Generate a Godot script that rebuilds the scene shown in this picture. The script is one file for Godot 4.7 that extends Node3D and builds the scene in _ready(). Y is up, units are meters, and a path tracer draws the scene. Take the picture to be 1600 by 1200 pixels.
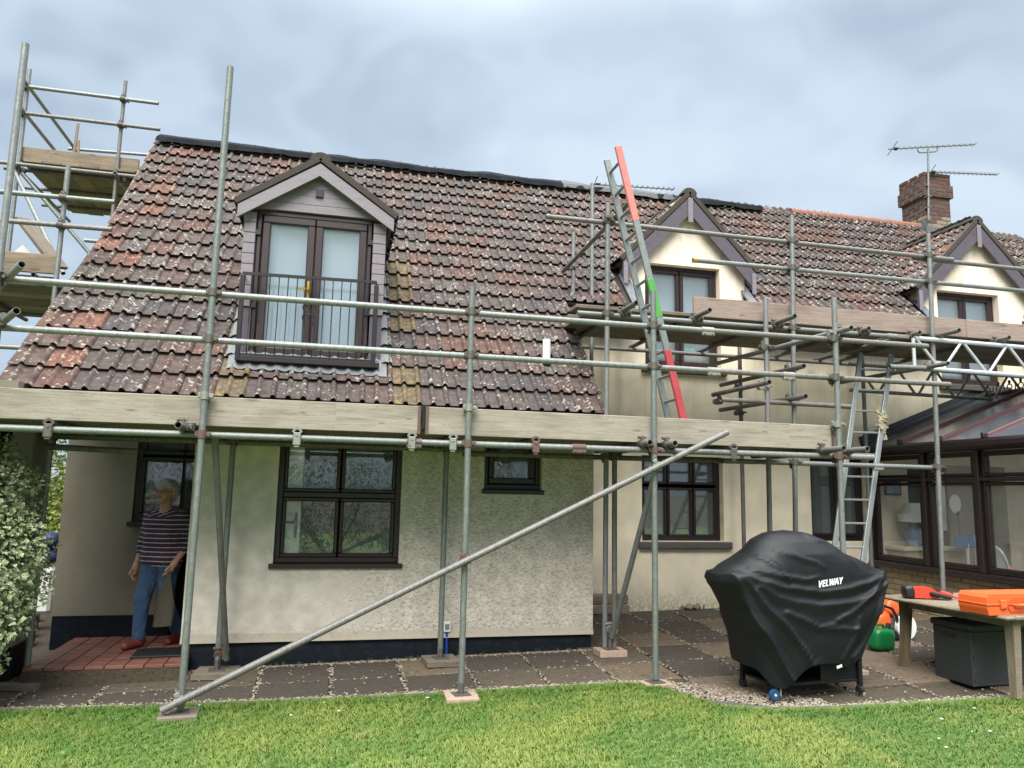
extends Node3D

# ------------------------------------------------------------------ mesh builder
class MB:
	var v := PackedVector3Array()
	var n := PackedVector3Array()
	var u := PackedVector2Array()
	var c := PackedColorArray()
	var col := Color.WHITE
	func tri(a: Vector3, b: Vector3, d: Vector3, na: Vector3, nb: Vector3, nd: Vector3, ua := Vector2.ZERO, ub := Vector2.ZERO, ud := Vector2.ZERO) -> void:
		if (b - a).cross(d - a).dot(na + nb + nd) > 0.0:
			v.append_array([a, d, b]); n.append_array([na, nd, nb]); u.append_array([ua, ud, ub])
		else:
			v.append_array([a, b, d]); n.append_array([na, nb, nd]); u.append_array([ua, ub, ud])
		c.append_array([col, col, col])
	func quad(a: Vector3, b: Vector3, d: Vector3, e: Vector3, nn: Vector3, uv := []) -> void:
		if uv.size() == 4:
			tri(a, b, d, nn, nn, nn, uv[0], uv[1], uv[2]); tri(a, d, e, nn, nn, nn, uv[0], uv[2], uv[3])
		else:
			tri(a, b, d, nn, nn, nn); tri(a, d, e, nn, nn, nn)
	func squad(a: Vector3, b: Vector3, d: Vector3, e: Vector3, na: Vector3, nb: Vector3, nd: Vector3, ne: Vector3, ua := Vector2.ZERO, ub := Vector2.ZERO, ud := Vector2.ZERO, ue := Vector2.ZERO) -> void:
		tri(a, b, d, na, nb, nd, ua, ub, ud); tri(a, d, e, na, nd, ne, ua, ud, ue)
	# chamfered box; t puts the box centre
	func box(t: Transform3D, size: Vector3, ch := 0.0) -> void:
		var h := size * 0.5
		ch = minf(ch, minf(h.x, minf(h.y, h.z)) * 0.9)
		for ax in 3:
			var b1 := (ax + 1) % 3
			var b2 := (ax + 2) % 3
			for s in [-1.0, 1.0]:
				var nn := Vector3.ZERO
				nn[ax] = s
				var p := []
				for q in [[-1, -1], [1, -1], [1, 1], [-1, 1]]:
					var w := Vector3.ZERO
					w[ax] = s * h[ax]; w[b1] = q[0] * (h[b1] - ch); w[b2] = q[1] * (h[b2] - ch)
					p.append(t * w)
				quad(p[0], p[1], p[2], p[3], (t.basis * nn).normalized())
		if ch <= 0.0:
			return
		for ax in 3:
			var b1 := (ax + 1) % 3
			var b2 := (ax + 2) % 3
			for s in [-1.0, 1.0]:
				for r in [-1.0, 1.0]:
					var p := []
					for e in [-1.0, 1.0]:
						var w := Vector3.ZERO
						w[ax] = e * (h[ax] - ch); w[b1] = s * h[b1]; w[b2] = r * (h[b2] - ch)
						p.append(t * w)
						w[b1] = s * (h[b1] - ch); w[b2] = r * h[b2]
						p.append(t * w)
					var nn := Vector3.ZERO
					nn[b1] = s; nn[b2] = r
					quad(p[0], p[1], p[3], p[2], (t.basis * nn).normalized())
		for s in [-1.0, 1.0]:
			for r in [-1.0, 1.0]:
				for e in [-1.0, 1.0]:
					var nn := (t.basis * Vector3(s, r, e)).normalized()
					tri(t * Vector3(s * h.x, r * (h.y - ch), e * (h.z - ch)), t * Vector3(s * (h.x - ch), r * h.y, e * (h.z - ch)), t * Vector3(s * (h.x - ch), r * (h.y - ch), e * h.z), nn, nn, nn)
	func abox(x0: float, x1: float, y0: float, y1: float, z0: float, z1: float, ch := 0.0) -> void:
		box(Transform3D(Basis(), Vector3((x0 + x1) / 2, (y0 + y1) / 2, (z0 + z1) / 2)), Vector3(absf(x1 - x0), absf(y1 - y0), absf(z1 - z0)), ch)
	static func frame(d: Vector3) -> Basis:
		var y := d.normalized()
		var x := y.cross(Vector3.UP if absf(y.y) < 0.9 else Vector3.RIGHT).normalized()
		return Basis(x, y, x.cross(y))
	# bar of rectangular section between two points (w across, h along the "up" hint)
	func bar(a: Vector3, b: Vector3, w: float, h: float, up := Vector3.UP, ch := 0.0) -> void:
		var z := (b - a).normalized()
		var x := up.cross(z).normalized()
		box(Transform3D(Basis(x, z.cross(x), z), (a + b) / 2), Vector3(w, h, a.distance_to(b)), ch)
	func tube(a: Vector3, b: Vector3, ra: float, rb: float, seg := 10, hollow := 0.0) -> void:
		var f := frame(b - a)
		var ring := []
		for i in seg + 1:
			ring.append(f * Vector3(cos(TAU * i / seg), 0, sin(TAU * i / seg)))
		for i in seg:
			var p: Vector3 = ring[i]
			var q: Vector3 = ring[i + 1]
			var l := a.distance_to(b)
			squad(a + p * ra, a + q * ra, b + q * rb, b + p * rb, p, q, q, p, Vector2(float(i) / seg, 0), Vector2((i + 1.0) / seg, 0), Vector2((i + 1.0) / seg, l), Vector2(float(i) / seg, l))
			for e in [[a, ra, -f.y], [b, rb, f.y]]:
				var o: Vector3 = e[0]
				var r: float = e[1]
				var nn: Vector3 = e[2]
				if hollow > 0.0:
					quad(o + p * r, o + q * r, o + q * r * hollow, o + p * r * hollow, nn)
					var o2 := o - nn * minf(0.14, l * 0.45)
					squad(o + p * r * hollow, o + q * r * hollow, o2 + q * r * hollow, o2 + p * r * hollow, -p, -q, -q, -p)
				else:
					tri(o, o + p * r, o + q * r, nn, nn, nn)
	func path(pts: Array, r: float, seg := 6) -> void:
		for i in pts.size() - 1:
			tube(pts[i], pts[i + 1], r, r, seg)
	func ball(o: Vector3, r: Vector3, rows := 8, cols := 12) -> void:
		for i in rows:
			for j in cols:
				var q := []
				for e in [[i, j], [i + 1, j], [i + 1, j + 1], [i, j + 1]]:
					var th: float = PI * e[0] / rows
					var ph: float = TAU * e[1] / cols
					q.append(Vector3(sin(th) * cos(ph), cos(th), sin(th) * sin(ph)))
				squad(o + q[0] * r, o + q[1] * r, o + q[2] * r, o + q[3] * r, (q[0] / r).normalized(), (q[1] / r).normalized(), (q[2] / r).normalized(), (q[3] / r).normalized())
	# rounded block
	func pillow(t: Transform3D, size: Vector3, n := 5.0, rows := 14, cols := 20) -> void:
		var h := size * 0.5
		var g := []
		for i in rows + 1:
			var row := []
			for j in cols + 1:
				var th := PI * i / rows
				var ph := TAU * j / cols
				var d := Vector3(sin(th) * cos(ph), cos(th), sin(th) * sin(ph))
				var q := pow(pow(absf(d.x), n) + pow(absf(d.y), n) + pow(absf(d.z), n), -1.0 / n)
				var p := d * q
				var m := Vector3(signf(p.x) * pow(absf(p.x), n - 1) / h.x, signf(p.y) * pow(absf(p.y), n - 1) / h.y, signf(p.z) * pow(absf(p.z), n - 1) / h.z)
				row.append([t * (p * h), (t.basis * m).normalized()])
			g.append(row)
		for i in rows:
			for j in cols:
				var a: Array = g[i][j]
				var b: Array = g[i + 1][j]
				var d: Array = g[i + 1][j + 1]
				var e: Array = g[i][j + 1]
				squad(a[0], b[0], d[0], e[0], a[1], b[1], d[1], e[1])
	# polygon in the x-y plane (counter-clockwise), extruded from z0 back to z1
	func prism(pts: PackedVector2Array, z0: float, z1: float, t := Transform3D()) -> void:
		var idx := Geometry2D.triangulate_polygon(pts)
		for i in range(0, idx.size(), 3):
			for e in [[z0, signf(z0 - z1)], [z1, signf(z1 - z0)]]:
				var z: float = e[0]
				var nn: Vector3 = (t.basis * Vector3(0, 0, e[1])).normalized()
				var q := []
				for k in 3:
					q.append(pts[idx[i + k]])
				tri(t * Vector3(q[0].x, q[0].y, z), t * Vector3(q[1].x, q[1].y, z), t * Vector3(q[2].x, q[2].y, z), nn, nn, nn, q[0], q[1], q[2])
		var area := 0.0
		for i in pts.size():
			area += pts[i].cross(pts[(i + 1) % pts.size()])
		for i in pts.size():
			var p := pts[i]
			var q := pts[(i + 1) % pts.size()]
			var d := (q - p).normalized() * signf(area)
			quad(t * Vector3(p.x, p.y, z0), t * Vector3(q.x, q.y, z0), t * Vector3(q.x, q.y, z1), t * Vector3(p.x, p.y, z1), (t.basis * Vector3(d.y, -d.x, 0)).normalized())
	func mesh(colors := false) -> ArrayMesh:
		var a := []
		a.resize(Mesh.ARRAY_MAX)
		a[Mesh.ARRAY_VERTEX] = v; a[Mesh.ARRAY_NORMAL] = n; a[Mesh.ARRAY_TEX_UV] = u
		if colors:
			a[Mesh.ARRAY_COLOR] = c
		var m := ArrayMesh.new()
		m.add_surface_from_arrays(Mesh.PRIMITIVE_TRIANGLES, a)
		return m

# ------------------------------------------------------------------ nodes
var counts := {}
var locals := {}
var M := {}
var rng := RandomNumberGenerator.new()

func numbered(parent: Node, called: String) -> String:
	var key := str(parent.get_instance_id()) + called
	var k: int = counts.get(key, 0)
	counts[key] = k + 1
	return called if k == 0 else "%s_%03d" % [called, k]

func tag(o: Node, label: String, category: String, group := "") -> void:
	o.set_meta("label", label); o.set_meta("category", category)
	if group:
		o.set_meta("group", group)

func thing(called: String, label: String, category: String, at := Vector3.ZERO, group := "", turn := 0.0) -> Node3D:
	var o := Node3D.new()
	o.name = numbered(self, called)
	add_child(o)
	o.position = at
	o.rotation.y = turn
	if turn != 0.0:
		locals[o] = true
	tag(o, label, category, group)
	return o

# a part; its mesh is in world coordinates, or in the thing's own when that is turned
func part(parent: Node, called: String, mesh: Mesh, m: Material, xf := Transform3D()) -> MeshInstance3D:
	var o := MeshInstance3D.new()
	o.name = numbered(parent, called)
	o.mesh = mesh
	o.material_override = m
	if parent != self and parent.get_parent() == self and not locals.has(parent) and not parent is MeshInstance3D:
		xf.origin -= parent.position
	o.transform = xf
	parent.add_child(o)
	return o

func struct(called: String, mesh: Mesh, m: Material) -> MeshInstance3D:
	var o := part(self, called, mesh, m)
	o.set_meta("kind", "structure")
	return o

func multi(parent: Node, called: String, mesh: Mesh, m: Material, xs: Array, cols := []) -> MultiMeshInstance3D:
	var mm := MultiMesh.new()
	mm.transform_format = MultiMesh.TRANSFORM_3D
	mm.use_colors = cols.size() > 0
	mm.mesh = mesh
	mm.instance_count = xs.size()
	for i in xs.size():
		mm.set_instance_transform(i, xs[i])
		if cols.size():
			mm.set_instance_color(i, cols[i])
	var o := MultiMeshInstance3D.new()
	o.name = numbered(parent, called)
	o.multimesh = mm
	o.material_override = m
	if parent != self and parent.get_parent() == self and not locals.has(parent):
		o.position = -parent.position
	parent.add_child(o)
	o.set_meta("kind", "stuff")
	return o

# ------------------------------------------------------------------ materials
func c8(r: int, g: int, b: int) -> Color:
	return Color8(r, g, b)

func noise(freq: float, oct := 4, s := 1, kind := FastNoiseLite.TYPE_SIMPLEX_SMOOTH) -> FastNoiseLite:
	var f := FastNoiseLite.new()
	f.seed = s; f.frequency = freq; f.noise_type = kind; f.fractal_octaves = oct
	f.fractal_type = FastNoiseLite.FRACTAL_FBM if oct > 1 else FastNoiseLite.FRACTAL_NONE
	return f

func ntex(freq: float, oct: int, s: int, cols: Array, size := 256, kind := FastNoiseLite.TYPE_SIMPLEX_SMOOTH) -> NoiseTexture2D:
	var t := NoiseTexture2D.new()
	t.width = size; t.height = size; t.seamless = true
	t.noise = noise(freq, oct, s, kind)
	var g := Gradient.new()
	var off := PackedFloat32Array()
	var cc := PackedColorArray()
	for i in cols.size():
		off.append(float(i) / maxf(1.0, cols.size() - 1)); cc.append(cols[i])
	g.offsets = off; g.colors = cc
	t.color_ramp = g
	return t

func mat(called: String, col: Color, rough := 0.8, metal := 0.0) -> StandardMaterial3D:
	var m := StandardMaterial3D.new()
	m.resource_name = called
	m.albedo_color = col; m.roughness = rough; m.metallic = metal
	M[called] = m
	return m

# colour varied by a noise between the given tones, laid by world position
func nmat(called: String, cols: Array, freq: float, scale: Vector3, rough := 0.8, metal := 0.0, bump := 0.0, s := 1, size := 256, oct := 4) -> StandardMaterial3D:
	var m := mat(called, Color.WHITE, rough, metal)
	m.albedo_texture = ntex(freq, oct, s, cols, size)
	m.uv1_triplanar = true; m.uv1_world_triplanar = true; m.uv1_scale = scale
	if bump != 0.0:
		m.heightmap_enabled = true
		var key := "bump_%d" % (0 if freq < 0.016 else (1 if freq < 0.026 else 2))
		if not bumps.has(key):
			bumps[key] = ntex([0.026, 0.045, 0.07][int(key.right(1))], 5, s + 50, [Color.BLACK, Color.WHITE], 512)
		m.heightmap_texture = bumps[key]
		m.heightmap_scale = bump
	return m

var bumps := {}

func glass(called: String, alpha := 0.04) -> void:
	var m := mat(called, Color(0.75, 0.82, 0.82, alpha), 0.02)
	m.transparency = BaseMaterial3D.TRANSPARENCY_ALPHA
	m.metallic_specular = 0.5

func materials() -> void:
	nmat("tube", [c8(120, 128, 128), c8(146, 155, 153), c8(152, 160, 157), c8(166, 174, 170), c8(134, 150, 142), c8(150, 157, 155)], 0.02, Vector3(2.2, 0.9, 2.2), 0.5, 0.35, 0.15, 3)
	nmat("tube_b", [c8(112, 116, 114), c8(140, 145, 142), c8(150, 154, 150), c8(128, 124, 116), c8(146, 150, 146)], 0.03, Vector3(2.6, 1.3, 2.6), 0.55, 0.3, 0.15, 73)
	nmat("tube_c", [c8(118, 130, 124), c8(148, 160, 152), c8(132, 146, 138), c8(164, 172, 166), c8(116, 112, 104)], 0.03, Vector3(1.8, 1.0, 1.8), 0.5, 0.35, 0.15, 74)
	nmat("tube_old", [c8(88, 84, 80), c8(112, 110, 106), c8(128, 126, 120), c8(104, 92, 82)], 0.02, Vector3(2.0, 1.2, 2.0), 0.65, 0.2, 0.15, 4)
	nmat("coupler", [c8(74, 74, 72), c8(112, 111, 108), c8(104, 92, 82), c8(92, 92, 90)], 0.03, Vector3(6, 6, 6), 0.6, 0.35, 0.1, 5)
	nmat("coupler_rust", [c8(92, 74, 66), c8(124, 102, 92), c8(112, 88, 78), c8(132, 116, 106)], 0.03, Vector3(6, 6, 6), 0.75, 0.1, 0.1, 6)
	nmat("coupler_zinc", [c8(150, 150, 142), c8(176, 176, 166), c8(140, 142, 136)], 0.03, Vector3(6, 6, 6), 0.45, 0.4, 0.1, 7)
	wood("board", c8(202, 193, 178), c8(136, 126, 112), 8)
	wood("board_pink", c8(208, 188, 177), c8(142, 120, 108), 9)
	wood("board_grey", c8(150, 140, 124), c8(92, 82, 70), 10)
	wood("board_tan", c8(182, 164, 142), c8(116, 100, 82), 11)
	nmat("plate", [c8(168, 140, 122), c8(204, 178, 158), c8(184, 156, 138)], 0.02, Vector3(3, 3, 3), 0.9, 0.0, 0.1, 12)
	nmat("cream", [c8(186, 172, 152), c8(222, 208, 192), c8(227, 214, 199), c8(218, 203, 186), c8(229, 216, 201)], 0.011, Vector3(0.8, 0.35, 0.8), 0.92, 0.0, 0.05, 13, 512, 5)
	nmat("cream_in", [c8(206, 198, 174), c8(218, 211, 188)], 0.01, Vector3(0.5, 0.5, 0.5), 0.9, 0.0, 0.0, 14)
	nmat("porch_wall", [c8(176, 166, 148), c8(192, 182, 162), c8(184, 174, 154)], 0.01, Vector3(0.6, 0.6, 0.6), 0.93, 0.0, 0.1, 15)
	nmat("plinth", [c8(14, 20, 27), c8(24, 31, 39), c8(18, 25, 33), c8(30, 36, 43), c8(22, 28, 36)], 0.02, Vector3(1.2, 1.6, 1.2), 0.6, 0.0, 0.06, 16)
	M["plinth"].metallic_specular = 0.3
	nmat("bell", [c8(138, 131, 117), c8(164, 156, 141), c8(150, 143, 129)], 0.02, Vector3(1.2, 1.2, 1.2), 0.95, 0.0, 0.1, 75)
	mat("brown", c8(54, 35, 36), 0.42)
	mat("brown_dark", c8(32, 23, 25), 0.42)
	nmat("lilac", [c8(120, 113, 121), c8(136, 128, 136), c8(128, 121, 129)], 0.02, Vector3(0.7, 5, 3), 0.55, 0.0, 0.05, 17)
	nmat("barge", [c8(84, 76, 88), c8(98, 90, 102), c8(90, 82, 94)], 0.02, Vector3(1.2, 2, 2), 0.6, 0.0, 0.05, 18)
	mat("rail_black", c8(22, 24, 26), 0.45, 0.2)
	mat("brass", c8(196, 160, 66), 0.3, 0.8)
	nmat("lead", [c8(116, 122, 128), c8(150, 156, 160), c8(134, 140, 146)], 0.02, Vector3(3, 3, 3), 0.55, 0.1, 0.1, 19)
	nmat("moss", [c8(60, 56, 52), c8(92, 86, 78), c8(76, 70, 64), c8(124, 116, 104)], 0.04, Vector3(4, 4, 4), 0.95, 0.0, 0.8, 20)
	nmat("mortar", [c8(150, 138, 118), c8(176, 164, 142), c8(120, 110, 96)], 0.03, Vector3(4, 4, 4), 0.95, 0.0, 0.6, 21)
	nmat("membrane", [c8(10, 14, 18), c8(18, 24, 29), c8(14, 19, 23)], 0.015, Vector3(0.8, 3, 3), 0.85, 0.0, 0.3, 22)
	M["membrane"].metallic_specular = 0.2
	nmat("plastic_grey", [c8(34, 40, 43), c8(66, 73, 76), c8(46, 53, 56)], 0.03, Vector3(1.2, 4, 4), 0.6, 0.0, 0.6, 23)
	nmat("ridge_red", [c8(134, 88, 70), c8(160, 108, 88), c8(146, 98, 78), c8(120, 90, 76)], 0.03, Vector3(3, 3, 3), 0.9, 0.0, 0.2, 24)
	for i in 4:
		nmat("chimney_brick_%d" % i, [[c8(94, 68, 62), c8(116, 86, 78)], [c8(102, 70, 62), c8(124, 88, 78)], [c8(86, 68, 65), c8(104, 84, 80)], [c8(106, 82, 74), c8(126, 102, 93)]][i], 0.03, Vector3(6, 6, 6), 0.92, 0.0, 0.4, 30 + i)
		nmat("wall_brick_%d" % i, [[c8(166, 148, 116), c8(188, 170, 136)], [c8(174, 156, 122), c8(196, 180, 146)], [c8(152, 138, 110), c8(174, 158, 128)], [c8(182, 166, 136), c8(204, 188, 156)]][i], 0.03, Vector3(6, 6, 6), 0.92, 0.0, 0.4, 36 + i)
		nmat("slab_%d" % i, [[c8(62, 56, 50), c8(96, 88, 78), c8(76, 70, 62)], [c8(70, 62, 53), c8(110, 99, 85), c8(86, 77, 67)], [c8(58, 53, 47), c8(84, 77, 69), c8(70, 64, 57)], [c8(78, 70, 60), c8(122, 111, 95), c8(94, 85, 74)]][i], 0.014, Vector3(1.3, 1.3, 1.7), 0.88, 0.0, 0.5, 42 + i, 512, 5)
		nmat("quarry_%d" % i, [[c8(126, 82, 68), c8(142, 95, 80)], [c8(132, 87, 72), c8(150, 101, 84)], [c8(118, 77, 64), c8(136, 90, 76)], [c8(130, 88, 75), c8(146, 101, 86)]][i], 0.02, Vector3(3, 3, 3), 0.5, 0.0, 0.05, 50 + i)
	mat("pointing", c8(132, 120, 104), 0.95)
	mat("grout", c8(62, 44, 38), 0.95)
	mat("chimney_mortar", c8(98, 84, 76), 0.95)
	nmat("alu_bright", [c8(168, 173, 174), c8(200, 204, 204), c8(186, 190, 190)], 0.03, Vector3(3, 1.5, 3), 0.4, 0.4, 0.05, 76)
	nmat("soil", [c8(58, 50, 40), c8(92, 82, 66), c8(74, 66, 52)], 0.03, Vector3(2, 2, 2), 0.97, 0.0, 0.8, 58)
	nmat("edging", [c8(78, 76, 74), c8(104, 102, 98), c8(90, 88, 85)], 0.03, Vector3(2, 2, 2), 0.92, 0.0, 0.4, 59)
	nmat("lawn", [c8(70, 92, 38), c8(98, 122, 52), c8(84, 108, 44), c8(112, 128, 60)], 0.02, Vector3(1.6, 1.6, 1.6), 0.98, 0.0, 0.4, 60)
	var g := mat("grass", Color.WHITE, 0.7)
	g.vertex_color_use_as_albedo = true
	g.backlight_enabled = true; g.backlight = Color(0.45, 0.45, 0.45)
	var lf := mat("leaf", Color.WHITE, 0.55)
	lf.vertex_color_use_as_albedo = true
	lf.backlight_enabled = true; lf.backlight = Color(0.35, 0.35, 0.35)
	var pb := mat("pebble", Color.WHITE, 0.9)
	pb.vertex_color_use_as_albedo = true
	nmat("bark", [c8(52, 44, 36), c8(84, 74, 60)], 0.03, Vector3(4, 2, 4), 0.95, 0.0, 0.6, 61)
	glass("pane"); glass("pane_dark", 0.06)
	mat("white_plastic", c8(214, 216, 214), 0.4)
	mat("black_plastic", c8(26, 27, 29), 0.5)
	mat("dark_room", c8(56, 54, 50), 0.95)
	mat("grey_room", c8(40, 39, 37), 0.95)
	mat("curtain", c8(150, 169, 190), 0.9)  # blue-grey puts the reflected sky into the colour
	nmat("alu", [c8(140, 146, 146), c8(172, 178, 176), c8(156, 162, 160)], 0.03, Vector3(3, 1.5, 3), 0.42, 0.6, 0.05, 62)
	nmat("red_paint", [c8(186, 64, 74), c8(206, 80, 90), c8(180, 74, 80)], 0.04, Vector3(3, 3, 3), 0.5, 0.0, 0.05, 63)
	nmat("red_faded", [c8(176, 84, 82), c8(206, 112, 108), c8(190, 120, 114), c8(200, 96, 92)], 0.03, Vector3(6, 1.5, 6), 0.6, 0.0, 0.05, 63)
	mat("green_paint", c8(70, 142, 64), 0.6)
	nmat("rag", [c8(176, 164, 134), c8(216, 206, 178)], 0.05, Vector3(8, 8, 8), 0.98, 0.0, 1.0, 64)
	nmat("cover", [c8(25, 29, 35), c8(34, 38, 45), c8(29, 33, 40)], 0.02, Vector3(2, 2, 2), 0.52, 0.0, 0.08, 65, 512, 5)
	M["cover"].metallic_specular = 0.4
	mat("logo_white", c8(226, 228, 228), 0.6)
	mat("dark_metal", c8(20, 21, 23), 0.5, 0.3)
	mat("grey_panel", c8(128, 128, 122), 0.5, 0.2)
	mat("rubber", c8(24, 24, 25), 0.8)
	mat("blue_cap", c8(30, 66, 106), 0.4)
	wood("teak", c8(176, 164, 140), c8(112, 100, 82), 66, 2)
	nmat("teak_dark", [c8(78, 68, 50), c8(112, 98, 76)], 0.012, Vector3(8, 0.7, 8), 0.85, 0.0, 0.1, 67)
	nmat("storage", [c8(46, 52, 52), c8(60, 66, 65), c8(52, 58, 58)], 0.012, Vector3(0.7, 12, 0.7), 0.6, 0.0, 0.25, 68)
	mat("orange", c8(232, 102, 48), 0.42)
	mat("orange_dark", c8(196, 78, 36), 0.45)
	mat("tool_red", c8(206, 62, 42), 0.42)
	mat("green_can", c8(16, 106, 56), 0.35)
	nmat("denim", [c8(40, 62, 94), c8(66, 92, 126), c8(52, 78, 112)], 0.03, Vector3(5, 2, 5), 0.9, 0.0, 0.0, 77)
	mat("skin", c8(206, 158, 136), 0.6)
	nmat("hair", [c8(160, 160, 158), c8(206, 206, 204)], 0.05, Vector3(10, 20, 10), 0.7, 0.0, 0.6, 69)
	mat("shoe", c8(112, 44, 34), 0.6)
	mat("canvas", c8(104, 96, 80), 0.9)
	mat("lens_rim", c8(96, 34, 32), 0.4)
	var st := Image.create(8, 128, false, Image.FORMAT_RGB8)
	for y in 128:
		for x in 8:
			st.set_pixel(x, y, c8(196, 184, 192) if y % 32 < 7 else c8(72, 50, 72))
	var sh := mat("stripes", Color.WHITE, 0.9)
	sh.albedo_texture = ImageTexture.create_from_image(st)
	sh.uv1_triplanar = true; sh.uv1_world_triplanar = true; sh.uv1_scale = Vector3(6.0, 6.0, 6.0); sh.uv1_triplanar_sharpness = 30.0
	var rp := mat("roof_panel", Color(0.38, 0.41, 0.45, 0.45), 0.22)
	rp.transparency = BaseMaterial3D.TRANSPARENCY_ALPHA
	mat("roof_bar", c8(92, 58, 62), 0.5)
	mat("blue_picture", c8(52, 104, 160), 0.6)
	mat("shade", c8(220, 222, 214), 0.9)
	M["shade"].backlight_enabled = true
	M["shade"].backlight = Color(0.4, 0.4, 0.38)
	nmat("vase", [c8(206, 210, 212), c8(196, 202, 206), c8(52, 86, 138), c8(206, 210, 212), c8(66, 96, 132)], 0.05, Vector3(9, 9, 9), 0.3, 0.0, 0.0, 71)
	nmat("cushion", [c8(196, 60, 70), c8(216, 200, 190)], 0.06, Vector3(6, 6, 6), 0.9, 0.0, 0.0, 72)
	mat("blue_sack", c8(36, 48, 92), 0.7)
	mat("blue_pipe", c8(28, 62, 150), 0.45)
	mat("teal", c8(34, 140, 118), 0.8)
	mat("cardboard", c8(128, 98, 68), 0.9)
	mat("white_sheet", c8(196, 196, 194), 0.6)
	tile_textures()
	wall_texture()
	main_wall_texture()
	# base values, measured against the walls: linear factors on the computed colours
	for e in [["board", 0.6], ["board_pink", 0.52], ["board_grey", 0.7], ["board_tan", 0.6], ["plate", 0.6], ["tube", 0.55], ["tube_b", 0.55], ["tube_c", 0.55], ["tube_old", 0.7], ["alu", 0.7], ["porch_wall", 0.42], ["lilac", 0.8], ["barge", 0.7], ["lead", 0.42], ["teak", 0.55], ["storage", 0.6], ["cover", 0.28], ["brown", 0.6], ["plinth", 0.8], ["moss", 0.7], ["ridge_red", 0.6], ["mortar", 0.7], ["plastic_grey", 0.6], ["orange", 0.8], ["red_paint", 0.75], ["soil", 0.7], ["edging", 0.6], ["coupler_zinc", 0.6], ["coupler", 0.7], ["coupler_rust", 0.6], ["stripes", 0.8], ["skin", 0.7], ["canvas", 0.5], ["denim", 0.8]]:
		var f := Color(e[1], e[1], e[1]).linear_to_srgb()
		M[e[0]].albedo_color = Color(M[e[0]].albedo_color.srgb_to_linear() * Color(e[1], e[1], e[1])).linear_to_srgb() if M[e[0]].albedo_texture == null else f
	for e in ["tube", "tube_b", "tube_c"]:
		M[e].albedo_color = (M[e].albedo_color.srgb_to_linear() * Color(1.05, 0.97, 1.0)).linear_to_srgb()
	for e in ["stripes", "denim"]:
		M[e].heightmap_enabled = true
		M[e].heightmap_texture = ntex(0.012, 3, 150, [Color.BLACK, Color.WHITE])
		M[e].heightmap_scale = 2.0
	for k in 8:
		M["tile_%d" % k].albedo_color = Color(0.5, 0.5, 0.5).linear_to_srgb()
	for k in 4:
		M["slab_%d" % k].albedo_color = [Color(0.49, 0.48, 0.46), Color(0.54, 0.52, 0.49), Color(0.59, 0.56, 0.52), Color(0.68, 0.63, 0.57)][k].linear_to_srgb()
		M["chimney_brick_%d" % k].albedo_color = Color(0.65, 0.65, 0.65).linear_to_srgb()
		M["wall_brick_%d" % k].albedo_color = Color(1.0, 1.0, 1.0).linear_to_srgb()
		M["quarry_%d" % k].albedo_color = Color(0.7, 0.7, 0.7).linear_to_srgb()

# sawn board: fibres along x, knots, splits and stains; 4 m by 0.25 m
func wood(called: String, light: Color, dark: Color, sd: int, knots := 9) -> void:
	var w := 1024
	var h := 96
	var n1 := noise(0.02, 3, sd)
	var n2 := noise(0.05, 2, sd + 1)
	var r := RandomNumberGenerator.new()
	r.seed = sd
	var ks := []
	for k in knots:
		ks.append(Vector3(r.randf() * w, r.randf() * h, r.randf_range(2.0, 4.5)))
	var img := Image.create(w, h, false, Image.FORMAT_RGB8)
	for y in h:
		for x in w:
			var yy := float(y)
			var kn := 0.0
			for k in ks:
				var dx: float = (x - k.x) * 0.32
				var dy: float = y - k.y
				var d := sqrt(dx * dx + dy * dy)
				if d < 26.0:
					yy += signf(dy) * 7.0 * exp(-d / 7.0)
					kn = maxf(kn, clampf(1.3 - d / k.z, 0.0, 1.0))
			var g := n1.get_noise_2d(x * 0.35, yy * 9.0) * 0.55 + n1.get_noise_2d(x * 1.3, yy * 22.0 + 300.0) * 0.3
			var stain := n2.get_noise_2d(x * 0.12, y * 0.25)
			var f := clampf(0.36 + g * 0.55 + maxf(0.0, stain) * 0.5 + kn * 0.7, 0.0, 1.0)
			var split := n1.get_noise_2d(x * 0.16 + 900.0, yy * 5.0)
			if absf(split - 0.2) < 0.012:
				f = minf(1.0, f + 0.45)
			img.set_pixel(x, y, light.lerp(dark, f))
	var m := mat(called, Color.WHITE, 0.88)
	m.albedo_texture = ImageTexture.create_from_image(img)
	m.uv1_triplanar = true; m.uv1_world_triplanar = true; m.uv1_scale = Vector3(0.25, 3.3, 3.3)

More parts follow.
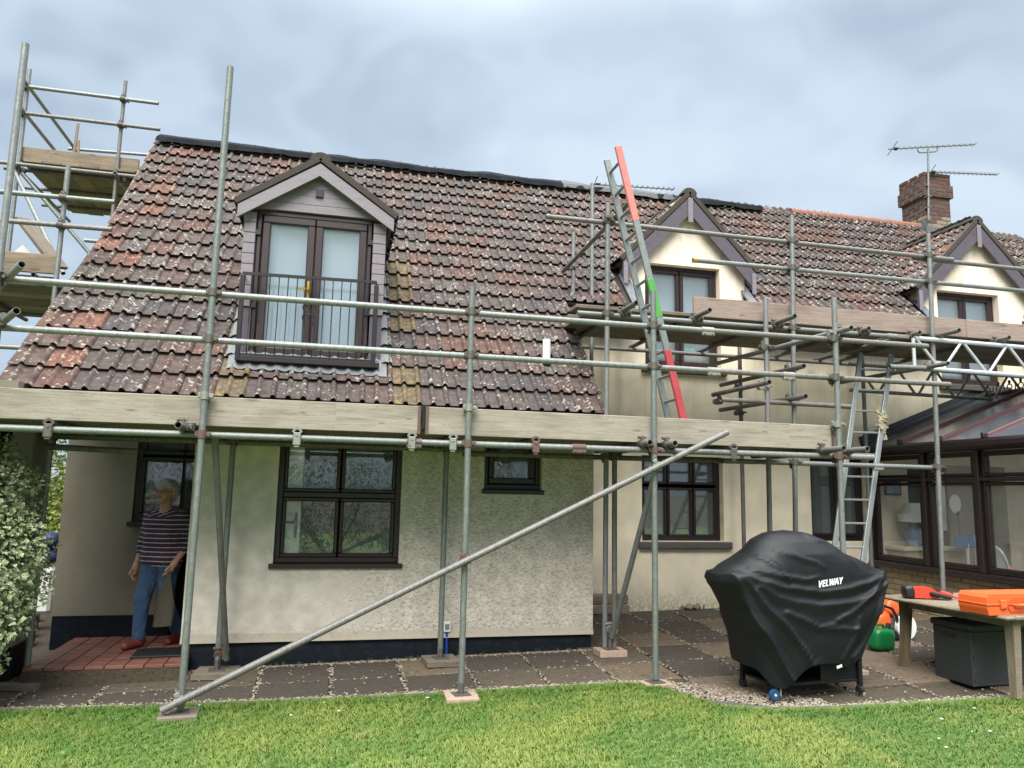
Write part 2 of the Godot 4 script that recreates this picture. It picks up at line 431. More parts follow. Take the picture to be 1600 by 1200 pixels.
# eight roof tile looks: a clay tone, weathering and spots of pale lichen
func tile_textures() -> void:
	var a := noise(0.02, 4, 101).get_seamless_image(512, 512).get_data()
	var b := noise(0.06, 3, 102).get_seamless_image(512, 512).get_data()
	var d := noise(0.042, 1, 103, FastNoiseLite.TYPE_CELLULAR).get_seamless_image(512, 512).get_data()
	var e := noise(0.009, 3, 104).get_seamless_image(512, 512).get_data()
	var tones := [c8(97, 85, 80), c8(104, 85, 78), c8(100, 90, 85), c8(112, 82, 72), c8(134, 92, 76), c8(87, 80, 80), c8(110, 100, 93), c8(120, 104, 82)]
	var lich := [88.0, 86.0, 82.0, 88.0, 92.0, 90.0, 66.0, 60.0]
	for k in 8:
		var by := PackedByteArray()
		by.resize(512 * 512 * 3)
		var base: Color = tones[k]
		for i in 512 * 512:
			var j := (i + k * 30011) % 262144
			var j2 := (i * 1 + k * 77003) % 262144
			var f := 0.74 + 0.52 * a[j] / 255.0
			var r := base.r * 255.0 * f
			var g := base.g * 255.0 * f
			var bl := base.b * 255.0 * f
			# darker algae
			var al := clampf((b[j2] - 150.0) / 60.0, 0.0, 1.0) * 0.35
			r = lerpf(r, 52.0, al); g = lerpf(g, 48.0, al); bl = lerpf(bl, 46.0, al)
			# pale lichen: small round spots, thicker where a broad noise allows
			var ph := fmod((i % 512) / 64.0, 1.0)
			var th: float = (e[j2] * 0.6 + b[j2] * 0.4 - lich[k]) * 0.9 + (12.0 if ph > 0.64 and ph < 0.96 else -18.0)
			if ph > 0.58 and ph < 0.63:  # thin darker line along the foot of each roll
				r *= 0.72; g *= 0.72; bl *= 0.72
			var l := clampf((th - d[j] - (a[j2] - 128) * 0.35 - (b[j] - 128) * 0.3) / 18.0, 0.0, 1.0) * 0.7
			if k == 7:
				r = lerpf(r, 168.0, l); g = lerpf(g, 146.0, l); bl = lerpf(bl, 74.0, l)
			else:
				r = lerpf(r, 222.0, l); g = lerpf(g, 216.0, l); bl = lerpf(bl, 204.0, l)
			by[i * 3] = int(clampf(r, 0, 255)); by[i * 3 + 1] = int(clampf(g, 0, 255)); by[i * 3 + 2] = int(clampf(bl, 0, 255))
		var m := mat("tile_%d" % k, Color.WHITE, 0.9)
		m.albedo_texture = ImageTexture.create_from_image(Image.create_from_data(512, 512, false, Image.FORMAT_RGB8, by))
		m.heightmap_enabled = true
		m.heightmap_texture = M["tile_0"].heightmap_texture if k > 0 else ntex(0.05, 4, 120, [Color.BLACK, Color.WHITE])
		m.heightmap_scale = 0.25

# roughcast of the extension: smooth on the left, dark-speckled to the right of the window
func wall_texture() -> void:
	var w := 1536
	var h := 896
	var a := noise(0.2, 2, 130).get_seamless_image(512, 512).get_data()
	var b := noise(0.012, 4, 131).get_seamless_image(512, 512).get_data()
	var d := noise(0.035, 4, 132).get_seamless_image(512, 512).get_data()
	var by := PackedByteArray()
	by.resize(w * h * 3)
	for y in h:
		for x in w:
			var fx := float(x) / w
			var fy := float(y) / h
			var i1 := (y % 512) * 512 + x % 512
			var i2 := ((y * 2 + 91) % 512) * 512 + (x + (x >> 4) * 3 + 57) % 512
			var lo := b[i1] / 255.0 - 0.5
			var f := 0.97 + lo * 0.16
			var rough := clampf((fx - 0.36 + lo * 0.25 + (fy - 0.5) * 0.10) / 0.14, 0.0, 1.0)
			if fx < 0.47 and fy < 0.62:
				rough *= 0.2
			var patch := d[i2] / 255.0
			var sp := clampf((a[i1] / 255.0 * 0.75 + patch * 0.45 - 0.62 - fy * 0.03) / 0.16, 0.0, 1.0) * rough
			# run-off below the sills and damp at the foot
			var under := 0.0
			if fx > 0.15 and fx < 0.47 and fy > 0.6 and fy < 0.78:
				under = smoothstep(0.15, 0.22, fx) * smoothstep(0.47, 0.42, fx) * smoothstep(0.6, 0.63, fy) * (0.78 - fy) / 0.18 * clampf(patch * 2.0 - 0.6, 0.0, 1.0) * 0.4
			var damp := clampf((fy - 0.93) / 0.07, 0.0, 1.0) * clampf(patch * 2.2 - 0.7, 0.0, 1.0) * 0.4
			var k := clampf(sp * 0.54 + under + damp, 0.0, 0.8)
			var o := (y * w + x) * 3
			by[o] = int(clampf(lerpf(202.0 * f, 86.0, k), 0, 255))
			by[o + 1] = int(clampf(lerpf(194.0 * f, 79.0, k), 0, 255))
			by[o + 2] = int(clampf(lerpf(182.0 * f, 69.0, k), 0, 255))
	var m := mat("roughcast", Color.WHITE, 0.95)
	m.albedo_texture = ImageTexture.create_from_image(Image.create_from_data(w, h, false, Image.FORMAT_RGB8, by))
	m.heightmap_enabled = true
	m.heightmap_texture = m.albedo_texture
	m.heightmap_scale = 0.4

# smooth painted render of the main house: faint clouds, water stains from the eaves, green damp at the foot
func main_wall_texture() -> void:
	var w := 1536
	var h := 640
	var b := noise(0.012, 4, 141).get_seamless_image(512, 512).get_data()
	var d := noise(0.05, 3, 142).get_seamless_image(512, 512).get_data()
	var by := PackedByteArray()
	by.resize(w * h * 3)
	for y in h:
		for x in w:
			var fx := 2.57 + 9.43 * x / w
			var fy := 3.85 * (1.0 - float(y) / h)
			var lo := b[(y % 512) * 512 + x % 512] / 255.0 - 0.5
			var hi := d[((y * 2) % 512) * 512 + (x * 2) % 512] / 255.0
			var st := d[((y >> 4) % 512) * 512 + (x * 2 + (y >> 5)) % 512] / 255.0
			var f := 1.0 + lo * 0.12
			var k := clampf((st - 0.55) * 1.6, 0.0, 1.0) * 0.22 * clampf((fy - 1.4) / 2.0, 0.15, 1.0)
			for e in [3.28, 3.5, 6.9]:
				k += 0.3 * exp(-pow((fx - e + 0.03 * lo) / 0.06, 2.0)) * clampf((fy - 1.7) / 1.2, 0.0, 1.0) * (0.6 + 0.8 * hi)
			var foot := clampf((0.42 - fy) / 0.3, 0.0, 1.0) * clampf(hi * 1.8 - 0.4, 0.0, 1.0)
			var r := lerpf(214.0 * f, 120.0, clampf(k, 0.0, 0.8))
			var g := lerpf(203.0 * f, 112.0, clampf(k, 0.0, 0.8))
			var bl := lerpf(180.0 * f, 92.0, clampf(k, 0.0, 0.8))
			r = lerpf(r, 104.0, foot * 0.55); g = lerpf(g, 104.0, foot * 0.5); bl = lerpf(bl, 82.0, foot * 0.55)
			var o := (y * w + x) * 3
			by[o] = int(clampf(r, 0, 255)); by[o + 1] = int(clampf(g, 0, 255)); by[o + 2] = int(clampf(bl, 0, 255))
	var m := mat("main_render", Color.WHITE, 0.93)
	m.albedo_texture = ImageTexture.create_from_image(Image.create_from_data(w, h, false, Image.FORMAT_RGB8, by))

# ------------------------------------------------------------------ lie of the land
func ground_y(x: float, z: float) -> float:
	var xx := clampf(x, -9.0, 12.0)
	var zz := clampf(z, -16.0, 6.0)
	return 0.011 + 0.022 * xx + 0.034 * (-zz - 7.3)

func lawn_edge(x: float) -> float:
	var px := [-60.0, -7.0, -2.2, 0.0, 2.45, 2.66, 2.76, 2.86, 3.2, 3.65, 5.27, 9.0, 60.0]
	var pz := [-6.9, -6.7, -6.32, -6.1, -6.03, -5.88, -5.6, -5.36, -5.2, -5.12, -5.03, -4.95, -4.9]
	for i in px.size() - 1:
		if x <= px[i + 1]:
			return lerpf(pz[i], pz[i + 1], (x - px[i]) / (px[i + 1] - px[i]))
	return -4.9

func sheet(x0: float, x1: float, z0: float, z1: float, nx: int, nz: int, lift: float, edge := false) -> ArrayMesh:
	var b := MB.new()
	for i in nx:
		for j in nz:
			var p := []
			for e in [[0, 0], [1, 0], [1, 1], [0, 1]]:
				var x := lerpf(x0, x1, float(i + e[0]) / nx)
				var zf := lawn_edge(x) if edge else z0
				var z := lerpf(zf, z1, pow(float(j + e[1]) / nz, 2.0 if edge else 1.0))
				p.append(Vector3(x, ground_y(x, z) + lift, z))
			b.quad(p[0], p[1], p[2], p[3], Vector3.UP)
	return b.mesh()

# ------------------------------------------------------------------ house helpers
const TP := 0.80983  # 46.4 degrees
var EAVE := Vector3(0, 2.427, -7.258)
var SLOPE := Vector3(0, sin(TP), -cos(TP))
var NORM := Vector3(0, cos(TP), sin(TP))

func roof_at(x: float, d: float, up := 0.0) -> Vector3:
	return EAVE + Vector3(x, 0, 0) + SLOPE * d + NORM * up

# front face at z, looking +z; openings as [x0, x1, y0, y1]
func wall_mesh(x0: float, x1: float, y0: float, y1: float, z: float, th: float, openings: Array, uv := Rect2(), t := Transform3D()) -> ArrayMesh:
	var b := MB.new()
	var xs := [x0, x1]
	var ys := [y0, y1]
	for o in openings:
		for k in 2:
			xs.append(clampf(o[k], x0, x1)); ys.append(clampf(o[k + 2], y0, y1))
	xs.sort(); ys.sort()
	for i in xs.size() - 1:
		for j in ys.size() - 1:
			if xs[i + 1] - xs[i] < 1e-4 or ys[j + 1] - ys[j] < 1e-4:
				continue
			var cx: float = (xs[i] + xs[i + 1]) / 2
			var cy: float = (ys[j] + ys[j + 1]) / 2
			var hole := false
			for o in openings:
				if cx > o[0] and cx < o[1] and cy > o[2] and cy < o[3]:
					hole = true
			if hole:
				continue
			for e in [[z, 1.0], [z - th, -1.0]]:
				var p := []
				var q := []
				for k in [[0, 0], [1, 0], [1, 1], [0, 1]]:
					var x: float = xs[i + k[0]]
					var y: float = ys[j + k[1]]
					p.append(t * Vector3(x, y, e[0]))
					q.append(Vector2((x - uv.position.x) / uv.size.x, 1.0 - (y - uv.position.y) / uv.size.y) if uv.size.x > 0 else Vector2(x, y))
				b.quad(p[0], p[1], p[2], p[3], t.basis * Vector3(0, 0, e[1]), q)
	var rims := openings.duplicate()
	rims.append([x0, x1, y0, y1, -1])
	for o in rims:
		var s := 1.0 if o.size() == 4 else -1.0
		var a := [Vector3(o[0], o[2], 0), Vector3(o[1], o[2], 0), Vector3(o[1], o[3], 0), Vector3(o[0], o[3], 0)]
		var nn := [Vector3(0, s, 0), Vector3(-s, 0, 0), Vector3(0, -s, 0), Vector3(s, 0, 0)]
		for k in 4:
			var p: Vector3 = a[k]
			var q: Vector3 = a[(k + 1) % 4]
			var uu := Vector2(0.05, 0.3)
			b.quad(t * (p + Vector3(0, 0, z)), t * (q + Vector3(0, 0, z)), t * (q + Vector3(0, 0, z - th)), t * (p + Vector3(0, 0, z - th)), t.basis * nn[k], [uu, uu + Vector2(0.1, 0), uu + Vector2(0.1, 0.05), uu + Vector2(0, 0.05)])
	return b.mesh()

# a window: its mesh is the outer frame; sashes, panes and a sill are sub-parts
# cells: [x0, x1, y0, y1] of each sash in the window's own metres
func window(parent: Node, called: String, x0: float, x1: float, y0: float, y1: float, z: float, cells: Array, m: Material, sill := 0.0, sash := 0.045, fr := 0.05, t := Transform3D(), layers := 2) -> MeshInstance3D:
	var b := MB.new()
	b.box(t * Transform3D(Basis(), Vector3((x0 + x1) / 2, y0 + fr / 2, z - 0.035)), Vector3(x1 - x0, fr, 0.07), 0.005)
	b.box(t * Transform3D(Basis(), Vector3((x0 + x1) / 2, y1 - fr / 2, z - 0.035)), Vector3(x1 - x0, fr, 0.07), 0.005)
	for x in [x0 + fr / 2, x1 - fr / 2]:
		b.box(t * Transform3D(Basis(), Vector3(x, (y0 + y1) / 2, z - 0.035)), Vector3(fr, y1 - y0 - 2 * fr, 0.07), 0.005)
	var w := part(parent, called, b.mesh(), m)
	for cl in cells:
		var s := MB.new()
		var sw: float = sash
		var zc := z - 0.028
		s.box(t * Transform3D(Basis(), Vector3((cl[0] + cl[1]) / 2, cl[2] + sw / 2, zc)), Vector3(cl[1] - cl[0], sw, 0.06), 0.008)
		s.box(t * Transform3D(Basis(), Vector3((cl[0] + cl[1]) / 2, cl[3] - sw / 2, zc)), Vector3(cl[1] - cl[0], sw, 0.06), 0.008)
		for x in [cl[0] + sw / 2, cl[1] - sw / 2]:
			s.box(t * Transform3D(Basis(), Vector3(x, (cl[2] + cl[3]) / 2, zc)), Vector3(sw, cl[3] - cl[2] - 2 * sw, 0.06), 0.008)
		part(w, "sash", s.mesh(), m)
		var p := MB.new()
		for k in layers:
			p.box(t * Transform3D(Basis(), Vector3((cl[0] + cl[1]) / 2, (cl[2] + cl[3]) / 2, zc - 0.018 * k)), Vector3(cl[1] - cl[0] - 2 * sw + 0.01, cl[3] - cl[2] - 2 * sw + 0.01, 0.004))
		part(w, "pane", p.mesh(), M["pane"])
	if sill > 0.0:
		var s := MB.new()
		s.box(t * Transform3D(Basis(), Vector3((x0 + x1) / 2, y0 - 0.022, z + 0.03)), Vector3(x1 - x0 + sill * 2, 0.044, 0.13), 0.006)
		part(w, "sill", s.mesh(), m)
	return w

# double roman tile: pan, roll, pan, roll. x across, y off the roof, -z up the slope; lip at z = 0
const TILE_PRINT := 1.066
var tile_cache := {}
func tile_into(b: MB, w: float, len: float, u0: Vector2, t := Transform3D()) -> void:
	var px := []
	for half in 2:
		for e in [[0.0, 0.0], [0.60, 0.0], [0.65, 0.022], [0.79, 0.038], [0.93, 0.022]]:
			px.append(Vector2((half + e[0]) * w / 2, e[1]))
	px.append(Vector2(w, 0))
	var nn := []
	for i in px.size():
		var a: Vector2 = px[maxi(i - 1, 0)]
		var d: Vector2 = px[mini(i + 1, px.size() - 1)]
		nn.append(t.basis * Vector3(-(d.y - a.y), d.x - a.x, 0.06 * (d.x - a.x)).normalized())
	for i in px.size() - 1:
		var a: Vector2 = px[i]
		var d: Vector2 = px[i + 1]
		var k := 0.97
		b.squad(t * Vector3(a.x, a.y + 0.048, 0), t * Vector3(d.x, d.y + 0.048, 0), t * Vector3(d.x, d.y * k + 0.008, -len), t * Vector3(a.x, a.y * k + 0.008, -len), nn[i], nn[i + 1], nn[i + 1], nn[i],
			(u0 + Vector2(a.x, 0)) / TILE_PRINT, (u0 + Vector2(d.x, 0)) / TILE_PRINT, (u0 + Vector2(d.x, -len)) / TILE_PRINT, (u0 + Vector2(a.x, -len)) / TILE_PRINT)
		b.quad(t * Vector3(a.x, a.y + 0.048, 0), t * Vector3(d.x, d.y + 0.048, 0), t * Vector3(d.x, d.y + 0.038, -0.004), t * Vector3(a.x, a.y + 0.038, -0.004), t.basis * Vector3(0, 0, 1),
			[u0 / TILE_PRINT, u0 / TILE_PRINT, u0 / TILE_PRINT, u0 / TILE_PRINT])

func tile_mesh(w: float, variant: int) -> ArrayMesh:
	var key := "%.4f_%d" % [w, variant]
	if not tile_cache.has(key):
		var b := MB.new()
		tile_into(b, w, 0.36, Vector2((variant % 4) * 0.2665, variant * 0.173))
		tile_cache[key] = b.mesh()
	return tile_cache[key]

func tone_for(x: float, d: float, r: float) -> int:
	# weathered dark greys with drifts of red; the left verge is redder, columns beside the dormer are yellow
	var patch := tone_noise.get_noise_2d(x * 40.0, d * 40.0)
	if x < -2.2 and r < 0.5:
		return 4 if r < 0.16 else 3
	if (absf(x - 0.56) < 0.14 or absf(x + 1.16) < 0.14) and d < 2.4 and r < 0.5:
		return 7
	if x > 2.9:
		patch += 0.15
	if r > 0.9:
		return [2, 5, 6, 3][int(r * 997.0) % 4]
	if patch > 0.36:
		return 3 if r < 0.6 else 1
	if patch > 0.1:
		return 1 if r < 0.8 else 3
	if patch < -0.36:
		return 5 if r < 0.5 else 2
	if patch < -0.16:
		return 2 if r < 0.55 else 0
	return 0 if r < 0.6 else 1

var tone_noise := FastNoiseLite.new()

func tube(parent: Node, called: String, a: Vector3, b: Vector3, m: Material = null, r := 0.0255) -> MeshInstance3D:
	var k := MB.new()
	k.tube(a, b, r, r, 12, 0.84)
	return part(parent, called, k.mesh(), m if m else M[["tube", "tube", "tube_b", "tube_c"][rng.randi() % 4]])

var coupler_mesh: ArrayMesh
func make_coupler() -> void:
	var b := MB.new()
	b.tube(Vector3(0, -0.03, 0), Vector3(0, 0.03, 0), 0.034, 0.034, 10)
	b.tube(Vector3(-0.03, 0, -0.056), Vector3(0.03, 0, -0.056), 0.034, 0.034, 10)
	b.abox(0.028, 0.064, -0.016, 0.016, -0.012, 0.016, 0.004)
	b.abox(-0.05, -0.028, -0.02, 0.02, -0.018, 0.012, 0.004)
	b.tube(Vector3(0.052, -0.005, -0.03), Vector3(0.052, -0.005, 0.042), 0.008, 0.008, 6)
	b.tube(Vector3(0.052, -0.005, 0.026), Vector3(0.052, -0.005, 0.044), 0.014, 0.014, 6)
	b.abox(-0.02, 0.02, -0.062, -0.03, -0.075, -0.04, 0.004)
	b.tube(Vector3(0.0, -0.085, -0.05), Vector3(0.0, -0.03, -0.05), 0.007, 0.007, 6)
	coupler_mesh = b.mesh()

# at a crossing: pole upright, the other tube along "along", passing on the side "side"
func coupler(parent: Node, at: Vector3, along := Vector3.RIGHT, side := Vector3.FORWARD, m := "coupler", up := Vector3.UP) -> void:
	var x := along.normalized()
	var z := -side.normalized()
	var y := z.cross(x).normalized()
	part(parent, "coupler", coupler_mesh, M[m], Transform3D(Basis(x, y, z), at))

func sole_board(parent: Node, at: Vector3, size := Vector2(0.24, 0.26), turn := 0.0, m := "plate", th := 0.04) -> void:
	var b := MB.new()
	var y := ground_y(at.x, at.z)
	b.box(Transform3D(Basis(Vector3.UP, turn), Vector3(at.x, y + th / 2, at.z)), Vector3(size.x, th, size.y), 0.004)
	part(parent, "sole_board", b.mesh(), M[m])
	var p := MB.new()
	p.box(Transform3D(Basis(Vector3.UP, turn * 0.4 + 0.15), Vector3(at.x, y + th + 0.003, at.z)), Vector3(0.13, 0.005, 0.13))
	p.tube(Vector3(at.x, y + th, at.z), Vector3(at.x, y + th + 0.08, at.z), 0.018, 0.018, 8)
	part(parent, "base_plate", p.mesh(), M["coupler"])

# ------------------------------------------------------------------ the place
func _ready() -> void:
	rng.seed = 4711
	tone_noise.seed = 9; tone_noise.frequency = 0.022; tone_noise.fractal_octaves = 3
	camera_and_light()
	materials()
	land()
	house()
	house_roof()
	dormers()
	chimney()
	conservatory()
	make_coupler()
	front_scaffold()
	upper_scaffold()
	gable_scaffold()
	ladders()
	barbecue()
	table_and_tools()
	lady()
	plants()

func camera_and_light() -> void:
	var cam := Camera3D.new()
	cam.name = "camera"
	add_child(cam)
	# rows of the solved rotation: image right, up and backwards in the scene's axes
	var r := Vector3(0.97297, 0.01988, 0.23008)
	var f := Vector3(0.22512, 0.14058, -0.96414)
	r = r.normalized()
	var u := r.cross(f).normalized()
	cam.transform = Transform3D(Basis(r, u, -f.normalized()).orthonormalized(), Vector3(0, 1.57, 0))
	cam.fov = rad_to_deg(2.0 * atan(600.0 / 1180.0))
	cam.near = 0.05; cam.far = 600.0
	cam.current = true
	var env := Environment.new()
	env.background_mode = Environment.BG_SKY
	env.tonemap_mode = Environment.TONE_MAPPER_LINEAR
	env.tonemap_exposure = 3.4
	env.sdfgi_enabled = true; env.ssao_enabled = true; env.ssil_enabled = true
	var w := 768
	var h := 384
	var img := Image.create(w, h, false, Image.FORMAT_RGBAF)
	var n1 := noise(1.3, 5, 201)
	var n2 := noise(3.2, 4, 202)
	for y in h:
		var el := PI / 2 - PI * (y + 0.5) / h
		var s := sin(el)
		for x in w:
			var az := TAU * (x + 0.5) / w
			var d := Vector3(cos(el) * cos(az), s * 1.9, cos(el) * sin(az))
			var q := n1.get_noise_3dv(d + Vector3(0.4, 0.2, 0.7) * n2.get_noise_3dv(d * 0.6))
			var f2 := clampf(0.5 + q * 1.25, 0.0, 1.0)
			# overcast: an even blue grey near the horizon, much brighter overhead
			var lum := 0.93 + 0.14 * f2
			var up := smoothstep(0.53, 0.98, s) * 1.75
			var lo := Vector3(0.139, 0.175, 0.220)
			var hi := Vector3(0.192, 0.228, 0.266)
			var col := lo.lerp(hi, f2) * lum + Vector3(1.0, 0.99, 0.97) * up
			if s < 0.0:
				col *= lerpf(1.0, 0.35, clampf(-s * 6.0, 0.0, 1.0))
			img.set_pixel(x, y, Color(col.x, col.y, col.z))
	var sky := Sky.new()
	var pm := PanoramaSkyMaterial.new()
	pm.panorama = ImageTexture.create_from_image(img)
	sky.sky_material = pm
	env.sky = sky
	var we := WorldEnvironment.new()
	we.name = "environment"
	we.environment = env
	add_child(we)
	var sun := DirectionalLight3D.new()
	sun.name = "sun"
	sun.light_energy = 0.5
	sun.light_angular_distance = 40.0
	sun.light_color = Color(1.0, 0.985, 0.955)
	sun.shadow_enabled = true
	add_child(sun)
	sun.look_at_from_position(Vector3(-3, 9, 8), Vector3.ZERO)

func land() -> void:
	var g := MB.new()
	var xs := [-300.0, -60.0, -9.0, -6.0, -3.0, 0.0, 3.0, 6.0, 9.0, 12.0, 60.0, 300.0]
	var zs := [-300.0, -60.0, -16.0, -12.0, -9.0, -7.0, -5.0, -2.0, 2.0, 6.0, 60.0, 300.0]
	for i in xs.size() - 1:
		for j in zs.size() - 1:
			var p := []
			for e in [[0, 0], [1, 0], [1, 1], [0, 1]]:
				p.append(Vector3(xs[i + e[0]], ground_y(xs[i + e[0]], zs[j + e[1]]) - 0.03, zs[j + e[1]]))
			g.quad(p[0], p[1], p[2], p[3], Vector3.UP)
	struct("ground", g.mesh(), M["soil"])
	struct("lawn", sheet(-30, 30, 0, 20, 60, 24, 0.004, true), M["lawn"])
	struct("garden_lawn", sheet(-40, -5.5, -40, -13.0, 20, 20, 0.0), M["lawn"])
	# patio: slabs in rows, gravel in the joints
	var patio := struct("patio", sheet(-4.2, 9.5, -9.0, -4.9, 30, 10, -0.018), M["soil"])
	var xj := []
	var x := -3.99
	while x < 9.2:
		xj.append(x); x += 0.581
	var zj := [-6.14, -6.685, -7.23, -7.775, -8.32, -8.9]
	var pebs := []
	var pebc := []
	var slabs := []
	for i in xj.size() - 1:
		for j in range(-2, zj.size() - 1):
			var xa: float = xj[i] + rng.randf_range(0.008, 0.022)
			var xb: float = xj[i + 1] - rng.randf_range(0.008, 0.022)
			var za: float
			var zb: float
			if j >= 0:
				za = zj[j] - 0.012; zb = zj[j + 1] + 0.012
			else:
				za = [-5.06, -5.6][j + 2] - 0.012; zb = [-5.6, -6.14][j + 2] + 0.012
				if xa < 2.95 or za > lawn_edge((xa + xb) / 2) - 0.04:
					continue
				if xa < 3.5 and j == -2:
					continue
			if xb < 2.57 and zb < -7.3:
				if za < -7.3 or xa < -1.2:
					continue
				zb = -7.27
			if xb < -1.1 and zb < -6.95:
				if za < -6.95:
					continue
				zb = -6.93
			if xa > 7.0 and zb < -4:
				continue
			slabs.append([xa, xb, zb, za])
	for s in slabs:
		var b := MB.new()
		var cx: float = (s[0] + s[1]) / 2
		var cz: float = (s[2] + s[3]) / 2
		var up := Vector3(-0.022 + rng.randf_range(-0.006, 0.006), 1, 0.034 + rng.randf_range(-0.006, 0.006)).normalized()
		var fx := Vector3(1, 0.022, 0).normalized()
		b.box(Transform3D(Basis(fx, up, fx.cross(up)).orthonormalized(), Vector3(cx, ground_y(cx, cz) - 0.022 + rng.randf_range(-0.003, 0.003), cz)), Vector3(s[1] - s[0], 0.05, s[3] - s[2]), 0.007)
		part(patio, "paving_slab", b.mesh(), M["slab_%d" % (rng.randi() % 4)])
	# edging strip against the lawn
	for i in 26:
		var xa := -4.2 + i * 0.5
		if xa > 2.0 and xa < 2.8 or xa > 8.6:
			continue
		var xb := xa + 0.49
		var a := Vector3(xa, ground_y(xa, lawn_edge(xa)) - 0.012, lawn_edge(xa) - 0.05)
		var bb := Vector3(xb, ground_y(xb, lawn_edge(xb)) - 0.012, lawn_edge(xb) - 0.05)
		var b := MB.new()
		b.bar(a, bb, 0.075, 0.05, Vector3.UP, 0.006)
		part(patio, "edging_block", b.mesh(), M["edging"])
	# pebbles: joints, the gravel wedge and strays on the slabs
	for k in 17000:
		var p := Vector3.ZERO
		var r := rng.randf()
		if r < 0.30:
			p.x = xj[rng.randi() % xj.size()] + rng.randfn(0.0, 0.012); p.z = rng.randf_range(-8.9, -6.1)
			if p.x > 2.9:
				p.z = rng.randf_range(-8.9, -5.2)
		elif r < 0.40:
			p.x = rng.randf_range(-4, 7); p.z = zj[rng.randi() % 5] + rng.randfn(0.0, 0.012)
		elif r < 0.55:
			p.x = rng.randf_range(-3.5, 7.0); p.z = lawn_edge(p.x) - 0.10 - absf(rng.randfn(0.0, 0.035))
		elif r < 0.9:
			p.x = rng.randf_range(2.45, 3.75); p.z = rng.randf_range(-6.15, -5.15)
			var mid := -6.05 + (p.x - 2.5) * 0.72
			if p.z < mid - 0.17 - rng.randf() * 0.12 or p.z > lawn_edge(p.x) - 0.02:
				continue
		elif r < 0.95:
			p.x = rng.randf_range(-1.1, 2.57); p.z = -7.24 + absf(rng.randfn(0, 0.03))
		else:
			p.x = rng.randf_range(-3, 7); p.z = rng.randf_range(-8.5, -5.2)
		if p.z > lawn_edge(p.x) or (p.x < 2.57 and p.z < -7.27):
			continue
		var sc := rng.randf_range(0.0035, 0.010)
		p.y = ground_y(p.x, p.z) + (0.006 if r > 0.95 else 0.002)
		pebs.append(Transform3D(Basis.from_euler(Vector3(rng.randf() * 6, rng.randf() * 6, rng.randf() * 6)).scaled(Vector3(sc * 1.3, sc * 0.75, sc)), p))
		var t := rng.randf()
		pebc.append(Color(0.17, 0.14, 0.105).lerp(Color(0.38, 0.335, 0.26), t * t) if rng.randf() < 0.7 else Color(0.13, 0.11, 0.09).lerp(Color(0.32, 0.27, 0.22), t))
	var pm := MB.new()
	pm.ball(Vector3.ZERO, Vector3.ONE, 3, 5)
	multi(patio, "gravel", pm.mesh(), M["pebble"], pebs, pebc)
	grass()

